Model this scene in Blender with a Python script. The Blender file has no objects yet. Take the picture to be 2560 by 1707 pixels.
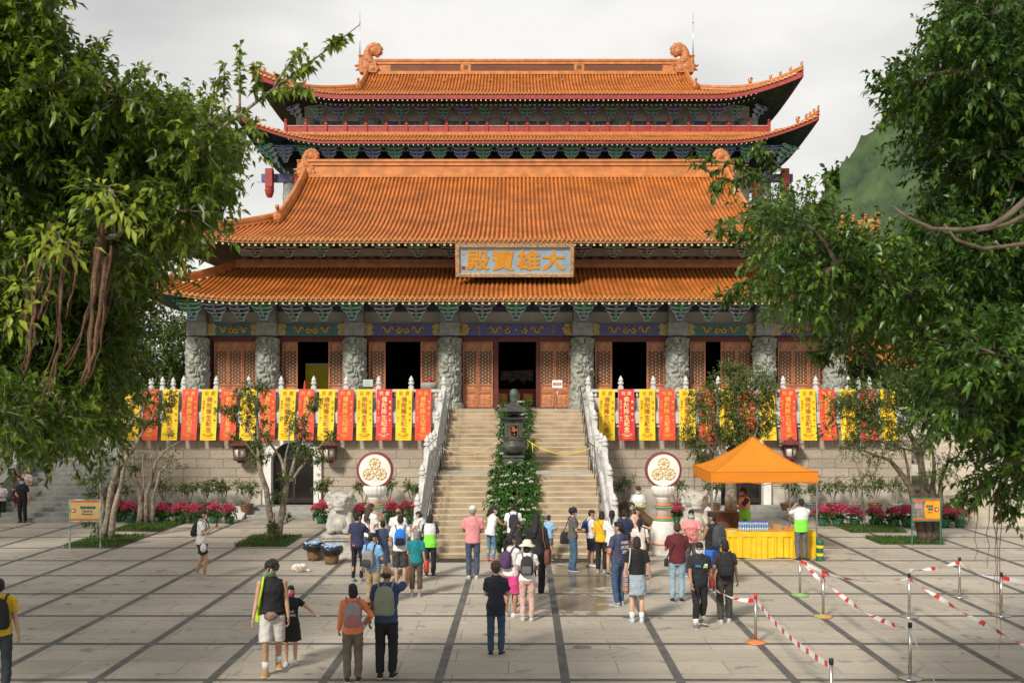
import bpy, bmesh, math, random
import numpy as np
from mathutils import Vector, Matrix, noise
R = math.radians
rnd = random.Random(7)
S = bpy.context.scene
COL = S.collection

# ------------------------------------------------------------------ camera, sky, sun, exposure
CX, HZ, F, CH = 1290.0, 998.0, 2560.0, 4.5        # principal point, focal length in px of the 2560x1707 photo; eye height
cam = bpy.data.cameras.new('camera'); camo = bpy.data.objects.new('camera', cam); COL.objects.link(camo)
camo.location = (0, 0, CH); camo.rotation_euler = (R(90), 0, 0)
cam.sensor_width = 36.0; cam.lens = F / 2560 * 36.0
cam.shift_x = (1280 - CX) / 2560; cam.shift_y = (HZ - 853.5) / 2560
cam.clip_start = 0.1; cam.clip_end = 6000
cam.dof.use_dof = True; cam.dof.focus_distance = 34.0; cam.dof.aperture_fstop = 4.0
S.camera = camo

SUN_DIR = Vector((0.58, 1.0, -0.86)).normalized()  # the way the light travels
sun_el = math.asin(-SUN_DIR.z); sun_az = math.atan2(-SUN_DIR.x, -SUN_DIR.y)
sl = bpy.data.lights.new('sun', 'SUN'); sl.energy = 3.6; sl.angle = R(9.0); sl.color = (1.0, 0.93, 0.83)
so = bpy.data.objects.new('sun', sl); COL.objects.link(so)
so.rotation_euler = SUN_DIR.to_track_quat('-Z', 'Y').to_euler(); so.location = (-20, -30, 40)

W = bpy.data.worlds.new('World'); S.world = W; W.use_nodes = True
nt = W.node_tree; bg = nt.nodes['Background']; bg.inputs['Strength'].default_value = 0.1
sky = nt.nodes.new('ShaderNodeTexSky'); sky.sky_type = 'NISHITA'; sky.sun_disc = False
sky.sun_elevation = sun_el; sky.sun_rotation = sun_az
tc = nt.nodes.new('ShaderNodeTexCoord'); mp = nt.nodes.new('ShaderNodeMapping'); mp.inputs['Scale'].default_value = (1.6, 1.6, 3.2)
no = nt.nodes.new('ShaderNodeTexNoise'); no.inputs['Scale'].default_value = 1.5; no.inputs['Detail'].default_value = 5; no.inputs['Roughness'].default_value = 0.5
cr = nt.nodes.new('ShaderNodeValToRGB')
cr.color_ramp.elements[0].position = 0.36; cr.color_ramp.elements[0].color = (0.50, 0.505, 0.50, 1)
cr.color_ramp.elements[1].position = 0.62; cr.color_ramp.elements[1].color = (0.86, 0.845, 0.81, 1)
mul = nt.nodes.new('ShaderNodeVectorMath'); mul.operation = 'SCALE'; mul.inputs['Scale'].default_value = 9.6
mx = nt.nodes.new('ShaderNodeMix'); mx.data_type = 'RGBA'; mx.inputs['Factor'].default_value = 0.97
L_ = nt.links.new
L_(tc.outputs['Generated'], mp.inputs['Vector']); L_(mp.outputs['Vector'], no.inputs['Vector']); L_(no.outputs['Fac'], cr.inputs['Fac'])
sx = nt.nodes.new('ShaderNodeSeparateXYZ'); rg_ = nt.nodes.new('ShaderNodeMapRange'); rg_.interpolation_type = 'SMOOTHSTEP'      # cloud thins in brightness toward the zenith
rg_.inputs['From Min'].default_value = 0.34; rg_.inputs['From Max'].default_value = 0.85; rg_.inputs['To Min'].default_value = 9.7; rg_.inputs['To Max'].default_value = 7.4
L_(tc.outputs['Generated'], sx.inputs[0]); L_(sx.outputs['Z'], rg_.inputs['Value']); L_(rg_.outputs[0], mul.inputs['Scale'])
L_(cr.outputs['Color'], mul.inputs[0]); L_(sky.outputs['Color'], mx.inputs['A']); L_(mul.outputs['Vector'], mx.inputs['B'])
L_(mx.outputs['Result'], bg.inputs['Color'])
S.view_settings.view_transform = 'Standard'; S.view_settings.look = 'None'; S.view_settings.gamma = 1.0
S.view_settings.exposure = 0.22

# ------------------------------------------------------------------ helpers
D = 2560 / 2352.0
def P(u, v, Y): return Vector(((u - CX) / F * Y, Y, CH - (v - HZ) / F * Y))
def G(u, v, z=0.0):
    Y = F * (CH - z) / (v - HZ); return Vector(((u - CX) / F * Y, Y, z))

class MB:
    def __init__(s): s.v = []; s.f = []; s.m = []
    def add(s, vs, fs, mat=0):
        o = len(s.v); s.v.extend([tuple(p) for p in vs])
        for q in fs: s.f.append([i + o for i in q]); s.m.append(mat)
        return s
    def box(s, x0, x1, y0, y1, z0, z1, mat=0):
        return s.add([(x0,y0,z0),(x1,y0,z0),(x1,y1,z0),(x0,y1,z0),(x0,y0,z1),(x1,y0,z1),(x1,y1,z1),(x0,y1,z1)],
                     [(0,3,2,1),(4,5,6,7),(0,1,5,4),(1,2,6,5),(2,3,7,6),(3,0,4,7)], mat)
    def bbox(s, x0, x1, y0, y1, z0, z1, b=0.02, mat=0):          # box with chamfered upright and top edges
        pr = [(x0+b,y0),(x1-b,y0),(x1,y0+b),(x1,y1-b),(x1-b,y1),(x0+b,y1),(x0,y1-b),(x0,y0+b)]
        cx, cy = (x0+x1)/2, (y0+y1)/2
        ins = [(x - b*(1 if x > cx else -1)*0.8, y - b*(1 if y > cy else -1)*0.8) for x, y in pr]
        vs = [(x,y,z0) for x,y in pr] + [(x,y,z1-b) for x,y in pr] + [(x,y,z1) for x,y in ins]
        fs = [tuple(range(7,-1,-1)), tuple(range(16,24))]
        for k in (0, 8):
            for i in range(8): fs.append((k+i, k+(i+1)%8, k+8+(i+1)%8, k+8+i))
        return s.add(vs, fs, mat)
    def rings(s, rs, closed=True, cap0=True, cap1=True, mat=0):
        n = len(rs[0]); vs = [p for r in rs for p in r]; fs = []
        for k in range(len(rs)-1):
            for i in range(n if closed else n-1):
                a, b = k*n+i, k*n+(i+1) % n
                fs.append((a, b, b+n, a+n))
        if cap0: fs.append(tuple(range(n-1, -1, -1)))
        if cap1: fs.append(tuple(range((len(rs)-1)*n, len(rs)*n)))
        return s.add(vs, fs, mat)
    def tube(s, pts, rad, n=8, caps=True, mat=0, flat=1.0):
        pts = [Vector(p) for p in pts]
        if not hasattr(rad, '__len__'): rad = [rad]*len(pts)
        up = None; rs = []
        for i, p in enumerate(pts):
            d = (pts[min(i+1, len(pts)-1)] - pts[max(i-1, 0)])
            if d.length < 1e-9: d = Vector((0,0,1))
            d.normalize()
            if up is None:
                up = Vector((0,0,1)) if abs(d.z) < 0.9 else Vector((0,1,0))
            a = d.cross(up)
            if a.length < 1e-6: a = d.orthogonal()
            a.normalize(); b = a.cross(d).normalized(); up = b
            rs.append([p + a*(math.cos(t)*rad[i]) + b*(math.sin(t)*rad[i]*flat) for t in [2*math.pi*k/n for k in range(n)]])
        return s.rings(rs, True, caps, caps, mat)
    def lathe(s, prof, n=16, c=(0,0,0), mat=0, sx=1, sy=1, rot=0.0):
        rs = [[(c[0]+sx*r*math.cos(rot+2*math.pi*k/n), c[1]+sy*r*math.sin(rot+2*math.pi*k/n), c[2]+z) for k in range(n)] for r, z in prof]
        return s.rings(rs, True, True, True, mat)
    def ell(s, c, r, n=12, m=8, mat=0, M=None):
        if not hasattr(r, '__len__'): r = (r, r, r)
        vs = []; fs = []
        for j in range(1, m):
            ph = math.pi*j/m
            for k in range(n):
                th = 2*math.pi*k/n; vs.append(Vector((r[0]*math.sin(ph)*math.cos(th), r[1]*math.sin(ph)*math.sin(th), r[2]*math.cos(ph))))
        vs.append(Vector((0,0,r[2]))); vs.append(Vector((0,0,-r[2]))); t = len(vs)-2; b = t+1
        for j in range(m-2):
            for k in range(n):
                a = j*n+k; a2 = j*n+(k+1) % n
                fs.append((a, a+n, a2+n, a2))
        for k in range(n):
            fs.append((t, k, (k+1) % n)); o = (m-2)*n; fs.append((b, o+(k+1) % n, o+k))
        if M is not None: vs = [M @ p for p in vs]
        return s.add([p + Vector(c) for p in vs], fs, mat)
    def prism(s, poly, y0, y1, mat=0):                            # polygon in x,z pushed along y
        n = len(poly)
        a = sum(poly[i][0]*poly[(i+1)%n][1]-poly[(i+1)%n][0]*poly[i][1] for i in range(n))
        if a < 0: poly = poly[::-1]
        vs = [(x,y0,z) for x,z in poly] + [(x,y1,z) for x,z in poly]
        fs = [tuple(range(n)), tuple(range(2*n-1, n-1, -1))] + [(i, i+n, (i+1)%n+n, (i+1)%n) for i in range(n)]
        return s.add(vs, fs, mat)
    def bar(s, a, b, w, h, up=(0,0,1), mat=0):                    # rectangular bar between two points
        a, b = Vector(a), Vector(b); d = (b-a).normalized(); u = Vector(up); x = d.cross(u)
        if x.length < 1e-6: x = d.orthogonal()
        x.normalize(); u = x.cross(d)
        q = [(-w/2,-h/2),(w/2,-h/2),(w/2,h/2),(-w/2,h/2)]
        return s.rings([[a + x*i + u*j for i, j in q], [b + x*i + u*j for i, j in q]], True, True, True, mat)
    def sweep(s, pts, w, h, mat=0):                               # rectangular ridge following a line, standing on it
        pts = [Vector(p) for p in pts]; rs = []
        for i, p in enumerate(pts):
            d = (pts[min(i+1, len(pts)-1)] - pts[max(i-1, 0)]).normalized()
            x = d.cross(Vector((0,0,1))).normalized(); u = x.cross(d)
            rs.append([p - x*w/2, p + x*w/2, p + x*w/2 + u*h, p - x*w/2 + u*h])
        return s.rings(rs, True, True, True, mat)
    def grid(s, fn, nu, nv, mat=0):
        vs = [fn(i/nu, j/nv) for j in range(nv+1) for i in range(nu+1)]
        fs = [(j*(nu+1)+i, j*(nu+1)+i+1, (j+1)*(nu+1)+i+1, (j+1)*(nu+1)+i) for j in range(nv) for i in range(nu)]
        return s.add(vs, fs, mat)
    def mesh(s, me, M, mat=0):
        return s.add([M @ v.co for v in me.vertices], [tuple(p.vertices) for p in me.polygons], mat)
    def build(s, name, mats, parent=None, smooth=False, remesh=0, smooth_it=3, data_only=False):
        me = bpy.data.meshes.new(name); off = Vector((0,0,0))
        if parent is not None:
            q = parent
            while q is not None: off += q.location; q = q.parent
        vs = [(x-off.x, y-off.y, z-off.z) for x, y, z in s.v]
        me.from_pydata(vs, [], s.f)
        if not isinstance(mats, (list, tuple)): mats = [mats]
        for m in mats: me.materials.append(m)
        if len(mats) > 1: me.polygons.foreach_set('material_index', np.array(s.m, dtype=np.int32))
        if smooth: me.polygons.foreach_set('use_smooth', np.ones(len(s.f), dtype=bool))
        me.update()
        if data_only: return me
        o = bpy.data.objects.new(name, me); COL.objects.link(o)
        if parent is not None: o.parent = parent
        if remesh:
            r = o.modifiers.new('r', 'REMESH'); r.mode = 'VOXEL'; r.voxel_size = remesh; r.use_smooth_shade = True
            if smooth_it:
                q = o.modifiers.new('s', 'SMOOTH'); q.factor = 0.5; q.iterations = smooth_it
            PENDING.append(o)
        return o
PENDING = []
EXTRA = {}                                                        # object name -> (MB of extra faces, materials) joined after the remesh
def bake():
    bpy.context.view_layer.update(); dg = bpy.context.evaluated_depsgraph_get(); res = []
    for o in PENDING:
        ev = o.evaluated_get(dg); m = ev.to_mesh()
        nv = len(m.vertices); co = np.empty(nv*3, dtype=np.float32); m.vertices.foreach_get('co', co)
        fs = [tuple(p.vertices) for p in m.polygons]; vs = co.reshape(-1, 3).tolist(); ev.to_mesh_clear()
        res.append((vs, fs))
    for o, (vs, fs) in zip(PENDING, res):
        mats = [m for m in o.data.materials]; mi = [0]*len(fs)
        if o.name in EXTRA:
            mb, em = EXTRA[o.name]; k = len(vs)
            vs = vs + [tuple(p) for p in mb.v]; fs = fs + [tuple(i+k for i in q) for q in mb.f]; mi += list(mb.m); mats = em
        me = bpy.data.meshes.new(o.name); me.from_pydata(vs, [], fs)
        for m in mats: me.materials.append(m)
        me.polygons.foreach_set('material_index', np.array(mi, dtype=np.int32))
        me.polygons.foreach_set('use_smooth', np.ones(len(fs), dtype=bool)); me.update()
        o.modifiers.clear(); old = o.data; o.data = me
        for c in bpy.data.objects:
            if c.data is old: c.modifiers.clear(); c.data = me
    PENDING.clear()

def tag(o, label=None, cat=None, group=None, kind=None):
    if label: o['label'] = label
    if cat: o['category'] = cat
    if group: o['group'] = group
    if kind: o['kind'] = kind
    return o
def thing(name, label, cat, loc=(0,0,0), rz=0.0, group=None):
    o = bpy.data.objects.new(name, None); COL.objects.link(o); o.empty_display_size = 0.2
    o.location = loc; o.rotation_euler = (0, 0, rz)
    return tag(o, label, cat, group)
def kids(o): return [c for c in COL.objects if c.parent is o]
CH_CACHE = {}
def dup(root, loc, rz=None, label=None, scale=None, group=None):
    if root.name not in CH_CACHE: CH_CACHE[root.name] = [(c, kids(c)) for c in kids(root)]
    r = root.copy(); COL.objects.link(r); r.location = loc
    if rz is not None: r.rotation_euler = (0, 0, rz)
    if scale: r.scale = scale if hasattr(scale, '__len__') else (scale,)*3
    if label: r['label'] = label
    if group: r['group'] = group
    for c, gs in CH_CACHE[root.name]:
        d = c.copy(); COL.objects.link(d); d.parent = r
        for g in gs:
            e = g.copy(); COL.objects.link(e); e.parent = d
    return r
def part(me, name, parent, loc=(0,0,0), rz=0.0, scale=(1,1,1)):   # one more object on a shared mesh, loc in the world when the parent is unrotated
    o = bpy.data.objects.new(name, me); COL.objects.link(o); off = Vector((0,0,0)); q = parent
    while q is not None: off += q.location; q = q.parent
    o.parent = parent; o.location = Vector(loc) - off; o.rotation_euler = (0, 0, rz); o.scale = scale
    return o

# ------------------------------------------------------------------ materials
MC = {}
def mat(name, c, rough=0.6, var=0.12, scale=6.0, bump=0.0, bscale=None, metal=0.0, spec=0.5, detail=4, c2=None, coat=0.0, trans=0.0, vor=False):
    if name in MC: return MC[name]
    m = bpy.data.materials.new(name); m.use_nodes = True; n = m.node_tree; b = n.nodes['Principled BSDF']
    b.inputs['Roughness'].default_value = rough; b.inputs['Metallic'].default_value = metal
    b.inputs['Specular IOR Level'].default_value = spec; b.inputs['Coat Weight'].default_value = coat
    t = n.nodes.new('ShaderNodeTexCoord')
    x = n.nodes.new('ShaderNodeTexNoise'); x.inputs['Scale'].default_value = scale; x.inputs['Detail'].default_value = detail
    r = n.nodes.new('ShaderNodeValToRGB')
    lo = c2 or [k*(1-var) for k in c]; hi = c if c2 else [min(1, k*(1+var)) for k in c]
    r.color_ramp.elements[0].position = 0.35; r.color_ramp.elements[1].position = 0.65
    r.color_ramp.elements[0].color = (*lo[:3], 1); r.color_ramp.elements[1].color = (*hi[:3], 1)
    n.links.new(t.outputs['Object'], x.inputs['Vector']); n.links.new(x.outputs['Fac'], r.inputs['Fac'])
    n.links.new(r.outputs['Color'], b.inputs['Base Color'])
    if bump:
        y = n.nodes.new('ShaderNodeTexVoronoi' if vor else 'ShaderNodeTexNoise'); y.inputs['Scale'].default_value = bscale or scale*4
        if not vor: y.inputs['Detail'].default_value = 5
        u = n.nodes.new('ShaderNodeBump'); u.inputs['Strength'].default_value = bump; u.inputs['Distance'].default_value = 0.03
        n.links.new(t.outputs['Object'], y.inputs['Vector']); n.links.new(y.outputs['Distance' if vor else 'Fac'], u.inputs['Height']); n.links.new(u.outputs['Normal'], b.inputs['Normal'])
    if trans:
        b.inputs['Transmission Weight'].default_value = trans
    MC[name] = m
    return m
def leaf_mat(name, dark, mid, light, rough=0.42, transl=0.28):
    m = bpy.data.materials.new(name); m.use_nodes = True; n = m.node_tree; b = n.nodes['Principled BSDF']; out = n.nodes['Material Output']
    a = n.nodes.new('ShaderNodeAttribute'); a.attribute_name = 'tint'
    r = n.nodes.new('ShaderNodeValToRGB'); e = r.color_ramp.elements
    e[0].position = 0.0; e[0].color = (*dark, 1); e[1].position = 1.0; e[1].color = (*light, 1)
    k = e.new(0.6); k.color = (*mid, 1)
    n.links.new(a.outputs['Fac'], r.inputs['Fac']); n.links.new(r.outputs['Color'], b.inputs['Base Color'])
    b.inputs['Roughness'].default_value = rough; b.inputs['Specular IOR Level'].default_value = 0.45
    t = n.nodes.new('ShaderNodeBsdfTranslucent'); h = n.nodes.new('ShaderNodeMixShader'); h.inputs[0].default_value = transl
    g = n.nodes.new('ShaderNodeHueSaturation'); g.inputs['Value'].default_value = 1.5; g.inputs['Hue'].default_value = 0.485
    n.links.new(r.outputs['Color'], g.inputs['Color']); n.links.new(g.outputs['Color'], t.inputs['Color'])
    n.links.new(b.outputs[0], h.inputs[1]); n.links.new(t.outputs[0], h.inputs[2]); n.links.new(h.outputs[0], out.inputs['Surface'])
    return m

M_tile = mat('glazed_tile', (0.46, 0.148, 0.028), 0.38, 0.28, 0.9, spec=0.4, detail=8)
M_tilepan = mat('glazed_pan_tile', (0.33, 0.098, 0.018), 0.5, 0.25, 2.0, detail=8)  # pan tiles coloured darker to deepen the shade between barrel rows
M_ridge = mat('ridge_terracotta', (0.50, 0.185, 0.05), 0.4, 0.2, 2.5, bump=0.2, bscale=14)
M_orn = mat('carved_ornament', (0.44, 0.155, 0.042), 0.5, 0.3, 5, bump=1.0, bscale=9, vor=True)
M_redpaint = mat('red_paint', (0.34, 0.035, 0.025), 0.5, 0.2, 4)
M_darkred = mat('dark_red_wood', (0.11, 0.018, 0.013), 0.55, 0.25, 5)
M_green = mat('green_paint', (0.04, 0.24, 0.13), 0.55, 0.3, 6)
M_blue = mat('blue_paint', (0.085, 0.125, 0.33), 0.55, 0.3, 6)
M_purple = mat('dark_violet_paint', (0.07, 0.062, 0.13), 0.55, 0.3, 6)
M_edge = mat('pale_edge_paint', (0.74, 0.80, 0.76), 0.6, 0.15, 8)
M_cream = mat('cream_rafter_end', (0.62, 0.60, 0.33), 0.6, 0.15, 9)
M_plaster = mat('cream_plaster', (0.68, 0.62, 0.52), 0.8, 0.08, 1.2)
M_gold = mat('gold_paint', (0.62, 0.36, 0.06), 0.35, 0.2, 8, metal=0.25)
M_wood = mat('door_wood', (0.42, 0.15, 0.066), 0.45, 0.25, 7, bump=0.12)
M_woodlight = mat('door_panel_wood', (0.50, 0.20, 0.088), 0.45, 0.25, 5, bump=0.12)
M_lattice = mat('lattice_wood', (0.54, 0.28, 0.15), 0.5, 0.2, 9)
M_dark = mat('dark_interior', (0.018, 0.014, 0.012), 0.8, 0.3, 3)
M_carved = mat('carved_greenstone', (0.30, 0.305, 0.26), 0.75, 0.3, 5, bump=1.0, bscale=11, vor=True)
M_stone = mat('grey_stone', (0.30, 0.295, 0.27), 0.8, 0.18, 4, bump=0.3, bscale=25)
M_marble = mat('pale_marble', (0.56, 0.55, 0.53), 0.6, 0.12, 3, bump=0.15, bscale=20)
M_white = mat('white_paint', (0.76, 0.74, 0.69), 0.6, 0.06, 3)
M_black = mat('black_paint', (0.02, 0.02, 0.02), 0.5, 0.2, 5)
M_steel = mat('brushed_steel', (0.48, 0.46, 0.43), 0.3, 0.1, 8, metal=0.9)
M_bark = mat('pale_bark', (0.25, 0.205, 0.15), 0.85, 0.4, 9, bump=0.8, bscale=24)
M_barkdark = mat('dark_bark', (0.10, 0.075, 0.05), 0.9, 0.4, 8, bump=0.8, bscale=20)
M_root = mat('aerial_root_bark', (0.12, 0.062, 0.034), 0.9, 0.45, 9, bump=0.8, bscale=24)
M_bronze = mat('dark_bronze', (0.07, 0.075, 0.065), 0.5, 0.4, 6, bump=0.6, bscale=18, metal=0.35)
LM_fig = leaf_mat('fig_leaf', (0.018, 0.045, 0.004), (0.095, 0.165, 0.014), (0.33, 0.40, 0.04), 0.38, .34)
LM_fig2 = leaf_mat('fig_leaf_deep', (0.010, 0.036, 0.006), (0.060, 0.130, 0.016), (0.22, 0.30, 0.035), 0.36, .30)
LM_mid = leaf_mat('shrub_leaf', (0.022, 0.05, 0.01), (0.08, 0.135, 0.026), (0.21, 0.25, 0.055))
LM_bg = leaf_mat('far_leaf', (0.010, 0.025, 0.007), (0.045, 0.08, 0.018), (0.12, 0.15, 0.03), transl=0.15)

TX = {}
def text_me(s, off=0.0, ext=0.003, res=3):
    k = (s, off, ext)
    if k in TX: return TX[k]
    c = bpy.data.curves.new('t', 'FONT'); c.body = s; c.size = 1.0; c.align_x = 'CENTER'; c.align_y = 'CENTER'
    c.extrude = ext; c.offset = off; c.resolution_u = res
    o = bpy.data.objects.new('t', c); COL.objects.link(o); bpy.context.view_layer.update()
    me = bpy.data.meshes.new_from_object(o.evaluated_get(bpy.context.evaluated_depsgraph_get()))
    bpy.data.objects.remove(o); bpy.data.curves.remove(c)
    if len(me.vertices):
        co = np.array([v.co[:] for v in me.vertices]); mn, mxx = co.min(0), co.max(0)
        ctr = Vector(((mn[0]+mxx[0])/2, (mn[1]+mxx[1])/2, 0))
        for v in me.vertices: v.co -= ctr
        me['w'] = float(mxx[0]-mn[0]); me['h'] = float(mxx[1]-mn[1])
    TX[k] = me
    return me
FACE = Matrix.Rotation(math.pi/2, 4, 'X')                         # text plane stood up, read from -y
def put_text(mb, s, c, size, mat=0, M=None, off=0.012, sx=1.0, ext=0.003):
    me = text_me(s, 0.0, ext); q = off*0.9
    for i, (a, b) in enumerate(((0,0),(q,q),(-q,q),(q,-q),(-q,-q)) if q > .008 else ((0,0),)):   # heavier strokes by overlaid copies, each a hair further out
        mb.mesh(me, Matrix.Translation(Vector(c)+Vector((0,-.0006*i,0))) @ (M or Matrix.Identity(4)) @ FACE @ Matrix.Translation((a*size, b*size, 0)) @ Matrix.Diagonal((size*sx, size, 1, 1)), mat)

# ------------------------------------------------------------------ leaves
def leaf_obj(name, pos, dr, L, Wd, tint, m, parent, rng, droop=0.35):
    pos = np.asarray(pos, dtype=np.float64); dr = np.asarray(dr, dtype=np.float64); n = len(pos)
    dr /= np.linalg.norm(dr, axis=1, keepdims=True) + 1e-9
    up = rng.normal(0, 0.55, (n, 3)); up[:, 2] += 1.0
    sd = np.cross(dr, up); sd /= np.linalg.norm(sd, axis=1, keepdims=True) + 1e-9
    nr = np.cross(sd, dr)
    L = np.broadcast_to(L, (n,))[:, None]; Wd = np.broadcast_to(Wd, (n,))[:, None]
    mid = pos + dr*L*0.45; dn = np.array([0, 0, -1.0])
    tip = pos + dr*L + dn*L*droop
    lf = mid + sd*Wd*0.5 + nr*Wd*0.16; rt = mid - sd*Wd*0.5 + nr*Wd*0.16
    V = np.stack([pos, lf, mid, rt, tip], 1).reshape(-1, 3)
    b = (np.arange(n)*5)[:, None, None]
    T = (np.array([[0,2,1],[0,3,2],[1,2,4],[2,3,4]])[None] + b).reshape(-1, 3)
    me = bpy.data.meshes.new(name); me.vertices.add(n*5); me.loops.add(len(T)*3); me.polygons.add(len(T))
    off = np.zeros(3)
    q = parent
    while q is not None: off += np.array(q.location); q = q.parent
    me.vertices.foreach_set('co', (V-off).astype(np.float32).ravel())
    me.loops.foreach_set('vertex_index', T.astype(np.int32).ravel())
    me.polygons.foreach_set('loop_start', (np.arange(len(T))*3).astype(np.int32))
    at = me.attributes.new('tint', 'FLOAT', 'POINT'); at.data.foreach_set('value', np.repeat(np.clip(tint, 0, 1), 5).astype(np.float32))
    me.materials.append(m); me.update(calc_edges=True); me.validate()
    o = bpy.data.objects.new(name, me); COL.objects.link(o)
    if parent is not None: o.parent = parent
    return o
def clump_leaves(cs, rng, leaf=0.1, twigs=30, per=12, tw=(0.5, 1.0), droop=0.5, base_t=0.45):
    """cs: list of (centre, radius[, tint shift]); gives leaf positions, directions, tints and twig lines"""
    PO, DI, TI, TW = [], [], [], []
    for q in cs:
        c, r = np.array(q[0]), q[1]; sh = q[2] if len(q) > 2 else 0.0
        k = max(3, int(twigs*rng.uniform(0.8, 1.2)))
        d = rng.normal(0, 1, (k, 3)); d[:, 2] = d[:, 2]*0.8+0.1; d /= np.linalg.norm(d, axis=1, keepdims=True)
        a = c + d*r*rng.uniform(0.05, 0.45, (k, 1)); ln = r*rng.uniform(*tw, (k, 1))
        ct = rng.normal(0, 0.12, (k, 1))
        t = np.linspace(0.25, 1.0, per)[None, :, None] + rng.uniform(-0.04, 0.04, (k, per, 1))
        p = a[:, None, :] + d[:, None, :]*ln[:, None, :]*t
        p[:, :, 2] -= (t[:, :, 0]**2)*ln*droop*0.55
        ld = d[:, None, :]*0.7 + rng.normal(0, 0.8, (k, per, 3)); ld[:, :, 2] -= droop*0.9
        PO.append(p.reshape(-1, 3)); DI.append(ld.reshape(-1, 3))
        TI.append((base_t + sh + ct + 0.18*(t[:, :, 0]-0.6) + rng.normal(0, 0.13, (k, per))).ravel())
        for i in range(k): TW.append((a[i], p[i, -1]))
    return np.concatenate(PO), np.concatenate(DI), np.concatenate(TI), TW
def bez(a, b, c, n): return [a*(1-t)**2 + b*2*t*(1-t) + c*t*t for t in [i/n for i in range(n+1)]]
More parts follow.
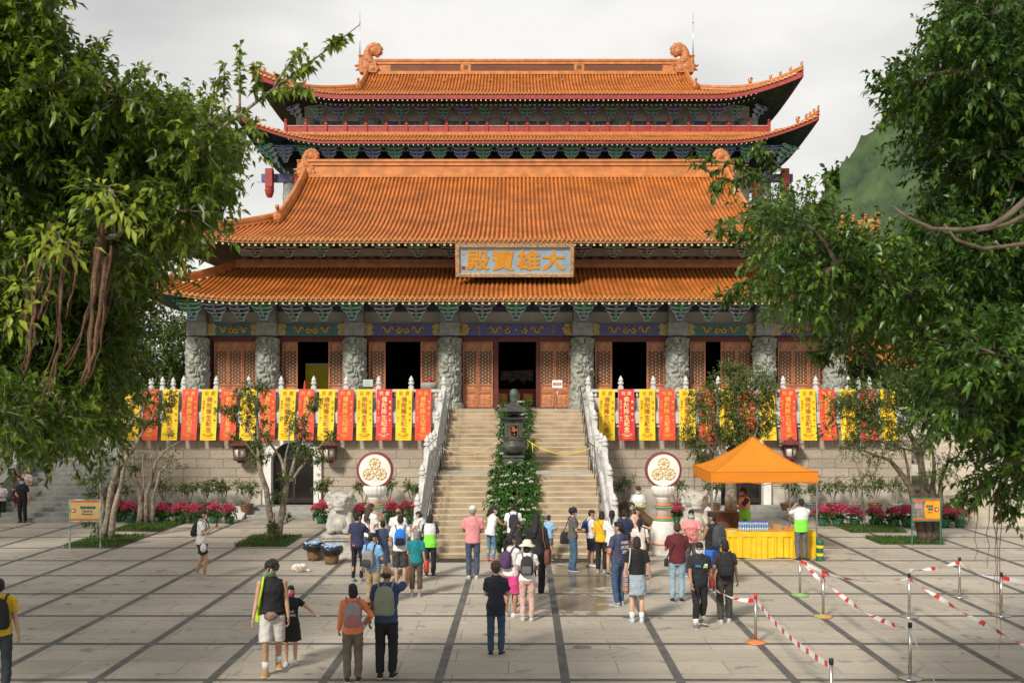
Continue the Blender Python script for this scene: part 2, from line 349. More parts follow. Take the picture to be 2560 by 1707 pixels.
# ------------------------------------------------------------------ setting materials
def brick_mat(name, c1, c2, cm, bw, rh, plane='xy', mortar=0.008, rough=0.8, bump=0.3, nvar=0.25, nscale=0.8, off=0.5, shift=(0,0), wet=None, fine=9.0):
    m = bpy.data.materials.new(name); m.use_nodes = True; n = m.node_tree; b = n.nodes['Principled BSDF']; L = n.links.new
    t = n.nodes.new('ShaderNodeTexCoord'); sp = n.nodes.new('ShaderNodeSeparateXYZ'); cb = n.nodes.new('ShaderNodeCombineXYZ')
    L(t.outputs['Object'], sp.inputs[0])
    def add(o, k):
        a = n.nodes.new('ShaderNodeMath'); a.operation = 'ADD'; L(o, a.inputs[0]); a.inputs[1].default_value = k; return a.outputs[0]
    L(add(sp.outputs[0], shift[0]), cb.inputs[0]); L(add(sp.outputs[1 if plane == 'xy' else 2], shift[1]), cb.inputs[1])
    k = n.nodes.new('ShaderNodeTexBrick'); k.inputs['Scale'].default_value = 1.0; k.inputs['Brick Width'].default_value = bw
    k.inputs['Row Height'].default_value = rh; k.inputs['Mortar Size'].default_value = mortar; k.offset = off
    k.inputs['Color1'].default_value = (*c1, 1); k.inputs['Color2'].default_value = (*c2, 1); k.inputs['Mortar'].default_value = (*cm, 1)
    L(cb.outputs[0], k.inputs['Vector'])
    x = n.nodes.new('ShaderNodeTexNoise'); x.inputs['Scale'].default_value = nscale; x.inputs['Detail'].default_value = 8; x.inputs['Roughness'].default_value = 0.6
    mp2 = n.nodes.new('ShaderNodeMapping'); mp2.inputs['Scale'].default_value = (0.6, 1.5, 1.5)
    L(t.outputs['Object'], mp2.inputs['Vector']); L(mp2.outputs[0], x.inputs['Vector'])
    r = n.nodes.new('ShaderNodeMapRange'); r.inputs['From Min'].default_value = 0.3; r.inputs['From Max'].default_value = 0.7
    r.inputs['To Min'].default_value = 1-nvar; r.inputs['To Max'].default_value = 1+nvar*0.6; L(x.outputs['Fac'], r.inputs['Value'])
    x2 = n.nodes.new('ShaderNodeTexNoise'); x2.inputs['Scale'].default_value = fine; x2.inputs['Detail'].default_value = 6; L(t.outputs['Object'], x2.inputs['Vector'])
    r2 = n.nodes.new('ShaderNodeMapRange'); r2.inputs['To Min'].default_value = 0.82; r2.inputs['To Max'].default_value = 1.18; L(x2.outputs['Fac'], r2.inputs['Value'])
    mm = n.nodes.new('ShaderNodeMath'); mm.operation = 'MULTIPLY'; L(r.outputs[0], mm.inputs[0]); L(r2.outputs[0], mm.inputs[1])
    sc = n.nodes.new('ShaderNodeVectorMath'); sc.operation = 'SCALE'; L(k.outputs['Color'], sc.inputs[0]); L(mm.outputs[0], sc.inputs['Scale'])
    col = sc.outputs[0]; b.inputs['Roughness'].default_value = rough
    if plane == 'xy' and wet:                                     # small dark spots and smears
        s1 = n.nodes.new('ShaderNodeTexNoise'); s1.inputs['Scale'].default_value = 2.3; s1.inputs['Detail'].default_value = 3; s1.inputs['Distortion'].default_value = .6; L(t.outputs['Object'], s1.inputs['Vector'])
        s2 = n.nodes.new('ShaderNodeMapRange'); s2.inputs['From Min'].default_value = 0.62; s2.inputs['From Max'].default_value = 0.70; s2.inputs['To Min'].default_value = 1.0; s2.inputs['To Max'].default_value = 0.62; L(s1.outputs['Fac'], s2.inputs['Value'])
        s3 = n.nodes.new('ShaderNodeVectorMath'); s3.operation = 'SCALE'; L(col, s3.inputs[0]); L(s2.outputs[0], s3.inputs['Scale']); col = s3.outputs[0]
    if wet:                                                       # puddled patches with shapes of their own
        def blob(cx, cy, rx, ry):
            q = n.nodes.new('ShaderNodeMapping'); q.inputs['Location'].default_value = (-cx/rx, -cy/ry, 0); q.inputs['Scale'].default_value = (1/rx, 1/ry, 0)
            L(t.outputs['Object'], q.inputs['Vector']); ln = n.nodes.new('ShaderNodeVectorMath'); ln.operation = 'LENGTH'; L(q.outputs[0], ln.inputs[0]); return ln.outputs['Value']
        mn = None
        for w in wet:
            o = blob(*w)
            if mn is None: mn = o
            else:
                a = n.nodes.new('ShaderNodeMath'); a.operation = 'MINIMUM'; L(mn, a.inputs[0]); L(o, a.inputs[1]); mn = a.outputs[0]
        y = n.nodes.new('ShaderNodeTexNoise'); y.inputs['Scale'].default_value = 2.6; y.inputs['Detail'].default_value = 5; L(t.outputs['Object'], y.inputs['Vector'])
        a = n.nodes.new('ShaderNodeMath'); a.operation = 'MULTIPLY_ADD'; L(y.outputs['Fac'], a.inputs[0]); a.inputs[1].default_value = 1.7; L(mn, a.inputs[2])
        f = n.nodes.new('ShaderNodeMapRange'); f.inputs['From Min'].default_value = 1.62; f.inputs['From Max'].default_value = 1.5; L(a.outputs[0], f.inputs['Value'])
        mxx = n.nodes.new('ShaderNodeMix'); mxx.data_type = 'RGBA'; mxx.blend_type = 'MULTIPLY'; mxx.inputs['B'].default_value = (0.5, 0.46, 0.42, 1)
        L(f.outputs[0], mxx.inputs['Factor']); L(col, mxx.inputs['A']); col = mxx.outputs['Result']
        rr = n.nodes.new('ShaderNodeMapRange'); rr.inputs['To Min'].default_value = rough; rr.inputs['To Max'].default_value = 0.22; L(f.outputs[0], rr.inputs['Value']); L(rr.outputs[0], b.inputs['Roughness'])
    L(col, b.inputs['Base Color'])
    if bump:
        u = n.nodes.new('ShaderNodeBump'); u.inputs['Strength'].default_value = bump; u.inputs['Distance'].default_value = 0.04
        ad = n.nodes.new('ShaderNodeMath'); ad.operation = 'MULTIPLY_ADD'; L(k.outputs['Fac'], ad.inputs[0]); ad.inputs[1].default_value = -0.8; L(x2.outputs['Fac'], ad.inputs[2])
        L(ad.outputs[0], u.inputs['Height']); L(u.outputs['Normal'], b.inputs['Normal'])
    return m
M_pave = brick_mat('granite_paving', (0.45, 0.40, 0.325), (0.385, 0.345, 0.28), (0.19, 0.17, 0.14), 1.83, 0.81, 'xy', 0.008, 0.75, 0.08, 0.17, 0.7,
                   shift=(-0.79, -0.6), wet=[(1.65, 26.2, 1.25, 3.4), (1.4, 22.6, 0.95, 1.7), (-0.4, 19.6, 0.3, 0.2), (2.4, 21.2, 0.35, 0.25), (1.2, 18.6, 0.3, 0.2)])
M_strip = mat('dark_granite_strip', (0.105, 0.10, 0.092), 0.7, 0.25, 3, bump=0.1)
M_wallstone = brick_mat('rough_wall_blocks', (0.46, 0.385, 0.30), (0.37, 0.31, 0.24), (0.21, 0.175, 0.14), 1.05, 0.36, 'xz', 0.012, 0.85, 0.9, 0.2, 1.2, fine=14)
M_dado = mat('weathered_render', (0.44, 0.405, 0.345), 0.85, 0.25, 1.3, bump=0.15, detail=9)
M_step = brick_mat('worn_granite_step', (0.50, 0.44, 0.35), (0.45, 0.395, 0.31), (0.22, 0.17, 0.12), 1.3, 50, 'xy', 0.006, 0.75, 0.1, 0.3, 1.6, fine=12)
M_riser = mat('ochre_stained_riser', (0.43, 0.325, 0.195), 0.8, 0.3, 1.7, detail=10, c2=(0.28,0.20,0.115))
M_earth = mat('earth', (0.09, 0.085, 0.05), 0.95, 0.4, 1.0)
M_grass = leaf_mat('grass_blade', (0.02, 0.05, 0.006), (0.06, 0.13, 0.016), (0.15, 0.22, 0.04), 0.6)

# ------------------------------------------------------------------ ground and plaza
m = MB(); m.grid(lambda a, b: (-900+1800*a, -80+2000*b, 0), 4, 4); tag(m.build('ground', M_earth), kind='structure')
m = MB(); m.add([(-40,-4,.004),(40,-4,.004),(40,49,.004),(-40,49,.004)], [(0,1,2,3)]); tag(m.build('plaza_paving', M_pave), kind='structure')
m = MB(); sw = 0.075
XS = [-1.244-1.83*k for k in range(0, 13)] + [0.79+1.83*k for k in range(0, 13)]
for x in XS:
    a, b = x - 0.0075*20, x + 0.0075*(41-16.25)
    m.add([(a-sw,-4,.008),(a+sw,-4,.008),(b+sw,41,.008),(b-sw,41,.008)], [(0,1,2,3)])
XS2 = sorted(XS)
for k in range(-9, 10):
    y = 18.85 + 2.43*k
    if y > 40: continue
    for i in range(len(XS2)-1):                                   # laid between the long strips so that none overlap
        dx = 0.0075*(y-16.25); x0, x1 = XS2[i]+dx+sw, XS2[i+1]+dx-sw
        m.add([(x0,y-sw,.008),(x1,y-sw,.008),(x1,y+sw,.008),(x0,y+sw,.008)], [(0,1,2,3)])
tag(m.build('paving_strips', M_strip), kind='structure')

# ------------------------------------------------------------------ terrace with two arched doors
TY, TF = 40.4, 4.1
def arch(cx, hw, zs, zt, n=14):                                   # arch outline from left foot over the top to right foot
    return [(cx-hw, zs)] + [(cx-hw*math.cos(math.pi*i/n), zt-hw*0.95+(hw*0.95)*math.sin(math.pi*i/n)) for i in range(n+1)] + [(cx+hw, zs)]
ter = thing('stone_terrace', 'stone block terrace wall with two arched doorways below the red and yellow banners', 'terrace', (0, TY, 0))
DOORS = [(-8.8, 0.84), (8.9, 0.84)]
xa = [-15.6] + [c+s*1.25 for c, _ in DOORS for s in (-1, 1)] + [15.6]
for x0, x1 in ((xa[0], xa[1]), (xa[2], -2.98), (2.98, xa[3]), (xa[4], xa[5])):
    wall = MB(); wall.box(x0, x1, TY, TY+0.6, 0.0, 3.55); wall.build('block_wall', M_wallstone, ter)
    dado = MB(); dado.bbox(x0, x1, TY-0.05, TY-0.001, 0.0, 0.97, 0.01); dado.build('plinth', M_dado, ter)
m = MB(); m.box(-15.6, -15.0, TY+0.6, 60, 0, 3.55); m.box(15.0, 15.6, TY+0.6, 60, 0, 3.55); m.build('side_wall', M_wallstone, ter)
for cx, hw in DOORS:
    inn = arch(cx, hw, 0.37, 2.82); 
    out = arch(cx, hw+0.3, 0.0, 3.14)
    m = MB(); poly = [(cx-1.25, 0.0), (cx-1.25, 3.55), (cx+1.25, 3.55), (cx+1.25, 0.0)] + arch(cx, hw+0.28, 0.0, 3.12)[::-1]
    m.prism(poly, TY, TY+0.6); m.build('arch_wall', M_wallstone, ter)
    m = MB(); m.prism([(cx-hw-0.3, 0.0)] + out[1:-1] + [(cx+hw+0.3, 0.0), (cx+hw, 0.0)] + inn[::-1][1:-1] + [(cx-hw, 0.0)], TY-0.14, TY+0.45)
    m.build('arch_surround', M_white, ter)
    dr = MB(); dr.prism([(p[0], p[1]-0.01) for p in arch(cx, hw+0.02, 0.37, 2.83)], TY+0.30, TY+0.36); dro = dr.build('arched_door', M_black, ter)
    g = MB()
    for s in (-1, 1):
        a, b = sorted((cx+s*0.09, cx+s*(hw-0.1))); g.box(a, b, TY+0.285, TY+0.298, 0.62, 2.02)
    g.build('glass_pane', mat('dark_glass', (0.012, 0.010, 0.009), 0.08, 0.2, 2), dro)
    fr = MB(); w2 = M_darkred
    for s in (-1, 0, 1): fr.box(cx+s*(hw-0.05)-0.045, cx+s*(hw-0.05)+0.045, TY+0.24, TY+0.283, 0.38, 2.1)
    fr.box(cx-hw+0.0, cx+hw-0.0, TY+0.23, TY+0.284, 2.1, 2.18); fr.box(cx-hw+0.1, cx+hw-0.1, TY+0.25, TY+0.284, 0.40, 0.6)
    fr.build('door_frame', mat('brown_door_frame', (0.035, 0.02, 0.014), 0.4, 0.2, 6), dro)
    h = MB(); h.tube([(cx+0.06, TY+0.22, 1.15), (cx+0.06, TY+0.22, 1.5)], 0.015); h.build('door_handle', M_steel, dro)
    st = MB(); stp = [(38.75, 0.12), (39.05, 0.245), (39.35, 0.365)]
    for i, (y, z) in enumerate(stp): st.bbox(cx-1.45-(0.0 if i < 2 else 0.6), cx+1.45+(0.0 if i < 2 else 0.6), y, TY-0.141, z-0.122 if i else 0.009, z, 0.012)
    st.build('door_steps', M_stone, ter)
    for s in (-1, 1):
        w = MB(); a, b = sorted((cx+s*1.46, cx+s*2.0))
        vs = [(a,38.3,.009),(b,38.3,.009),(b,39.349,.009),(a,39.349,.009),(a,38.3,.05),(b,38.3,.05),(b,39.349,.40),(a,39.349,.40)]
        w.add(vs, [(0,3,2,1),(4,5,6,7),(0,1,5,4),(1,2,6,5),(2,3,7,6),(3,0,4,7)]); w.build('step_cheek', M_marble, ter)
m = MB(); m.bbox(-15.75, -2.99, TY-0.16, TY+0.5, 3.555, 4.0, 0.03); m.bbox(2.99, 15.75, TY-0.16, TY+0.5, 3.555, 4.0, 0.03)
m.bbox(-15.68, -2.99, TY-0.08, TY-0.002, 3.40, 3.553, 0.02); m.bbox(2.99, 15.68, TY-0.08, TY-0.002, 3.40, 3.553, 0.02)
m.build('cornice', M_marble, ter)
m = MB(); m.box(-15.6, 15.6, TY+0.5, 64, TF-0.25, TF); m.box(-15.7, -2.99, TY-0.1, TY+0.5, 4.002, TF+0.001); m.box(2.99, 15.7, TY-0.1, TY+0.5, 4.002, TF+0.001)
m.box(-2.98, 2.98, TY+0.0, TY+0.5, 3.0, TF-0.003)
m.build('terrace_floor', M_stone, ter)

# ------------------------------------------------------------------ stairs
Y0, RH, TR1, LANDY, LANDB, TOPY = 28.9, TF/28, 0.32, 33.06, 35.6, 40.15
TR2 = (TOPY-LANDB)/13
st = MB(); SW = 2.62
for i in range(28):
    if i < 14: y = Y0 + TR1*i
    else: y = LANDB + TR2*(i-14)
    nx = (Y0 + TR1*(i+1) if i < 13 else LANDB) if i < 14 else (LANDB + TR2*(i-13) if i < 27 else TY-0.001)
    st.bbox(-SW, SW, y, nx-0.001 if i not in (13,) else LANDB-0.001, max(0.009, RH*(i+1)-RH-0.002), RH*(i+1), 0.018)
    st.box(-SW+0.02, SW-0.02, nx-0.001, TOPY+0.2, max(0.0095, RH*(i+1)-RH-0.002), RH*(i+1)-0.03) if i < 27 else None
for qi, f in enumerate(st.f):
    a, b_, c_ = (Vector(st.v[i]) for i in f[:3]); nn = (b_-a).cross(c_-a)
    if abs(nn.z) < 0.6*nn.length: st.m[qi] = 1
sto = st.build('stone_stairs', [M_step, M_riser]); tag(sto, 'wide sandy granite staircase with a landing halfway, rising to the temple doors', 'staircase')
def sz(y):                                                        # nosing height along the stairs
    if y < Y0: return 0.0
    if y < LANDY: return (y-Y0)/(LANDY-Y0)*RH*14
    if y < LANDB: return RH*14
    if y < TOPY: return RH*14 + (y-LANDB)/(TOPY-LANDB)*RH*14
    return TF
FIN = [(0.10,0),(0.10,.03),(.062,.05),(.062,.075),(.115,.105),(.115,.165),(.065,.195),(.085,.225),(.095,.27),(.055,.35),(.012,.43)]
def post_me():
    m = MB(); m.bbox(-0.1, 0.1, -0.1, 0.1, 0, 0.9, 0.02); m.bbox(-0.115, 0.115, -0.115, 0.115, 0.62, 0.66, 0.01)
    m.lathe(FIN, 12, (0,0,0.9)); return m.build('post', M_marble, smooth=False, data_only=True)
PME = post_me()
def quad_prism(mb, x0, x1, pts):                                  # polygon in (y,z) pushed along x
    a = sum(pts[i][0]*pts[(i+1)%len(pts)][1]-pts[(i+1)%len(pts)][0]*pts[i][1] for i in range(len(pts)))
    if a < 0: pts = pts[::-1]
    n = len(pts); vs = [(x0,y,z) for y,z in pts] + [(x1,y,z) for y,z in pts]
    mb.add(vs, [tuple(range(n-1,-1,-1)), tuple(range(n, 2*n))] + [(i,(i+1)%n,(i+1)%n+n,i+n) for i in range(n)])
def vase(mb, x, y, z, h=0.2):
    mb.lathe([(.03,0),(.07,.3*h),(.075,.5*h),(.035,.8*h),(.05,h)], 10, (x,y,z))
for sgn, lab in ((-1, 'pale stone balustrade on the terrace edge to the left of the main stairs'), (1, 'pale stone balustrade on the terrace edge to the right of the main stairs')):
    b = thing('balustrade', lab, 'balustrade', (sgn*9, TY+0.1, TF), 0, 'balustrades along the terrace edge')
    xs = [sgn*(2.86+1.285*k) for k in range(10)]
    for x in xs: part(PME, 'post', b, (x, TY+0.12, TF+0.002))
    for i in range(9):
        x0, x1 = sorted((xs[i], xs[i+1])); x0 += 0.101; x1 -= 0.101; y = TY+0.12
        m = MB(); m.bbox(x0, x1, y-0.08, y+0.08, TF+0.69, TF+0.80, 0.015); m.build('rail', M_marble, b)
        m = MB(); m.bbox(x0, x1, y-0.055, y+0.055, TF+0.004, TF+0.46, 0.015)
        m.box(x0+0.12, x1-0.12, y-0.07, y-0.056, TF+0.1, TF+0.36); m.build('carved_panel', M_marble, b)
        m = MB()
        for q in (0.18, 0.5, 0.82): vase(m, x0+(x1-x0)*q, y, TF+0.461, 0.228)
        m.build('baluster_vases', M_marble, b, smooth=True)
    xe = xs[-1]; m = MB(); m.bbox(xe-0.06, xe+0.06, TY+0.25, TY+5.5, TF+0.004, TF+0.8, 0.02); m.build('return_panel', M_marble, b)
    for k in range(1, 5): part(PME, 'post', b, (xe, TY+0.12+1.3*k, TF+0.002))
for sgn, lab in ((-1, 'pale carved balustrade climbing the left edge of the main stairs'), (1, 'pale carved balustrade climbing the right edge of the main stairs')):
    x = sgn*2.86; b = thing('stair_balustrade', lab, 'balustrade', (x, Y0, 0), 0, 'balustrades on both sides of the main stairs')
    ys = [29.75, 31.3, 32.95, 34.3, 35.7, 37.2, 38.7]
    for y in ys: part(PME, 'post', b, (x, y, sz(y)+0.02))
    ch = MB(); quad_prism(ch, x-0.17, x+0.17, [(Y0-0.3, 0.009), (Y0-0.3, 0.12)] + [(y, sz(y)+0.12) for y in (Y0+0.1, LANDY, LANDB, TOPY)] + [(TOPY, 0.009)])
    ch.build('string_wall', M_marble, b)
    yy = ys + [TY+0.12]
    for i in range(len(yy)-1):
        a, c = yy[i]+0.1, yy[i+1]-0.1; za, zc = sz(yy[i]), sz(yy[i+1])
        m = MB(); quad_prism(m, x-0.07, x+0.07, [(a, za+0.68), (a, za+0.79), (c, zc+0.79), (c, zc+0.68)]); m.build('sloping_rail', M_marble, b)
        m = MB(); quad_prism(m, x-0.05, x+0.05, [(a, za+0.121), (a, za+0.5), (c, zc+0.5), (c, zc+0.121 if abs(zc-za) > 0.1 else zc+0.121)]); m.build('carved_panel', M_marble, b)
        m = MB(); vase(m, x, (a+c)/2, (za+zc)/2+0.48, 0.22); m.build('baluster_vase', M_marble, b, smooth=True)
    m = MB(); pr = [(28.55,0.13),(28.5,0.35),(28.62,0.5),(28.82,0.52),(28.95,0.66),(29.2,0.78),(29.45,0.95),(29.65,1.0),(29.65,0.13)]
    quad_prism(m, x-0.1, x+0.1, pr); m.tube([(x-0.115, 28.72, 0.36), (x+0.115, 28.72, 0.36)], 0.1, 14); m.build('drum_stone', M_marble, b)
    hr = thing('handrail', 'dark metal handrail beside the %s balustrade of the main stairs' % ('left' if sgn < 0 else 'right'), 'handrail', (sgn*2.52, Y0, 0), 0, 'metal handrails on the main stairs')
    xr = sgn*2.52; pts = [29.1, LANDY+0.1, LANDB-0.1, TOPY-0.05]
    for dz, r in ((0.95, 0.022), (0.55, 0.014)):
        m = MB(); m.tube([(xr, y, sz(y)+dz) for y in pts], r, 8); m.build('rail', mat('weathered_steel', (0.20, 0.19, 0.175), 0.4, 0.3, 8, metal=0.6), hr, smooth=True)
    m = MB()
    for y in np.linspace(29.3, TOPY-0.2, 13): m.tube([(xr, y, sz(y)+0.001), (xr, y, sz(y)+0.94)], 0.013, 6)
    m.build('uprights', MC['weathered_steel'], hr, smooth=True)

# side stairs left and right of the terrace
for sgn, lab in ((-1, 'grey side staircase with solid stone parapet at the left of the terrace'), (1, 'pale side staircase at the right of the terrace')):
    b = thing('side_stairs', lab, 'staircase', (sgn*17.6, 38, 0), 0)
    m = MB(); xa_, xb_ = (-19.2, -15.9) if sgn < 0 else (15.9, 21.0); yb = 37.5 if sgn < 0 else 36.3
    for i in range(26):
        y = yb + 0.34*i + (1.2 if i > 12 else 0)
        m.bbox(xa_, xb_, y, y+0.34+(1.2 if i == 12 else 0)+0.1, max(0.009, 0.16*i-0.01), 0.16*(i+1), 0.015)
    m.build('steps', M_step if sgn > 0 else M_stone, b)
    f = lambda y: max(0.0, min(4.16, ((y-yb)/0.34 if y < yb+4.42 else (13 if y < yb+5.6 else 13+(y-yb-5.62)/0.34))*0.16))
    for xx in ((-19.45,) if sgn < 0 else (21.2,)):
        m = MB(); prof = [(yb-0.5,0.009),(yb-0.5,0.35),(yb-0.2,0.55),(yb,0.62)] + [(y, f(y)+0.9) for y in (yb+0.5, yb+4.42, yb+5.6, yb+10)] + [(yb+10,0.009)]
        quad_prism(m, xx-0.14, xx+0.14, prof); m.build('parapet', M_marble if sgn > 0 else M_stone, b)
        for y in (yb+0.6, yb+2.4, yb+4.4, yb+5.7, yb+7.5, yb+9.4): part(PME, 'post', b, (xx, y, f(y)+0.45))
    if sgn > 0:
        m = MB(); m.tube([(16.1, yb+0.1, 0.1), (16.1, yb+0.1, 1.05), (16.1, yb+4.5, 3.1)], 0.025, 8); m.build('handrail', M_steel, b, smooth=True)

# ------------------------------------------------------------------ hill
def hill(a, b):
    x = np.interp(a, [0, .12, .75, 1], [0, 210, 430, 1160]); y = 620 + 700*b
    crest = np.interp(x+75, [60, 285, 330, 420, 600, 800, 1200], [0, 10, 135, 265, 440, 520, 480])
    z = crest*max(0.0, 1-abs(b-0.55)*1.9)**0.8 + noise.fractal(Vector((x*.012, y*.012, 0)), 1, 2, 5)*14*min(1, crest/100) + noise.fractal(Vector((x*.09, y*.09, 3)), 1, 2, 5)*6*min(1, crest/60) + abs(noise.noise(Vector((x*.22, y*.22, 7))))*5*min(1, crest/60)
    return (x, y, z-3)
m = MB(); m.grid(hill, 320, 260); M_hill = mat('hill_scrub', (0.065, 0.105, 0.035), 0.95, 0.5, 0.035, detail=15, c2=(0.02,0.04,0.02)); tag(m.build('hill', M_hill, smooth=True), kind='structure')
# ------------------------------------------------------------------ tiled roofs
def tile_rows(mb, pt, s0, s1, sp, tmax, length, tl=0.34, r=0.085, drip=True, tmin=None):
    """barrel tile rows (mat 0), pan tiles between (mat 1), end discs (mat 2)"""
    n = int(round((s1-s0)/sp)); sp = (s1-s0)/n
    for k in range(n+1):
        s = s0 + sp*k; tm = tmax(s)
        if tm < 0.02: continue
        nt = max(1, int(round(length*tm/tl))); rs = []
        e = 1e-3; al = (pt(s+e, 0.0)-pt(s-e, 0.0)); al.z = 0; al.normalize()
        for j in range(nt):
            for q, rr in ((0.0, r*1.08), (0.985, r*0.90)):
                t = tm*(j+q)/nt; p = pt(s, t); d = (pt(s, min(1.2, t+0.01))-pt(s, t-0.01)).normalized(); nn = al.cross(d)
                if nn.z < 0: nn = -nn
                rs.append([p + al*(rr*math.cos(a)) + nn*(rr*math.sin(a)+0.02) for a in (math.pi, math.pi*0.72, math.pi*0.5, math.pi*0.28, 0.0)])
        o = len(mb.v); vs = [p for q in rs for p in q]; fs = []
        for j in range(len(rs)-1):
            for i in range(4): a = j*5+i; fs.append((a, a+1, a+6, a+5))
        mb.add(vs, fs, 0)
        p = pt(s, 0.0); d = (pt(s, 0.02)-p).normalized(); nn = al.cross(d); nn = -nn if nn.z < 0 else nn; c = p - d*0.015 + nn*0.02
        ring = [c + al*(r*1.15*math.cos(a)) + nn*(r*1.15*math.sin(a)) for a in [2*math.pi*i/10 for i in range(10)]]
        ring2 = [q - d*0.03 for q in ring]; c2 = [c - d*0.038 + (q-c)*0.62 for q in ring]
        mb.rings([ring, ring2, c2], True, False, True, 2)
        if k < n:
            sm = s + sp/2; tm2 = tmax(sm)
            if tm2 < 0.02: continue
            nt = max(1, int(round(length*tm2/(tl*0.75)))); vs = []; fs = []
            for j in range(nt):
                for q, h in ((0.0, 0.032), (0.99, -0.01)):
                    t = tm2*(j+q)/nt; p = pt(sm, t); d = (pt(sm, min(1.2, t+0.01))-pt(sm, t-0.01)).normalized(); nn = al.cross(d); nn = -nn if nn.z < 0 else nn
                    vs += [p - al*(sp/2) + nn*(h+0.015), p + nn*(h-0.02), p + al*(sp/2) + nn*(h+0.015)]
            for j in range(2*nt-1):
                for i in range(2): a = j*3+i; fs.append((a, a+1, a+4, a+3))
            mb.add(vs, fs, 1)
            if drip:
                p = pt(sm, 0.0) - d*0.02; a2 = al*(sp/2-0.02)
                mb.add([p-a2+Vector((0,0,.02)), p-a2*0.6-Vector((0,0,.06)), p-Vector((0,0,.12)), p+a2*0.6-Vector((0,0,.06)), p+a2+Vector((0,0,.02))], [(0,1,2,3,4)], 2)
M_disc = mat('tile_end_glaze', (0.56, 0.235, 0.075), 0.3, 0.2, 5, spec=0.6)
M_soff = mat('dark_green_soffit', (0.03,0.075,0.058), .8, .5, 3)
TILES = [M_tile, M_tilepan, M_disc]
def beast(mb, p, d, h=0.35):                                      # small seated figure on a hip ridge
    p = Vector(p); d = Vector(d); d.z = 0; d.normalize(); k = h/0.35
    mb.ell(p+Vector((0,0,.10*k)), (.07*k,.07*k,.11*k), 7, 5); mb.ell(p+d*.04*k+Vector((0,0,.25*k)), (.055*k,.055*k,.06*k), 7, 5)
    mb.tube([p-d*.05*k+Vector((0,0,.08*k)), p-d*.1*k+Vector((0,0,.22*k)), p-d*.06*k+Vector((0,0,.32*k))], [.025*k,.022*k,.01*k], 5)
    mb.tube([p+d*.05*k, p+d*.06*k+Vector((0,0,.18*k))], [.03*k,.025*k], 5); mb.ell(p+d*.09*k+Vector((0,0,.23*k)), (.03*k,.03*k,.03*k), 6, 4)
def ridge_stack(mb, pts, w, h):
    mb.sweep(pts, w*1.25, h*0.22)
    u = Vector((0,0,1)); mb.sweep([Vector(p)+u*h*0.221 for p in pts], w*0.8, h*0.30)
    mb.sweep([Vector(p)+u*h*0.522 for p in pts], w*1.1, h*0.12); mb.sweep([Vector(p)+u*h*0.643 for p in pts], w*0.72, h*0.18)
    mb.tube([Vector(p)+u*h*0.86 for p in pts], w*0.36, 8)
def owl_tail(name, parent, x, y, z, h, face, thick=0.4):          # ridge end dragon: scaled body, curled tail, sword hilt
    m = MB(); k = h
    def q(a, b, dy=0.0): return (x + face*a*k, y+dy, z + b*k)
    m.prism([q(a, b)[::2] for a, b in ((-.22,0),(.34,0),(.42,.16),(.33,.24),(.36,.34),(.20,.42),(.14,.52),(-.06,.50),(-.20,.40),(-.26,.2))], y-thick*.5, y+thick*.5)
    for a, b, r in ((.0,.2,.22),(.2,.14,.18),(.12,.38,.16)): m.ell(q(a,b), (r*k, thick*.62, r*k*.9), 12, 8)
    m.tube([q(.34,.06),q(.46,.10),q(.48,.18)], [.06*k,.05*k,.02*k], 8); m.tube([q(.30,.24),q(.42,.30),q(.50,.28)], [.06*k,.05*k,.03*k], 8)
    sp = [(.08,.42),(.02,.55),(.03,.70),(.10,.84),(.22,.92),(.35,.90),(.43,.80),(.42,.68),(.33,.61),(.24,.64),(.21,.73),(.27,.79)]
    rr = [.17,.15,.125,.11,.10,.096,.092,.085,.08,.07,.06,.045]
    m.tube([q(a,b) for a, b in sp], [r*k for r in rr], 10, flat=1.1)
    m.ell(q(.25,.74), (.17*k, thick*.42, .17*k), 12, 8)
    for i in range(2, 9):
        a, b = sp[i]; ca, cb = .25, .74; dx, dz = a-ca, b-cb; L = math.hypot(dx, dz); dx, dz = dx/L, dz/L
        for t in (-.25, .25):
            m.tube([q(a+dx*.05-dz*t*.12, b+dz*.05+dx*t*.12), q(a+dx*.135-dz*t*.2, b+dz*.135+dx*t*.2)], [.035*k,.006*k], 6)
    m.lathe([(.075*k,0),(.06*k,.1*k),(.06*k,.2*k),(.085*k,.215*k),(.085*k,.25*k)], 10, q(-.2,.36)); 
    m.tube([q(-.2,.28),q(-.36,.26),q(-.4,.30)], [.06*k,.045*k,.02*k], 7); m.tube([q(-.22,.16),q(-.38,.12)], [.06*k,.02*k], 7)
    return m.build(name, M_orn, parent, True, remesh=h*0.022, smooth_it=1)

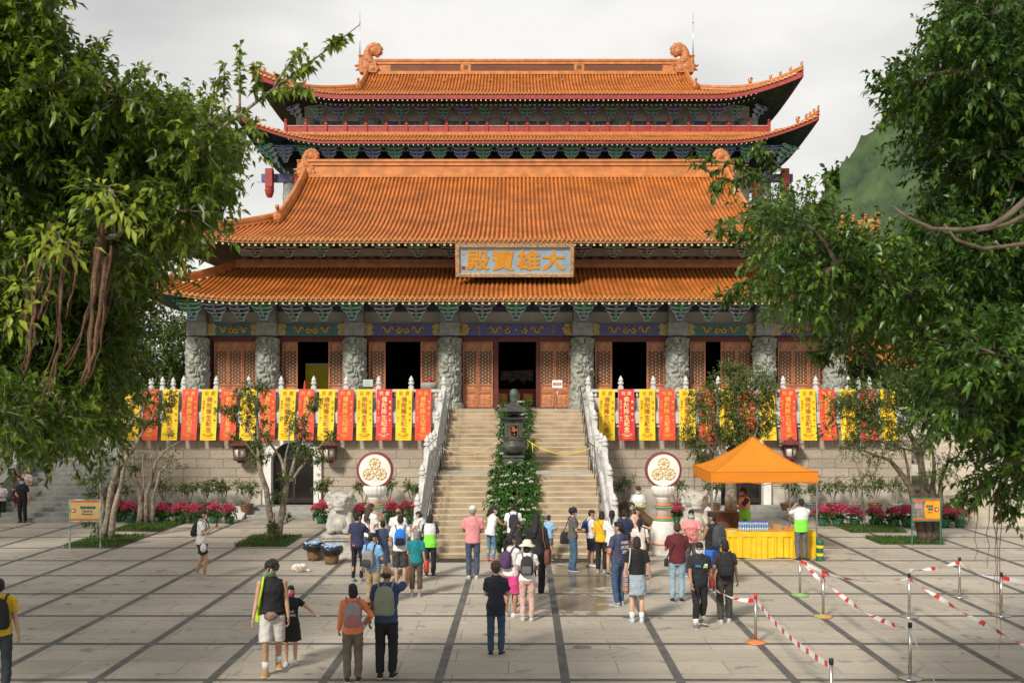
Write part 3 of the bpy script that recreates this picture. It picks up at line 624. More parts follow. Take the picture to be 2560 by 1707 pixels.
def hip_roof(th, ye, yr, ze, zr, xt, xv, tj, lift, xs, yb, sp, tl, r, yt=None, xtop=None, curve=0.5, soff=None, rafter=0.28, fascia=M_disc, name='roof', tip_out=0.35, rows2=False, cx=0.0, rdz=0.0, rfm=None, fh=0.15):
    """front eave at ye/ze, ridge at yr/zr; gabled hip when xtop is None, else a skirt roof that ends at xtop"""
    H = zr-ze; skirt = xtop is not None
    prof = lambda t: H*((1-curve)*t + curve*t*t)
    lf = lambda a: lift*max(0.0, (abs(a)-xs)/(xt-xs))**2.0 if abs(a) > xs else 0.0
    xv_ = xtop if skirt else xv; tj_ = 1.0 if skirt else tj
    def front(s, t):
        l = lf(s); q = max(0.0, 1-t/max(0.05, tj_))
        sh_ = tip_out*(l/lift if lift else 0)*max(0, q)
        return Vector((cx+s+math.copysign(sh_, s), ye + t*(yr-ye) - sh_, ze + prof(t) + l*q**1.3))
    tmx = lambda s: 1.0 if abs(s) <= xv_ else tj_*max(0.0, (xt-abs(s))/(xt-xv_))
    rf = MB(); Ln = math.hypot(yr-ye, H)
    tile_rows(rf, front, -xt, xt, sp, tmx, Ln, tl, r)
    yc = (ye+yb)/2; hl = (yb-ye)/2; run = tj_*(yr-ye)
    for sg in (-1, 1):
        def side(s, t, sg=sg):
            a = abs(s)/hl*xt; l = lift*max(0.0, (abs(s)-(hl-(xt-xs)))/(xt-xs))**2 if abs(s) > hl-(xt-xs) else 0.0
            q = 1-t
            sh_ = tip_out*(l/lift if lift else 0)*max(0, q)
            return Vector((cx+sg*(xt - t*(xt-xv_) + sh_), yc+s+math.copysign(sh_, s), ze + prof(t*tj_) + l*max(0, q)**1.3))
        tile_rows(rf, side, -hl, hl, sp*1.0, lambda s: min(1.0, max(0.0, (hl-abs(s))/run)), math.hypot(xt-xv_, prof(tj_)), tl*1.6, r)
    if not skirt:                                                 # back slope, seen from nowhere near: plain tile sheet
        rf.grid(lambda a, b: front((a*2-1)*(xv_), 1-b) + Vector((0, 2*(1-b)*0 + 2*(yr-ye)*(b), 0)), 8, 8, 1)
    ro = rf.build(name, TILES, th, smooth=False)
    # eave boards, rafters, soffit
    sN = 60; ss = [-xt + 2*xt*i/sN for i in range(sN+1)]
    so_y, so_z = soff; srings = []
    fb = MB(); fb.rings([[front(s,0)+Vector((0,.06,-.02)), front(s,0)+Vector((0,.06,-.02-fh)), front(s,0)+Vector((0,.14,-.02-fh)), front(s,0)+Vector((0,.14,-.02))] for s in ss], True, True, True)
    for sg in (-1, 1):
        ed = [Vector((cx+sg*xt, y, front(sg*xt, 0).z if 0 else 0)) for y in (0,)]
        ring = []; sring = []
        for i in range(49):
            s = -hl + 2*hl*i/48; l = lift*max(0.0, (abs(s)-(hl-(xt-xs)))/(xt-xs))**2 if abs(s) > hl-(xt-xs) else 0.0
            sh_ = tip_out*(l/lift if lift else 0); p = Vector((cx+sg*(xt + sh_ + .03), yc+s+math.copysign(sh_, s), ze+l)); ring.append([p+Vector((0,0,-.06)), p+Vector((0,0,-.05-fh)), p+Vector((-sg*.08,0,-.05-fh)), p+Vector((-sg*.08,0,-.06))])
            sring.append([p+Vector((-sg*.09,0,-.03-fh)), Vector((cx+sg*(xt-(so_y-ye)), yc+max(-(hl-(so_y-ye)), min(hl-(so_y-ye), s)), so_z))])
        fb.rings(ring, True, True, True); srings.append(sring)
    fb.build('eave_board', fascia, th)
    ra = MB(); so_y, so_z = soff; rl = xt-(so_y-ye)*0.72; n = int(2*rl/rafter)
    for i in range(n+1):
        s = -rl + 2*rl*i/n; p = front(s, 0); dz = (so_z - (p.z-.27))/(so_y-p.y)
        L = min(1.6, so_y-p.y); w = 0.045
        for row in range(2 if rows2 else 1):
            y0 = p.y + 0.12 + row*0.7; z0 = p.z - .04 - fh - row*0.16
            v = [(cx+s-w,y0,z0-2*w),(cx+s+w,y0,z0-2*w),(cx+s+w,y0,z0),(cx+s-w,y0,z0)]; v2 = [(a,b+L*0.5,c+L*0.5*max(0,dz)) for a,b,c in v]
            ra.add(v+v2, [(0,1,2,3)], 0); ra.add(v+v2, [(0,4,5,1),(1,5,6,2),(2,6,7,3),(3,7,4,0)], 1)
    ra.build('rafters', [M_cream if not rows2 else M_edge, M_darkred if rows2 else M_green], th)
    sf = MB(); xi = xt-(so_y-ye)
    sf.rings([[front(s,0)+Vector((0,.15,-.01-fh)), Vector((cx+max(-xi, min(xi, s)), so_y, so_z))] for s in ss], False, False, False)
    for q in srings: sf.rings(q, False, False, False)
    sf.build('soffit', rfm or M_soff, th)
    # ridges
    for sg in (-1, 1):
        hp = []
        for i in range(15):
            s = xt - (xt-xv_)*i/14.0; t = tmx(s) if s > xv_ else tj_
            hp.append(front(sg*s, t)+Vector((0, 0, .05)))
        rg = MB(); w = max(r,.078)*3.0; hh = max(r,.078)*5.1; ridge_stack(rg, hp, w, hh*0.85)
        up = Vector((0,0,hh*0.8)); bs = max(r, .078)
        rg.build('hip_ridge', M_ridge, th)
        d = (hp[0]-hp[4])
        for i, (q, s_) in enumerate(((0.15, .38), (1.3, .40), (2.4, .40), (3.5, .42), (6.0, .62))):
            k = int(q); p = hp[k].lerp(hp[k+1], q-k); b = MB(); beast(b, p+up, d, s_*(bs/0.085)); b.build('ridge_beast', M_orn, th, True)
        bk = MB(); hb = [Vector((p.x, 2*yc-p.y, p.z)) for p in hp]; ridge_stack(bk, hb, w, hh*0.85); bk.build('hip_ridge', M_ridge, th)
    if not skirt:
        for sg in (-1, 1):
            vp = [front(sg*xv, t)+Vector((0,0,.04)) for t in [tj*0.86 + (1-tj*0.86)*i/16 for i in range(17)]]
            rg = MB(); w = max(r,.078)*3.4; ridge_stack(rg, vp, w, max(r,.078)*6.5); rg.build('verge_ridge', M_ridge, th)
            ep = MB(); p = vp[0]; beast(ep, p+Vector((0,-.05,r*3)), Vector((0,-1,0)), max(r,.078)*9); ep.bbox(p.x-w*.7, p.x+w*.7, p.y-.2, p.y+.15, p.z-.05, p.z+r*6, .03); ep.build('ridge_end_beast', M_orn, th, True)
            g = MB(); a = [(front(0, tj+(1-tj)*i/10).y, front(0, tj+(1-tj)*i/10).z-.05) for i in range(11)]; quad_prism(g, cx+sg*xv-.08, cx+sg*xv+.08, a+[(2*yr-y, z) for y, z in a[::-1][1:]]); g.build('gable', M_redpaint, th)
    return front, ro
def main_ridge(th, y, z, hw, h, cx=0.0, panel=None):
    m = MB(); w = 0.5
    for a, b, k in ((0,.16,1.0),(.161,.22,.82),(.221,.66,.62),(.661,.74,.9),(.741,.86,.7),(.861,1.0,.95)): m.bbox(cx-hw, cx+hw, y-w*k/2, y+w*k/2, z+h*a, z+h*b, .02)
    return m.build('main_ridge', M_ridge, th)

# ------------------------------------------------------------------ bracket sets
def bracket_me(name, fillm, edgem, tiers=4, w0=0.46, w1=1.3, H=0.86, depth=0.2, accent=None):
    m = MB(); st = H/(tiers+0.8)
    m.prism([(-.10,0),(.10,0),(.16,.16),(-.16,.16)], -.12, .1, 2); m.prism([(-.12,-.015),(.12,-.015),(.18,.175),(-.18,.175)], -.10, .09, 1)
    for k in range(tiers):
        w = (w0+(w1-w0)*(k/(tiers-1))**.65)/2; z = .17+st*k; y = -.05-depth*k; h = st*0.74
        po = [(-w*.45,z),(w*.45,z),(w*.72,z+h*.25),(w*.86,z+h*.62),(w,z+h*.7),(w,z+h),(-w,z+h),(-w,z+h*.7),(-w*.86,z+h*.62),(-w*.72,z+h*.25)]
        c = (0, z+h/2); e = [(x+(0.032 if x > 0 else -0.032), zz+(0.026 if zz > c[1] else -0.026)) for x, zz in po]
        m.prism(po, y-.09, y+.12, 0); m.prism(e, y-.075, y+.10, 1)
        m.box(-.075, .075, y-.22, y+.2, z+h*.15, z+h*1.05, 0); m.box(-.055,.055, y-.226, y-.221, z+h*.25, z+h*.85, 1); m.box(-.03,.03, y-.231, y-.227, z+h*.38, z+h*.72, 0)
        for s in (-1, 1):
            xx = s*(w-.09); m.prism([(xx-.055,z+h),(xx+.055,z+h),(xx+.085,z+st),(xx-.085,z+st)], y-.09, y+.1, 0)
            m.prism([(xx-.07,z+h-.005),(xx+.07,z+h-.005),(xx+.1,z+st*.99),(xx-.1,z+st*.99)], y-.08, y+.09, 1)
    return m.build(name, [fillm, edgem, accent or M_blue], data_only=True)
BR_G = bracket_me('bracket_set', M_green, M_edge); BR_P = bracket_me('bracket_set', M_purple, M_edge, accent=M_green)

# ------------------------------------------------------------------ main hall
hall = thing('temple_hall', 'large front temple hall with orange glazed double roof and carved dragon pillars', 'temple', (0, 46, TF))
YC = 46.0; COLX = [2.97, 7.24, 11.15, 14.3]; CXS = [-x for x in COLX[::-1]] + COLX
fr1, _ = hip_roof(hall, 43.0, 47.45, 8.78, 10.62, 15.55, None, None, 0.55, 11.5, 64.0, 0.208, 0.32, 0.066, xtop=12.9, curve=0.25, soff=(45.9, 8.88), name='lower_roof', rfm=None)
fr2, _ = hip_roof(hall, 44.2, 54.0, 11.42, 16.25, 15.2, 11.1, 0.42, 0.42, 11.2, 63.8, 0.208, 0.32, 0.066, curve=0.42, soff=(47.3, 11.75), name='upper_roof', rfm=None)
main_ridge(hall, 54.0, 16.15, 11.0, 0.95)
for s in (-1, 1): owl_tail('ridge_dragon', hall, s*11.15, 54.0, 16.2, 1.5, -s, 0.45)
# skirt top ridge against the upper wall
m = MB(); m.bbox(-12.95, 12.95, 47.15, 47.6, 10.56, 10.78, .03); m.bbox(-12.9, 12.9, 47.22, 47.6, 10.781, 10.88, .02); m.bbox(-12.93, 12.93, 47.18, 47.6, 10.881, 10.95, .02); m.build('wall_ridge', M_ridge, hall)
# walls
m = MB(); m.box(-12.8, 12.8, 47.62, 47.8, 10.3, 11.8); m.box(-12.8, -12.6, 47.8, 60, 10.3, 11.8); m.box(12.6, 12.8, 47.8, 60, 10.3, 11.8); m.build('upper_wall', M_plaster, hall)
m = MB(); m.bbox(-12.85, 12.85, 47.5, 47.61, 10.97, 11.12, .01); m.build('violet_beam', mat('violet_beam_paint', (0.10, 0.05, 0.075), 0.6, 0.3, 5), hall)
m = MB()
for i in range(52):
    x = -12.6+25.2*i/51; m.tube([(x-.13,47.49,11.03),(x-.06,47.49,11.08),(x+.06,47.49,11.08),(x+.13,47.49,11.03),(x+.06,47.49,10.99),(x-.06,47.49,10.99),(x-.13,47.49,11.03)], .011, 4)
m.build('beam_scrolls', M_edge, hall)
m = MB(); m.box(-12.82, 12.82, 47.40, 47.619, 11.52, 11.8); m.build('upper_eave_beam', M_purple, hall)  # dark violet beam under the upper eave
for i in range(-8, 9):
    part(BR_G if i % 3 == 0 else BR_P, 'bracket_set', hall, (i*1.48, 46.7, 11.0), scale=(0.98, 1, 0.66))
# ground storey
def relief(a, b, seed):
    th = 2*math.pi*a; z = b*3.15
    w = Vector((math.cos(th)*1.6, math.sin(th)*1.6, z*1.5+seed))
    d = noise.noise(w*1.1+Vector((noise.noise(w*1.3)*2.2, noise.noise(w*1.3+Vector((5,5,5)))*2.2, 0)))
    d = 1-abs(d)*2.6; q = th*1.0 + 4.2*b*math.pi; c = math.exp(-((math.sin(q*0.5+noise.noise(w*.7)*1.2))/0.30)**2)
    d2 = 1-abs(noise.noise(w*3.1+Vector((9,2,4))))*3.0
    rr = 0.43 + 0.085*max(-.7, d) + 0.06*c + 0.042*d2
    if b < 0.03 or b > 0.985: rr = 0.45
    return (rr*math.cos(th), rr*math.sin(th), z)
m = MB(); N1, N2 = 84, 150
m.grid(lambda a, b: relief(a % 1.0, b, 3.0), N1, N2)
for ex in (-1, 1):                                               # dragon head looking out near the top
    m.tube([(ex*.10,-.46,2.86),(ex*.2,-.5,3.0),(ex*.3,-.44,3.1)], [.05,.04,.015], 6); m.ell((ex*.09,-.5,2.78), (.05,.05,.05), 8, 6)
m.ell((0,-.47,2.72), (.17,.12,.17), 10, 8); m.ell((0,-.56,2.58), (.11,.1,.08), 10, 8); m.tube([(-.13,-.52,2.46),(0,-.6,2.43),(.13,-.52,2.46)], [.035,.05,.035], 8)
COLME = m.build('dragon_column', M_carved, data_only=True, smooth=True)
m = MB(); m.lathe([(.62,0),(.62,.18),(.56,.24),(.5,.3)], 20, (0,0,0)); CB = m.build('column_base', M_carved, data_only=True)
m = MB(); m.bbox(-.44,.44,-.3,.4,0,0.62,.02); m.box(-.46,.46,-.32,.4,.3,.33); m.bbox(-.40,.40,-.26,.4,.621,1.4,.02); CAPM = m.build('stone_capital', M_stone, data_only=True)
for i, x in enumerate(CXS):
    c = part(COLME, 'dragon_column', hall, (x, YC, TF+0.02), rz=0.0 if i % 2 else 0.06)
    part(CB, 'column_base', c, (x, YC, TF+0.001)); part(CAPM, 'column_capital', c, (x, YC+.03, TF+3.24))
m = MB(); m.box(-14.4, 14.4, 46.5, 46.68, 7.93, 8.95); m.box(-14.6, -14.4, 46.5, 62, TF, 8.95); m.box(14.4, 14.6, 46.5, 62, TF, 8.95); m.box(-14.6, 14.6, 62, 62.2, TF, 16); m.build('plaster_wall', M_plaster, hall)
m = MB(); m.box(-14.4, 14.4, 45.98, 46.499, 8.46, 8.95); m.build('eave_beam', M_purple, hall)
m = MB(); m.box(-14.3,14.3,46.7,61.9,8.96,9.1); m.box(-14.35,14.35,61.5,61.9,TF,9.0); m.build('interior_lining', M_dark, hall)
bx = []
for i in range(7):
    a, b = CXS[i], CXS[i+1]; k = 3 if i == 3 else 2
    bx += [(a, 1)] + [(a+(b-a)*j/(k+1), 1 if (i == 3 and j == 2) else 0) for j in range(1, k+1)]
bx.append((CXS[-1], 1))
for x, g in bx: part(BR_G if g else BR_P, 'bracket_set', hall, (x, 45.5 if not g else 45.3, 8.0 if not g else 8.02), scale=(0.95, 1, 0.93))
def squiggle(mb, cx, y, z, w, h, flip):
    f = -1 if flip else 1
    mb.tube([(cx+f*(-w*.5+w*t), y, z+math.sin(t*9.5)*h*.34) for t in [i/16 for i in range(17)]], [.035*(1-.7*abs(2*t-1)**2)+.008 for t in [i/16 for i in range(17)]], 5)
    s = [(-.1,.3),(.15,.38),(.3,.22),(.05,.02),(-.15,-.08),(-.05,-.34),(.22,-.34),(.34,-.2)]
    mb.tube([(cx+f*(w*.85+p*h), y, z+q*h) for p, q in s], [.03,.045,.05,.05,.05,.05,.045,.02], 5); mb.ell((cx+f*(w*.85+.3*h), y, z-.2*h), (.06,.03,.06), 6, 5)
    for k in range(4): mb.tube([(cx+f*(-w*.3+w*.22*k), y, z), (cx+f*(-w*.3+w*.22*k+.05), y, z+(.13 if k % 2 else -.14))], [.018,.008], 4)
def mottle(name, a, b, c):
    m = bpy.data.materials.new(name); m.use_nodes = True; n = m.node_tree; bs = n.nodes['Principled BSDF']; t = n.nodes.new('ShaderNodeTexCoord')
    w = n.nodes.new('ShaderNodeTexNoise'); w.inputs['Scale'].default_value = 11; w.inputs['Detail'].default_value = 4; w.inputs['Distortion'].default_value = 1.2
    r = n.nodes.new('ShaderNodeValToRGB'); e = r.color_ramp.elements; e[0].color = (*a, 1); e[0].position = .38; e[1].color = (*c, 1); e[1].position = .66; e.new(.5).color = (*b, 1)
    n.links.new(t.outputs['Object'], w.inputs['Vector']); n.links.new(w.outputs['Fac'], r.inputs['Fac']); n.links.new(r.outputs[0], bs.inputs['Base Color']); bs.inputs['Roughness'].default_value = .5
    return m
M_bg = mottle('painted_beam_green', (0.02,0.12,0.12), (0.05,0.2,0.17), (0.11,0.06,0.16)); M_bb = mottle('painted_beam_blue', (0.05,0.06,0.2), (0.09,0.11,0.28), (0.16,0.07,0.12))
M_frame = mottle('enamel_border', (0.09,0.20,0.24), (0.50,0.24,0.06), (0.55,0.42,0.22))
LEAFME = {}
def leaf_door(w, hall_, x, y, z0=TF, h=2.98):
    """one lattice door leaf, left edge at x"""
    if 'd' not in LEAFME:
        m = MB(); W_ = 0.7
        for a, b in ((0,.075),(.625,.7)): m.box(a, b, -.04, .04, 0, h)
        for a, b in ((0,.1),(.62,.72),(.98,1.06),(2.52,2.6),(2.9,h)): m.box(.076, .624, -.038, .038, a, b)
        m.box(.076,.624,.0,.03,.1,.62,1); m.bbox(.13,.57,-.022,-.001,.15,.57,.02,1); m.box(.076,.624,.0,.03,.72,.98,1); m.bbox(.12,.58,-.022,-.001,.77,.93,.015,1); m.box(.076,.624,0,.03,2.6,2.9,1); m.bbox(.12,.58,-.022,-.001,2.65,2.85,.015,1)
        LEAFME['d'] = m.build('door_leaf', [M_wood, M_woodlight], data_only=True)
        m = MB(); x0, x1, z0_, z1 = .078, .622, 1.062, 2.518
        m.box(x0, x1, .012, .02, z0_, z1, 1)
        st = .136
        for i in range(1, 4): m.box(x0+st*i-.009, x0+st*i+.009, -.022, .008, z0_, z1)
        for sg in (-1, 1):
            for c in np.arange(-1.0, 3.2, 0.157):                 # diagonals at 30 degrees, clipped to the opening
                pts = []
                f = lambda xx: z0_ + c + sg*(xx-(x0+x1)/2)*0.577
                lo, hi = x0, x1
                za, zb = f(lo), f(hi)
                if max(za, zb) < z0_ or min(za, zb) > z1: continue
                ts = [0.0, 1.0]
                for zl in (z0_, z1):
                    if (za-zl)*(zb-zl) < 0:
                        t = (zl-za)/(zb-za)
                        if (zb > za) == (zl == z0_): ts[0] = max(ts[0], t)
                        else: ts[1] = min(ts[1], t)
                if ts[1]-ts[0] < .05: continue
                pa = (lo+(hi-lo)*ts[0], -.0075, za+(zb-za)*ts[0]); pb = (lo+(hi-lo)*ts[1], -.0075, za+(zb-za)*ts[1])
                m.bar(pa, pb, .028-.002*sg, .018)
        LEAFME['l'] = m.build('lattice', [M_lattice, mat('lattice_backing', (0.035,0.02,0.014), .7, .2, 4)], data_only=True)
    o = part(LEAFME['d'], 'door_leaf', hall_, (x, y, z0+.05), scale=(w/0.7, 1, 1)); l = bpy.data.objects.new('lattice', LEAFME['l']); COL.objects.link(l); l.parent = o
    return o
def pxx(u): return (u-CX)/F*46.3
def leaves(spec, yy=46.35):
    for x0, x1, n in spec:
        for i in range(n): leaf_door((x1-x0)/n-.012, hall, x0+(x1-x0)*i/n+.006, yy)
def zu(x0, k): return lambda z: pxx(x0+z*k)
r5 = zu(1000, .34014); r4 = zu(300, .34014); r6 = zu(1700, .36565)
SP = [ (r5(460), r5(685), 2), (r5(1025), r5(1248), 2), (r5(1432), r5(1560), 1), (r5(1812), r5(1950), 1),
       (r6(68), r6(176), 1), (r6(278), r6(500), 2), (r6(668), r6(985), 3), (r4(690), r4(1003), 3), (r4(1188), r4(1306), 1), (r4(1530), r4(1645), 1), (r4(1826), r4(1952), 1), (r5(150), r5(280), 1)]
leaves(SP)
for i in range(7):
    a, b = CXS[i]+.42, CXS[i+1]-.42
    m = MB(); m.box(a, b, 46.28, 46.44, 7.1, 7.34); m.box(a, a+.1, 46.28, 46.44, TF, 7.099); m.box(b-.1, b, 46.28, 46.44, TF, 7.099); m.box(a+.101,b-.101,46.3,46.42,TF+.001,TF+.05)
    if i == 3:
        for xx in (r5(690), r5(1000)): m.box(xx, xx+.2, 46.29, 46.43, TF+.051, 7.099)
    m.build('door_frame', M_darkred, hall)
    bm_ = MB(); bm_.bbox(a-.05, b+.05, 46.12, 46.27, 7.36, 7.92, .01); bo = bm_.build('painted_beam', M_bg if i in (0, 1, 5) else M_bb, hall)
    for s, xx in ((1, a-.03), (-1, b+.03)):
        g = MB(); g.prism([(xx,7.38),(xx+s*.32,7.38),(xx+s*.44,7.5),(xx+s*.34,7.64),(xx+s*.44,7.78),(xx+s*.32,7.9),(xx,7.9)], 46.095, 46.119); g.build('gilt_end', mat('gilt_panel', (0.5,0.36,0.12), .5, .35, 14, bump=.6, bscale=22), bo)
    d = MB(); c = (a+b)/2; w = (b-a)
    if i == 3:
        squiggle(d, c-.95, 46.1, 7.64, .62, .42, False); squiggle(d, c+.95, 46.1, 7.64, .62, .42, True)
        for s in (-1, 1):
            squiggle(d, c+s*2.2, 46.1, 7.64, .2, .36, s < 0); d.tube([(c+s*1.62,46.1,7.4),(c+s*1.72,46.1,7.52),(c+s*1.62,46.1,7.64),(c+s*1.72,46.1,7.76),(c+s*1.62,46.1,7.9)], .025, 4)
    else: squiggle(d, c-w*.2, 46.1, 7.64, w*.16, .4, False); squiggle(d, c+w*.2, 46.1, 7.64, w*.16, .4, True)
    d.ell((c,46.1,7.64), (.06,.03,.05), 8, 6); d.build('dragon_motif', M_gold, bo, True)
m = MB(); m.box(r4(1290), r4(1560), 48.5, 48.6, TF+.01, 6.12); m.build('yellow_screen', mat('yellow_screen_cloth', (0.62,0.50,0.02), .7, .1, 2), hall)
m = MB(); m.box(r4(1290), r4(1560), 48.45, 48.6, 6.13, 6.19); m.build('screen_top', M_white, hall)
m = MB(); m.box(-1.9, 1.9, 49.6, 50.2, TF+.002, 5.0); m.box(-1.7,1.7,49.57,49.599,4.88,4.96,1)
for k in range(5): m.box(-1.5+.62*k,-1.05+.62*k,49.57,49.599,4.25,4.78,2)
m.build('altar_table', [M_redpaint, mat('bright_red_cloth',(0.6,0.02,0.015),.6,.1,3), M_gold], hall)
m = MB(); m.prism([(-.75,5.9),(.85,5.95),(.85,5.35),(.5,5.5),(.42,5.2),(.1,5.55),(-.3,5.25),(-.4,5.5),(-.75,5.4)], 50.6, 50.64); m.build('altar_cloth', mat('pale_altar_cloth', (0.16,0.12,0.09), .8, .5, 7), hall)

# name board
pl = thing('name_board', 'blue name board with four golden characters in an enamelled frame between the two front roofs', 'sign', (0, 44.75, 9.9))
pw, ph = 2.58, 1.46; tilt = Matrix.Translation(Vector((-.05, 44.80, 9.86))) @ Matrix.Rotation(R(17), 4, 'X')
def T(mb): mb.v = [tuple(tilt @ Vector(p)) for p in mb.v]; return mb
m = MB(); m.box(-pw+.17, pw-.17, 0, .055, .15, ph-.15); T(m).build('board', mat('pale_blue_board', (0.30,0.41,0.50), .6, .12, 2.5, detail=8), pl)
m = MB(); m.bbox(-pw,pw,-.1,.09,0,.16,.03); m.bbox(-pw,pw,-.1,.09,ph-.16,ph,.03); m.bbox(-pw,-pw+.18,-.1,.09,.161,ph-.161,.03); m.bbox(pw-.18,pw,-.1,.09,.161,ph-.161,.03); T(m).build('frame', M_frame, pl)
m = MB(); m.box(-pw-.03,pw+.03,.06,.13,-.03,ph+.03); T(m).build('outer_frame', M_redpaint, pl)
m = MB()
for i, c in enumerate('殿寶雄大'): put_text(m, c, (-1.62+1.1*i, -.004, .73), 0.93, sx=1.1, off=.028, ext=.02)
T(m).build('characters', mat('golden_characters', (0.62,0.285,0.03), .5, .1, 5), pl)
m = MB()
for i, c in enumerate('沈丁'): put_text(m, c, (-2.24, -.003, .98-.26*i), 0.17, off=.01)
T(m).build('signature', M_gold, pl)
m = MB(); m.box(-2.32,-2.16,-.006,-.001,.30,.46); T(m).build('red_seal', M_redpaint, pl)

# ------------------------------------------------------------------ rear hall
rear = thing('rear_temple_hall', 'taller rear temple hall with two upturned orange roofs and a red balcony', 'temple', (0.85, 79, 0)); RX = 0.85
m = MB(); m.box(RX-17.2, RX+17.2, 79.2, 110, 0, 27.5); m.build('main_wall', M_plaster, rear)
hip_roof(rear, 75.4, 83.0, 27.05, 30.8, 19.4, 12.9, 0.45, 1.42, 13.6, 112, 0.26, 0.36, 0.083, curve=0.45, soff=(79.0, 27.3), rafter=.36, fascia=M_redpaint, name='top_roof', tip_out=.7, rows2=True, cx=RX, fh=.42)
hip_roof(rear, 74.6, 76.9, 23.45, 24.35, 20.3, None, None, 1.55, 14.5, 113, 0.26, 0.36, 0.083, xtop=18.6, curve=.2, soff=(78.6, 23.6), rafter=.36, fascia=M_redpaint, name='balcony_roof', tip_out=.7, rows2=False, cx=RX, fh=.3)
mr = main_ridge(rear, 83.0, 30.75, 12.6, 1.25, RX)
m = MB(); m.box(RX-11.0, RX+11.0, 82.83, 82.844, 31.06, 31.54); m.build('ridge_band', brick_mat('ridge_fretwork', (0.36,0.13,0.04), (0.28,0.095,0.03), (0.10,0.03,0.015), .14, .10, 'xz', .03, .6, .5), rear)
for i, c in enumerate('情有樂利'):
    x = ((1.0884*[848,1070,1330,1552][i])-CX)/F*83; q = MB(); q.bbox(x-.42,x+.42,82.80,82.829,31.03,31.57,.01); q.build('ridge_plaque', M_ridge, rear)
    q = MB(); put_text(q, c, (x, 82.79, 31.3), .48, off=.01); q.build('ridge_character', mat('char_brown',(0.10,0.04,0.02),.6,.1,4), rear)
for s in (-1, 1):
    o = owl_tail('ridge_dragon', rear, RX+s*12.95, 83.0, 30.85, 2.5, -s, .75)
    m = MB(); m.tube([(RX+s*13.5,83,32.3),(RX+s*13.5,83,33.4),(RX+s*13.5,83,35.9)], [.05,.03,.012], 6); m.ell((RX+s*13.5,83,35.0), .07, 8, 6); m.build('lightning_rod', M_steel, rear, True)
m = MB()
for i in range(14):
    x = RX-12.2+24.4*i/13; y, z = 81.4, 29.72; m.prism([(x-.16,z),(x+.16,z),(x+.17,z+.1),(x,z+.24),(x-.17,z+.1)], y-.2, y+.5)
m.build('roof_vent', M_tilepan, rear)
M_edge2 = mat('white_edge_paint', (0.62,0.68,0.68), .6, .1, 8)
BR_B = bracket_me('bracket_set', M_blue, M_edge2, 4, .5, 1.55, 1.1, .22, M_green); BR_G2 = bracket_me('bracket_set', mat('bright_green_paint',(0.03,0.29,0.16),.55,.3,6), M_edge2, 4, .5, 1.55, 1.1, .22)
BR_S = bracket_me('bracket_set', M_blue, M_edge2, 3, .45, 1.15, .95, .2, M_green); BR_S2 = bracket_me('bracket_set', M_green, M_edge2, 3, .45, 1.15, .95, .2)
for i in range(-11, 12): part(BR_B if i % 2 else BR_G2, 'bracket_set', rear, (RX+i*1.65, 76.9, 22.3), scale=(1,1,1.0))
for i in range(-10, 11): part(BR_S if i % 2 else BR_S2, 'bracket_set', rear, (RX+i*1.6, 78.5, 25.95), scale=(1.05 if i % 3 else 1.4, 1, 1))
for s in (-1, 1):
    for k in range(10):
        part(BR_S if k % 2 else BR_S2, 'bracket_set', rear, (RX+s*17.5, 80.4+1.6*k, 25.95), rz=R(90*s), scale=(1.05,1,1)); part(BR_B if k % 2 else BR_G2, 'bracket_set', rear, (RX+s*19.0, 78.6+1.7*k, 22.3), rz=R(90*s))
    part(BR_S, 'bracket_set', rear, (RX+s*17.5, 78.6, 25.95), rz=R(45*s), scale=(1.3,1.3,1)); part(BR_G2, 'bracket_set', rear, (RX+s*19.0, 77.0, 22.3), rz=R(45*s), scale=(1.3,1.3,1))
m = MB(); m.box(RX-18.6,RX+18.6,77.0,77.4,23.2,23.6); m.build('blue_beam', M_blue, rear)
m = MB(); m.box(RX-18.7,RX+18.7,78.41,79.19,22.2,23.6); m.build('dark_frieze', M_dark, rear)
m = MB(); m.bbox(RX-18.7,RX+18.7,76.6,77.0,24.22,24.5,.03); m.build('wall_ridge', M_ridge, rear)
bal = MB(); bal.box(RX-18.2,RX+18.2,77.1,77.22,24.5,25.02); bal.build('balcony_panel', M_redpaint, rear)
m = MB(); m.bbox(RX-18.2,RX+18.2,77.05,77.27,25.021,25.1,.02); m.build('balcony_rail', mat('faded_red',(0.50,0.30,0.25),.7,.2,3), rear)
for i in range(25):
    x = RX-18.2+36.4*i/24; m = MB(); m.bbox(x-.11,x+.11,77.0,77.3,24.5,25.35,.02); m.lathe([(.09,0),(.06,.03),(.12,.08),(.12,.18),(.04,.26),(.01,.3)], 10, (x,77.15,25.351)); m.build('balcony_post', M_redpaint, rear)
m = MB(); m.box(RX-17.3,RX+17.3,79.05,79.199,25.35,25.95); m.build('upper_painted_beam', M_bb, rear)
g = MB()
for i in range(12):
    x = RX-16.5+33*i/11
    if i < 11: squiggle(g, x+1.2, 79.0, 25.65, .5, .4, i % 2 == 0); squiggle(g, x+2.0, 79.0, 25.65, .4, .4, i % 2 == 1)
    g.bbox(x+.55,x+.75,79.0,79.04,25.36,25.94,.01); g.bbox(x-.75,x-.55,79.0,79.04,25.36,25.94,.01)
g.build('beam_gilding', mat('gilt_panel2', (0.5,0.4,0.14), .5, .3, 12), rear)
for i in range(8):
    x = RX-17.0+34*i/7; m = MB(); m.lathe([(.75,0),(.8,.1),(.95,.35),(.95,.5),(.8,.6),(.8,1.1)], 20, (x,79.0,24.9)); m.build('drum_column', M_carved, rear, True)
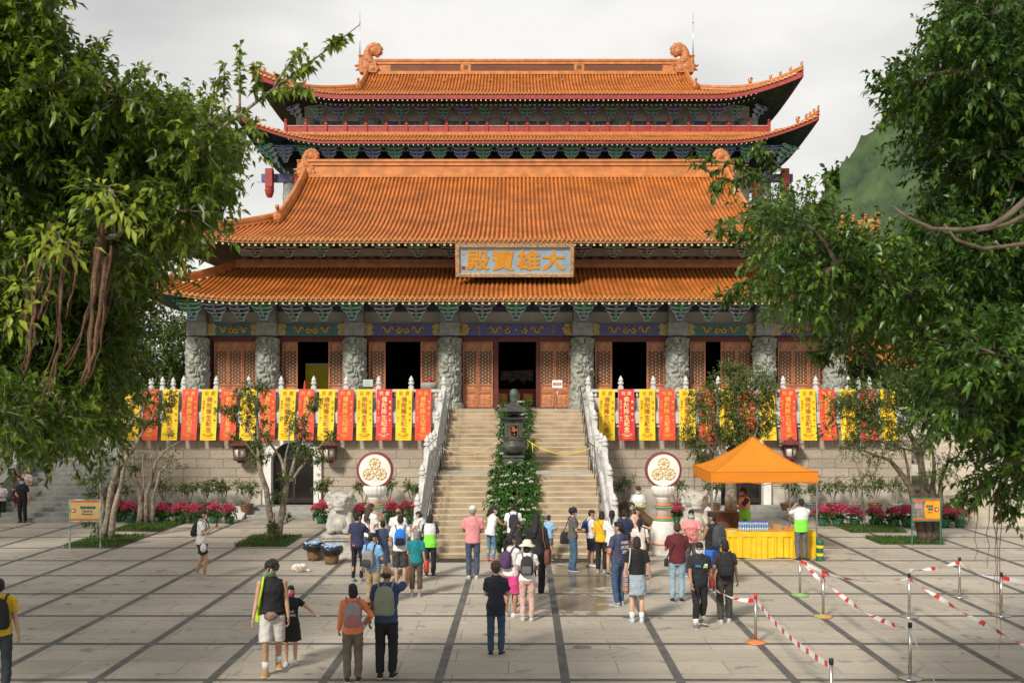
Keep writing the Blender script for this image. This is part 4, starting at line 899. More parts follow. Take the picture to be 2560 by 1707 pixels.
# left and right ends of the storey below
for s in (-1, 1):
    for k, xx in enumerate((18.1, 14.6)):
        m = MB(); m.grid(lambda a, b: (RX+s*xx+(.72+.1*noise.noise(Vector((math.cos(2*math.pi*a)*2,math.sin(2*math.pi*a)*2,b*9))))*math.cos(2*math.pi*a), 79.0+(.72+.1*noise.noise(Vector((math.cos(2*math.pi*a)*2,math.sin(2*math.pi*a)*2,b*9))))*math.sin(2*math.pi*a), 15.5+5.6*b), 28, 40); m.build('carved_pillar', M_carved, rear, True)
    m = MB(); m.box(RX+s*18.6-1.7,RX+s*18.6+1.7,78.2,78.6,21.1,21.7); m.build('corner_beam', M_bb, rear)
    g = MB(); squiggle(g, RX+s*18.0, 78.17, 21.4, .5, .4, False); squiggle(g, RX+s*19.4, 78.17, 21.4, .3, .3, True); g.build('beam_gilding', MC['gilt_panel2'], rear)
    for xx in (19.6, 17.4):
        m = MB(); m.bbox(RX+s*xx-.28,RX+s*xx+.28,77.6,78.19,20.6,22.0,.03); m.lathe([(.2,-.75),(.3,-.5),(.36,-.25),(.36,-.1),(.25,0)], 12, (RX+s*xx,77.9,20.6)); m.build('hanging_post', M_redpaint, rear)
    m = MB(); m.box(RX+s*19.0-3.2,RX+s*19.0+3.2,77.0,77.15,15.6,17.2); m.build('lower_balcony', mat('brown_red_panel',(0.22,0.10,0.085),.7,.15,2), rear)
    for xx in (16.4,18.6,20.8,22.1):
        m = MB(); m.bbox(RX+s*xx-.13,RX+s*xx+.13,76.85,77.16,15.6,17.5,.02); m.lathe([(.1,0),(.14,.1),(.14,.22),(.02,.36)], 8, (RX+s*xx,77,17.5)); m.build('balcony_post', M_redpaint, rear)
m = MB(); m.box(RX-22.3,RX+22.3,77.2,109,0,15.5); m.build('podium', M_stone, rear)

# small pavilion at the right behind the terrace
pv = thing('pavilion', 'small pavilion roof with orange tiles and a red bargeboard behind the trees at the right', 'building', (22.5, 62, 0))
m = MB(); m.box(20.6, 27, 60.6, 66, 0, 6.3); m.build('wall', M_plaster, pv)
hip_roof(pv, 59.4, 63.2, 6.5, 8.6, 4.2, 2.6, .5, .35, 2.6, 67, .3, .4, .09, curve=.4, soff=(60.7,6.5), fascia=M_redpaint, cx=23.4, tip_out=.2)
m = MB(); m.bar((19.2,58.9,8.1),(20.9,58.9,6.4),.14,.3,mat=0); m.add([(19.2,58.9,8.25),(20.9,58.9,6.55),(23.5,64,6.9),(21.0,64,8.6)],[(0,1,2,3)],1); m.build('lean_to_roof', [M_redpaint, mat('grey_corrugated',(0.27,0.22,0.19),.6,.2,6)], pv)
ORD = 'first second third fourth fifth sixth seventh eighth ninth tenth eleventh twelfth thirteenth fourteenth fifteenth sixteenth seventeenth eighteenth'.split()
# ------------------------------------------------------------------ hanging banners
M_bred = mat('vermilion_banner_cloth', (0.68,0.055,0.022), .65, .06, 2); M_bred2 = mat('crimson_banner_cloth', (0.60,0.020,0.022), .65, .06, 2); M_byel = mat('yellow_banner_cloth', (0.78,0.54,0.008), .65, .05, 2)
M_txg = mat('gold_print', (0.75,0.40,0.05), .6, .05, 5); M_txr = mat('red_brown_print', (0.42,0.13,0.01), .6, .1, 5); M_txd = mat('ochre_print', (0.55,0.30,0.005), .6, .1, 5); M_txc = mat('cream_print', (0.82,0.62,0.30), .6, .05, 5)
bw, bh = .62, 2.0
def bpt(x, z): return Vector((x, 40.30 - 0.30*(-z/bh) + .012*math.sin(z*4), z))
def wave(a, z, s): return .010*math.sin(a*7+z*2.3+s*2.1)*min(1, -z+.15)+.007*math.sin(a*13-z*5+s)+.012*math.sin(z*4.2+s*3)
def cloth_mb(s):
    m = MB(); m.grid(lambda a, b: bpt(-bw/2+bw*a, -bh*b)+Vector((0,wave(a,-bh*b,s),0)), 12, 20); m.grid(lambda a, b: bpt(bw/2-bw*a, -bh*b)+Vector((0,.008+wave(1-a,-bh*b,s),0)), 12, 20); return m
def shear(mb): mb.v = [(x, y + 40.30 - 0.30*(-z/bh) + .012*math.sin(z*4) - .009, z) for x, y, z in mb.v]; return mb
def lettering(main, side, name, s):
    m = MB()
    for c, x in (('祝',-.12),('慶',.12)): put_text(m, c, (x,0,-.16), .17, 0 if main is not M_txr else 1)
    for i, c in enumerate('佛陀降生紀念'): put_text(m, c, (0,0,-.40-.235*i), .225, 0, off=.018)
    for i, c in enumerate('寶蓮禪寺'): put_text(m, c, (.225,0,-.50-.24*i), .10, 1)
    for z, c in ((-.48,'四'),(-.59,'月'),(-.71,'初'),(-.80,'一'),(-.95,'丨'),(-1.12,'初'),(-1.23,'八')): put_text(m, c, (-.225,0,z), .10, 1)
    for k in range(7):                                            # lotus outline
        a = (k-3)*.42; p = [(.05*math.sin(a), -1.86), (.17*math.sin(a)-.035, -1.80+.05*math.cos(a)), (.24*math.sin(a), -1.80+.11*math.cos(a)), (.17*math.sin(a)+.035, -1.80+.05*math.cos(a)), (.05*math.sin(a), -1.86)]
        m.tube([(x, 0, z) for x, z in p], .006, 4, mat=1)
    m.tube([(-.17,0,-1.90),(0,0,-1.92),(.17,0,-1.90)], .006, 4, mat=1)
    shear(m); m.v = [(x, y+wave(max(0,min(1,(x+bw/2)/bw)), z, s), z) for x, y, z in m.v]
    return m.build(name, [main, side], data_only=True)
LT = {k: [lettering(a, b, 'lettering', q) for q in range(3)] for k, a, b in (('red', M_txg, M_txg), ('yellow', M_txr, M_txd), ('crimson', M_txc, M_txc))}
CLOTH = {}
for kname, mm in (('red', M_bred), ('yellow', M_byel), ('crimson', M_bred2)):
    CLOTH[kname] = [cloth_mb(q).build('cloth', mm, data_only=True, smooth=True) for q in range(3)]
def banner(x, kname, lab):
    b = thing('hanging_banner', lab, 'banner', (x, 40.2, 2.92), 0, 'red and yellow banners along the terrace')
    q = rnd.randrange(3); part(CLOTH[kname][q], 'cloth', b, (x, 0, 4.9)); part(LT[kname][q], 'lettering', b, (x, 0, 4.9)); b.rotation_euler = (R(rnd.uniform(-.3,.3)), R(rnd.uniform(-.9,.9)), R(rnd.uniform(-1,1)))
for side in (-1, 1):
    for k in range(16 if side < 0 else 15):
        x = -3.64-.763*k if side < 0 else 3.55+.79*k
        c = ('red' if k % 2 == 0 else 'yellow') if side < 0 else ('yellow' if k % 2 == 0 else 'red')
        if side < 0 and k == 2: c = 'crimson'
        if side > 0 and k in (1, 13): c = 'crimson'
        banner(x, c, '%s banner with %s characters, %s to the %s of the stairs' % ({'red':'vermilion','yellow':'yellow','crimson':'deep crimson'}[c], {'red':'gold','yellow':'brown','crimson':'cream'}[c], ORD[k], 'left' if side < 0 else 'right'))

# ------------------------------------------------------------------ wall lanterns
M_lanb = mat('lantern_red_brown', (0.11,0.035,0.03), .5, .25, 8); M_lang = mat('frosted_lantern_glass', (0.62,0.58,0.50), .4, .08, 6)
def lantern(x, z, lab):
    y = TY-.42; t = thing('wall_lantern', lab, 'lantern', (x, y, z-.3), 0, 'lanterns beside the arched doors')
    m = MB(); m.lathe([(.50,.30),(.40,.34),(.22,.42),(.10,.50),(.04,.54),(.03,.6)], 6, (x,y,z), rot=math.pi/6); m.lathe([(.02,.28),(.46,.285),(.5,.299)], 6, (x,y,z), rot=math.pi/6); m.build('lantern_roof', M_lanb, t)
    m = MB()
    for k in range(6):
        a = math.pi/6+k*math.pi/3; m.tube([(x+.25*math.cos(a),y+.25*math.sin(a),z-.27),(x+.30*math.cos(a),y+.30*math.sin(a),z+.28)], .028, 6)
        m.tube([(x+.48*math.cos(a),y+.48*math.sin(a),z+.3),(x+.53*math.cos(a),y+.53*math.sin(a),z+.36)], [.02,.008], 5)
    m.lathe([(.27,-.30),(.30,-.27),(.30,-.23)], 6, (x,y,z), rot=math.pi/6); m.lathe([(.32,.20),(.34,.28)], 6, (x,y,z), rot=math.pi/6); m.lathe([(.1,-.40),(.18,-.301)], 6, (x,y,z), rot=math.pi/6); m.build('frame', M_lanb, t)
    m = MB(); m.lathe([(.12,-.22),(.19,-.12),(.225,.0),(.22,.1),(.15,.19)], 16, (x,y,z)); m.build('glass', M_lang, t, True)
    m = MB(); m.bar((x,y+.1,z-.34),(x,TY-.01,z-.22),.05,.05); m.bbox(x-.07,x+.07,TY-.04,TY-.005,z-.42,z-.1,.01); m.build('wall_arm', M_lanb, t)
lantern(-10.75, 2.42, 'red brown wall lantern left of the left arched door, behind the small tree'); lantern(-7.28, 2.42, 'red brown wall lantern with pale glass, right of the left arched door')
lantern(7.35, 2.45, 'red brown wall lantern left of the right arched door, behind tree branches'); lantern(10.72, 2.45, 'red brown wall lantern on the wall above the orange tent')

# ------------------------------------------------------------------ wheel emblem stands
M_orange = mat('orange_band', (0.68,0.20,0.05), .5, .1, 5); M_gband = mat('green_band', (0.10,0.32,0.18), .5, .1, 5); M_marn = mat('maroon_rim', (0.20,0.035,0.04), .5, .15, 5); M_ygold = mat('yellow_gold_line', (0.66,0.45,0.08), .5, .1, 6)
M_ww = mat('weathered_white', (0.68,0.655,0.60), .65, .12, 3, bump=.05)
def wheel_stand(x, lab):
    y = 29.5; t = thing('wheel_emblem_stand', lab, 'monument', (x, y, 0), 0, 'white wheel emblem stands'); c = (x, y, 0)
    m = MB(); m.lathe([(.29,.005),(.32,.08),(.31,.34),(.33,.42),(.365,.65),(.36,.8),(.30,.98),(.26,1.05)], 32, c); m.build('jar_base', M_ww, t, True)
    m = MB(); m.lathe([(.21,1.051),(.21,1.34),(.25,1.38),(.30,1.41)], 32, c); m.build('drum', M_ww, t, True)
    for z, r, mm in ((.36,.335,M_orange),(1.05,.30,M_gband),(1.10,.27,M_orange),(1.42,.315,M_gband),(1.475,.25,M_orange)):
        m = MB(); m.lathe([(r*.9,z-.028),(r,z-.018),(r,z+.018),(r*.9,z+.028)], 32, c); m.build('coloured_band', mm, t, True)
    m = MB(); m.lathe([(.2,1.50),(.2,1.66),(.22,1.69)], 28, c); m.build('neck', M_ww, t, True)
    m = MB()
    def bowl(a, b):
        th = 2*math.pi*a; r = np.interp(b, [0,.3,.75,1], [.21,.31,.335,.29]); r *= 1+.045*abs(math.sin(th*8)); return (x+r*math.cos(th), y+r*math.sin(th), 1.691+.32*b+.02*abs(math.sin(th*8))*b)
    m.grid(lambda a, b: bowl(a % 1.0, b), 96, 8); m.lathe([(.02,1.99),(.28,2.0)], 24, c); m.build('lotus_bowl', M_ww, t, True)
    ry = Matrix.Translation(Vector((x,y,2.47))) @ Matrix.Rotation(math.pi/2, 4, 'X')
    m = MB(); m.lathe([(.46,-.075),(.46,.075)], 48); m.v = [tuple(ry @ Vector(p)) for p in m.v]; m.build('disc', M_white, t)
    m = MB(); n = 48; m.rings([[((.46+a)*math.cos(2*math.pi*i/n), (.46+a)*math.sin(2*math.pi*i/n), b) for a, b in ((0,-.085),(.065,-.075),(.065,.075),(0,.085))] for i in range(n+1)], True, False, False); m.v = [tuple(ry @ Vector(p)) for p in m.v]; m.build('rim', M_marn, t)
    for dx, dz in ((0,.19),(-.175,-.115),(.175,-.115)):
        m = MB(); cx, cz, r = x+dx, 2.47+dz, .15
        m.tube([(cx+r*math.cos(2*math.pi*i/24), y-.085, cz+r*math.sin(2*math.pi*i/24)) for i in range(25)], .013, 5, False)
        for k in range(8):
            a = k*math.pi/4+.2; m.tube([(cx,y-.085,cz),(cx+(r+.03)*math.cos(a),y-.085,cz+(r+.03)*math.sin(a))], .009, 5)
        m.ell((cx,y-.085,cz), .03, 8, 6); m.build('golden_wheel', M_ygold, t, True)
wheel_stand(-4.06, 'white stand topped by a round disc with three golden wheels, left of the stairs'); wheel_stand(4.24, 'white stand topped by a round disc with three golden wheels, right of the stairs')

# ------------------------------------------------------------------ stone lions
M_lion = mat('carved_lion_stone', (0.43,0.41,0.365), .8, .22, 4, bump=.45, bscale=22)
def lion(x, y, lab):
    t = thing('stone_lion', lab, 'statue', (x, y, 0), 0, 'guardian lions'); m = MB()
    for a, b, z0, z1 in ((.52,.5,.009,.1),(.46,.44,.1,.2),(.40,.40,.2,.5),(.47,.45,.5,.58),(.5,.48,.58,.68)): m.bbox(x-a, x+a, y-b, y+b, z0, z1-.001, .02)
    m.build('pedestal', M_lion, t)
    m = MB(); z = .68; e = lambda px, py, pz, r: m.ell((x+px, y+py, z+pz), r, 12, 9)
    e(0,.14,.42,(.32,.30,.42)); e(0,-.06,.5,(.29,.24,.30)); e(0,-.08,.88,(.32,.27,.25)); e(0,-.30,.83,(.20,.16,.13)); e(0,-.40,.90,(.10,.07,.06)); e(0,-.33,.70,(.17,.12,.06))
    for s in (-1, 1):
        e(s*.13,-.29,.97,(.08,.07,.06)); e(s*.15,-.27,1.05,(.12,.07,.05)); m.tube([(x+s*.24,y-.1,z+1.0),(x+s*.33,y-.08,z+1.13),(x+s*.31,y-.05,z+1.2)], [.09,.07,.025], 8)
        m.tube([(x+s*.24,y-.1,z+.55),(x+s*.27,y-.26,z+.28),(x+s*.22,y-.36,z+.1)], [.12,.095,.09], 9); e(s*.22,-.42,.08,(.11,.14,.08)); e(s*.3,.05,.18,(.15,.26,.2))
        for k in range(9):
            a = -0.4+k*.42; e(s*(.25+.1*math.sin(a)),.02+.10*(k % 2),.62+.055*k,(.085,.085,.075))
    for k in range(12): a = k/12*2*math.pi; e(.3*math.cos(a),-.02+.12*math.sin(a),1.06,(.08,.08,.075))
    e(0,-.30,.24,(.24,.22,.24)); e(0,.0,1.1,(.2,.2,.08)); e(0,-.36,.79,(.13,.08,.02))
    m.build('lion_figure', M_lion, t, True, remesh=.02, smooth_it=1)
    return t
lion(-5.02, 29.4, 'pale carved stone lion on a pedestal behind the waste baskets'); lion(5.2, 29.8, 'pale carved stone lion on a pedestal beside the orange tent')

# ------------------------------------------------------------------ incense burner
ix, iy = -.07, 34.4; iz = RH*14
t = thing('incense_burner', 'dark bronze incense burner with a two tier pavilion top on the stair landing', 'incense burner', (ix, iy, iz))
m = MB(); m.bbox(ix-.36,ix+.36,iy-.36,iy+.36,iz+.002,iz+.12,.02); m.bbox(ix-.32,ix+.32,iy-.32,iy+.32,iz+.121,iz+.52,.02); m.bbox(ix-.37,ix+.37,iy-.37,iy+.37,iz+.521,iz+.58,.02); m.build('pedestal', mat('bronze_plinth',(0.075,0.07,0.065),.5,.3,5), t)
m = MB(); m.lathe([(.2,.581),(.34,.66),(.43,.78),(.44,.90),(.38,1.0),(.31,1.04),(.36,1.1),(.37,1.16),(.30,1.17)], 28, (ix,iy,iz)); m.build('bowl', M_bronze, t, True)
for s in (-1, 1):
    m = MB(); m.tube([(ix+s*.38,iy,iz+.98),(ix+s*.52,iy,iz+1.1),(ix+s*.50,iy,iz+1.36),(ix+s*.46,iy,iz+1.4)], [.05,.045,.05,.03], 8, flat=.6); m.build('handle', M_bronze, t, True)
m = MB()
for a in (-1, 1):
    for b in (-1, 1): m.bbox(ix+a*.27-.04,ix+a*.27+.04,iy+b*.27-.04,iy+b*.27+.04,iz+1.171,iz+1.78,.01)
m.bbox(ix-.27,ix+.27,iy+.2,iy+.25,iz+1.171,iz+1.78,.01)
for a in (-1,1): m.box(ix+a*.20-.04,ix+a*.20+.04,iy-.30,iy-.26,iz+1.2,iz+1.7)
m.box(ix-.16,ix+.16,iy-.30,iy-.26,iz+1.6,iz+1.7); m.box(ix-.315,ix+.315,iy-.315,iy+.315,iz+1.69,iz+1.775); m.build('pavilion', M_bronze, t)
m = MB(); m.tube([(ix-.13,iy-.31,iz+1.2),(ix-.13,iy-.31,iz+1.58),(ix+.13,iy-.31,iz+1.58),(ix+.13,iy-.31,iz+1.2),(ix-.13,iy-.31,iz+1.2)], .014, 5)
for k in range(9): m.ell((ix+rnd.uniform(-.08,.08),iy-.31,iz+1.38+rnd.uniform(-.12,.14)), rnd.uniform(.025,.05), 6, 5)
m.build('copper_ornament', mat('copper_red',(0.34,0.12,0.05),.5,.3,9), t)
for z0, w, h in ((1.78,.40,.16),(2.04,.47,.30)):
    m = MB(); n = 12; rs = []
    for j in range(7):
        q = j/6; hw = w*(1-q)**1.25*.86+.10; zz = iz+z0+h*q; r_ = []
        for k in range(4):
            a0 = math.pi/4+k*math.pi/2; p0 = (math.cos(a0)*1.414, math.sin(a0)*1.414); a1 = a0+math.pi/2; p1 = (math.cos(a1)*1.414, math.sin(a1)*1.414)
            for i in range(n):
                f = i/n; cu = (abs(2*f-1)**4)*.05*(1-q); r_.append((ix+(p0[0]*(1-f)+p1[0]*f)*hw, iy+(p0[1]*(1-f)+p1[1]*f)*hw, zz+cu+(.012 if i % 2 else 0)))
        rs.append(r_)
    m.rings(rs); m.build('pavilion_roof', M_bronze, t)
m = MB(); m.bbox(ix-.24,ix+.24,iy-.24,iy+.24,iz+1.941,iz+2.039,.01); m.build('upper_storey', M_bronze, t)
m = MB(); m.lathe([(.13,2.34),(.10,2.40),(.14,2.46),(.12,2.56),(.15,2.60),(.13,2.72),(.06,2.80)], 14, (ix,iy,iz)); m.build('finial', mat('green_bronze',(0.07,0.11,0.095),.55,.3,7,bump=.3), t, True)
for s, cc, lab in ((-1, (0.60,0.50,0.22), 'pale rope sagging from the incense burner to the left handrail'), (1, (0.70,0.52,0.03), 'yellow rope sagging from the incense burner to the right handrail')):
    a = Vector((ix+s*.40, iy-.02, iz+1.12)); b = Vector((s*2.47, 33.9, iz+.85)); m = MB()
    m.tube([a.lerp(b, q)-Vector((0,0,.34*4*q*(1-q))) for q in [i/14 for i in range(15)]], .016, 6)
    if s > 0: m.tube([a.lerp(b,.1)-Vector((0,0,.1)), a.lerp(b,.11)-Vector((0,.02,.45))], [.03,.012], 5)
    else: m.tube([a.lerp(b,.45)-Vector((0,0,.33)), a.lerp(b,.45)-Vector((0,0,.62))], .01, 5)
    o = m.build('barrier_rope', mat('rope_%d' % s, cc, .7, .1, 9), smooth=True); tag(o, lab, 'rope')

# ------------------------------------------------------------------ plants in pots
rng = np.random.default_rng(11)
LM_hyd = leaf_mat('hydrangea_petal', (0.30,0.015,0.05), (0.52,0.045,0.115), (0.72,0.16,0.22), .6, .2); LM_hleaf = leaf_mat('broad_leaf', (0.02,0.06,0.012), (0.05,0.14,0.02), (0.12,0.24,0.04)); LM_peach = leaf_mat('peach_petal', (0.5,0.12,0.08), (0.65,0.24,0.16), (0.7,0.45,0.35), .6, .2); LM_whitefl = leaf_mat('white_petal', (0.55,0.55,0.35), (0.75,0.75,0.65), (0.82,0.82,0.8), .6, .2)
POTM = {'brown': mat('brown_glazed_pot',(0.13,0.068,0.03),.35,.25,5,bump=.2), 'green': mat('green_plastic_pot',(0.03,0.12,0.075),.45,.15,4), 'grey': mat('grey_green_pot',(0.17,0.22,0.21),.5,.15,4), 'maroon': mat('maroon_pot',(0.16,0.035,0.028),.4,.2,4), 'terracotta': mat('terracotta_pot',(0.38,0.12,0.05),.7,.15,5)}
M_soil = mat('soil',(0.05,0.035,0.02),.95,.3,9)
def pot(t, c, r, h, kind):
    m = MB(); x, y, z = c; m.lathe([(r*.68,0),(r*.8,h*.3),(r*.98,h*.8),(r*1.0,h*.9),(r*1.07,h*.92),(r*1.07,h),(r*.94,h),(r*.9,h*.9)], 18, (x,y,z)); m.build('pot', POTM[kind], t, True)
    m = MB(); m.lathe([(.01,h*.88),(r*.9,h*.881)], 14, (x,y,z)); m.build('soil', M_soil, t)
def hydrangea(c, lab):
    t = thing('hydrangea_pot', lab, 'potted flower', c, 0, 'pink hydrangeas in pots'); x, y, z = c; pot(t, c, .20, .27, 'green')
    po, di, ti, _ = clump_leaves([((x+rng.uniform(-.12,.12),y+rng.uniform(-.1,.1),z+.36), .32) for _ in range(4)], rng, twigs=9, per=6, droop=.3); leaf_obj('foliage', po, di, .12, .075, ti, LM_hleaf, t, rng)
    P_, D_ = [], []
    for k in range(15):
        a = rng.uniform(0, 2*math.pi); rr = .34*math.sqrt(rng.uniform(0,1)); cc = np.array([x+rr*math.cos(a), y+rr*.75*math.sin(a), z+.66-.45*rr+rng.uniform(-.1,.07)])
        d = rng.normal(0,1,(70,3)); d[:,2] = np.abs(d[:,2])*.9-.25; d /= np.linalg.norm(d,axis=1,keepdims=True); P_.append(cc+d*rng.uniform(.085,.115)); D_.append(d+rng.normal(0,.7,(70,3)))
    P_ = np.concatenate(P_); leaf_obj('blossoms', P_, np.concatenate(D_), .05, .045, rng.uniform(.2,1,len(P_)), LM_hyd, t, rng, droop=.1)
    return t
HL = [(271,1300),(300,1303),(329,1306),(405,1307),(450,1308),(486,1308),(536,1307),(574,1308)]; HM = [(804,1308),(897,1309),(978,1309),(1017,1309)]; HR = [(1688,1309),(2057,1314),(2094,1315),(2137,1316),(2188,1316),(2233,1317),(2268,1317),(2362,1318),(2399,1318)]
protos = []
def hyd(u, v, lab):
    p = G(u, v); c = (p.x, p.y, .006)
    if len(protos) < 3: protos.append(hydrangea(c, lab))
    else: dup(rnd.choice(protos), c, rnd.uniform(0, 6.2), lab, scale=rnd.uniform(.92, 1.1))
for i, (u, v) in enumerate(HL): hyd(u, v, 'pink hydrangea in a green pot, %s from the left end beside the left arched door' % ORD[i])
for i, (u, v) in enumerate(HM): hyd(u, v, ['pink hydrangea in a green pot between the left arched door and the lion','pink hydrangea in a pot behind the left lion','pink hydrangea in a pot just right of the left wheel stand','pink hydrangea in a pot at the foot of the left stair balustrade'][i])
for i, (u, v) in enumerate(HR): hyd(u, v, 'pink hydrangea in a pot behind the right wheel stand' if i == 0 else 'pink hydrangea in a green pot, %s in the row to the right of the tent' % ORD[i-1])
def shrub(c, kind, h, lab, seed, dense=1.0, ph=.46, pr=.23):
    rg = np.random.default_rng(seed); t = thing('potted_shrub', lab, 'potted plant', c, 0, 'potted shrubs along the terrace wall'); x, y, z = c; pot(t, c, pr, ph, kind)
    st = MB(); cl = []
    for k in range(5):
        a = rg.uniform(0, 2*math.pi); b = Vector((x, y, z+ph*.85)); e = Vector((x+.34*math.cos(a)*rg.uniform(.5,1.2), y+.2*math.sin(a), z+ph+h*rg.uniform(.55,.95))); mdl = b.lerp(e,.5)+Vector((rg.uniform(-.1,.1),rg.uniform(-.06,.06),.05))
        st.tube(bez(b, mdl, e, 6), [.022*(1-.1*i) for i in range(7)], 6); cl.append((e, .27*rg.uniform(.7,1.1))); cl.append((mdl.lerp(e,.4)+Vector((rg.uniform(-.15,.15),0,.1)), .2))
    po, di, ti, tw = clump_leaves(cl, rg, twigs=int(11*dense), per=6, droop=.25, base_t=.5)
    for a, b in tw[::2]: st.tube([tuple(a), tuple(b)], [.006,.003], 3)
    st.build('stems', M_bark, t, True); leaf_obj('foliage', po, di, .085, .038, ti, LM_mid, t, rg); return t
def pot_at(u, vb, Y=39.3): q = P(u, vb, Y); return (q.x, Y, max(.006, q.z))
SHR = [(306,'brown',1.0,'half hidden behind the leftmost tree trunks'),(413,'brown',1.1,'with twisting stems, left of the arched door'),(471,'terracotta',.95,'broad and bright green, left of the arched door'),(512,'brown',1.25,'tall and dark leaved, left of the arched door'),(556,'grey',1.15,'with a bent bare stem, left of the arched door'),(617,'brown',1.05,'in a tall jar against the left arched door'),
 (801,'terracotta',1.35,'tall, right of the left arched door under the lantern'),(909,'maroon',1.2,'behind the left wheel stand'),(972,'grey',1.2,'right of the left wheel stand'),(1027,'brown',1.3,'against the left stair balustrade'),
 (1562,'brown',1.45,'tall, right of the stair balustrade'),(1691,'brown',1.4,'behind the right wheel stand'),(1784,'brown',1.1,'left of the right arched door behind the tent'),(1967,'brown',1.2,'right of the right arched door behind the tent leg'),(2029,'grey',1.2,'behind the volunteer at the yellow table'),(2082,'maroon',1.35,'dense, in a wide maroon pot right of the tent'),(2136,'grey',1.2,'in a grey pot left of the thin young tree'),(2188,'brown',1.5,'in a barrel shaped jar beside the thin young tree'),(2241,'grey',1.2,'in a grey pot left of the right sign board')]
for i, (u, kind, h, d) in enumerate(SHR):
    c = pot_at(u, 1292, 39.4 if not (590 < u < 640) else 39.0); shrub(c, kind, h*.82, ('potted shrub in a %s pot, %s' % (kind, d)).replace('in a brown pot, in a barrel shaped jar','in a barrel shaped brown jar'), 40+i, dense=rnd.uniform(.8,1.4), ph=.5, pr=.25)
# flowers down the middle of the stairs
def stairflower(c, lab, seed, pk):
    rg = np.random.default_rng(seed); t = thing('flower_pot', lab, 'potted flower', c, 0, 'white flowers in pots down the middle of the stairs'); x, y, z = c; pot(t, c, .14, .2, pk)
    po, di, ti, _ = clump_leaves([((x+rg.uniform(-.14,.14),y+rg.uniform(-.1,.1),z+.34), .30) for _ in range(4)], rg, twigs=13, per=7, droop=.35, base_t=.5); leaf_obj('foliage', po, di, .13, .06, ti, LM_hleaf, t, rg)
    P_, D_ = [], []
    for k in range(int(rg.integers(2,6))):
        cc = np.array([x+rg.uniform(-.28,.28), y+rg.uniform(-.3,.05), z+.40+rg.uniform(-.15,.18)]); d = rg.normal(0,1,(26,3)); d[:,2] = np.abs(d[:,2])*.8; d /= np.linalg.norm(d,axis=1,keepdims=True); P_.append(cc+d*.035); D_.append(d)
    P_ = np.concatenate(P_); leaf_obj('blossoms', P_, np.concatenate(D_), .045, .035, rg.uniform(.2,1,len(P_)), LM_whitefl, t, rg, droop=.1); return t
fp = []; slots = []
for i, y in enumerate([29.1, 29.75, 30.4, 31.05, 31.7, 32.35, 33.0]):
    for x in (-.52, -.09, .36): slots.append((x + (.1 if i < 3 else 0), y, i))
for i, y in enumerate([35.9, 36.65, 37.4, 38.2, 39.0, 39.8]):
    for x in (-.42, .26): slots.append((x, y, 7+i))
for k, (x, y, i) in enumerate(slots):
    n = int((y-Y0)/TR1) if y < LANDY else (13 if y < LANDB else 14+int((y-LANDB)/TR2)); z = RH*(n+1)+.002
    lab = 'leafy pot of white flowers on the stairs, %s row from the ground, %s' % (ORD[i], {True:'left', False:'right'}[x < -.2] if not -.2 < x < .1 else 'middle')
    mid_ = -.2 < x < .12
    ptr = [p for p, tc in fp if tc == mid_]
    if len(ptr) < 4: fp.append((stairflower((x,y,z), lab, 300+k, 'terracotta' if mid_ else 'green'), mid_))
    else: dup(rnd.choice(ptr), (x,y,z), rnd.uniform(-.6,.6), lab, scale=rnd.uniform(.9,1.12))

# ------------------------------------------------------------------ waste baskets, bag, mats
M_wick = brick_mat('woven_wicker', (0.40,0.24,0.11), (0.30,0.17,0.075), (0.10,0.055,0.025), .07, .03, 'xz', .006, .7, .9); M_bin = mat('black_bin_liner', (0.012,0.012,0.013), .25, .3, 9, bump=.6, bscale=14)
def basket(u, v, lab, seed):
    p = G(u, v); x, y = p.x, p.y; t = thing('wicker_basket', lab, 'basket', (x,y,.008), 0, 'wicker waste baskets'); rg = random.Random(seed)
    m = MB(); m.lathe([(.17,.001),(.19,.1),(.23,.36),(.245,.42)], 22, (x,y,.008)); m.build('wicker_body', M_wick, t, True)
    m = MB(); n = 28; rs = []
    for r, z in ((.255,.27),(.30,.33),(.315,.44),(.27,.47),(.22,.42)):
        rs.append([(x+(r+rg.uniform(-.02,.02))*math.cos(2*math.pi*i/n), y+(r+rg.uniform(-.02,.02))*math.sin(2*math.pi*i/n), .008+z+rg.uniform(-.03,.03)) for i in range(n)])
    m.rings(rs, True, False, True); m.build('bin_liner', M_bin, t, True)
    m = MB()
    for k in range(34):
        a = rg.uniform(0,6.28); r = .2*math.sqrt(rg.random()); c = Vector((x+r*math.cos(a), y+r*math.sin(a), .46+rg.uniform(0,.06))); d = Vector((rg.uniform(-1,1),rg.uniform(-1,1),rg.uniform(-.3,.5))).normalized()*.09
        m.tube([c-d,c+d*.5,c+d], [.03,.03,.012], 7)
    m.build('empty_bottles', mat('crushed_bottle', (0.30,0.42,0.62), .15, .35, 12), t, True); tag([c for c in kids(t)][-1], kind='stuff')
basket(786, 1400, 'wicker basket heaped with empty bottles, the farther of the pair', 3); basket(829, 1409, 'wicker basket with black liner heaped with empty bottles, the nearer right of the pair', 4)
p = G(748, 1429); t = thing('shopping_bag', 'white plastic shopping bag with orange letters lying on the paving', 'bag', (p.x, p.y, .006)); m = MB()
for k in range(9): m.ell((p.x+rnd.uniform(-.13,.13), p.y+rnd.uniform(-.07,.07), .1+rnd.uniform(-.02,.07)), (rnd.uniform(.08,.15),rnd.uniform(.07,.11),rnd.uniform(.07,.12)), 10, 7)
m.tube([(p.x+.1,p.y,.1),(p.x+.24,p.y-.02,.05),(p.x+.3,p.y-.03,.03)], [.08,.04,.02], 7); m.build('bag_body', mat('white_plastic_bag',(0.72,0.71,0.68),.4,.06,6,bump=.7,bscale=12), t, True, remesh=.02, smooth_it=2)
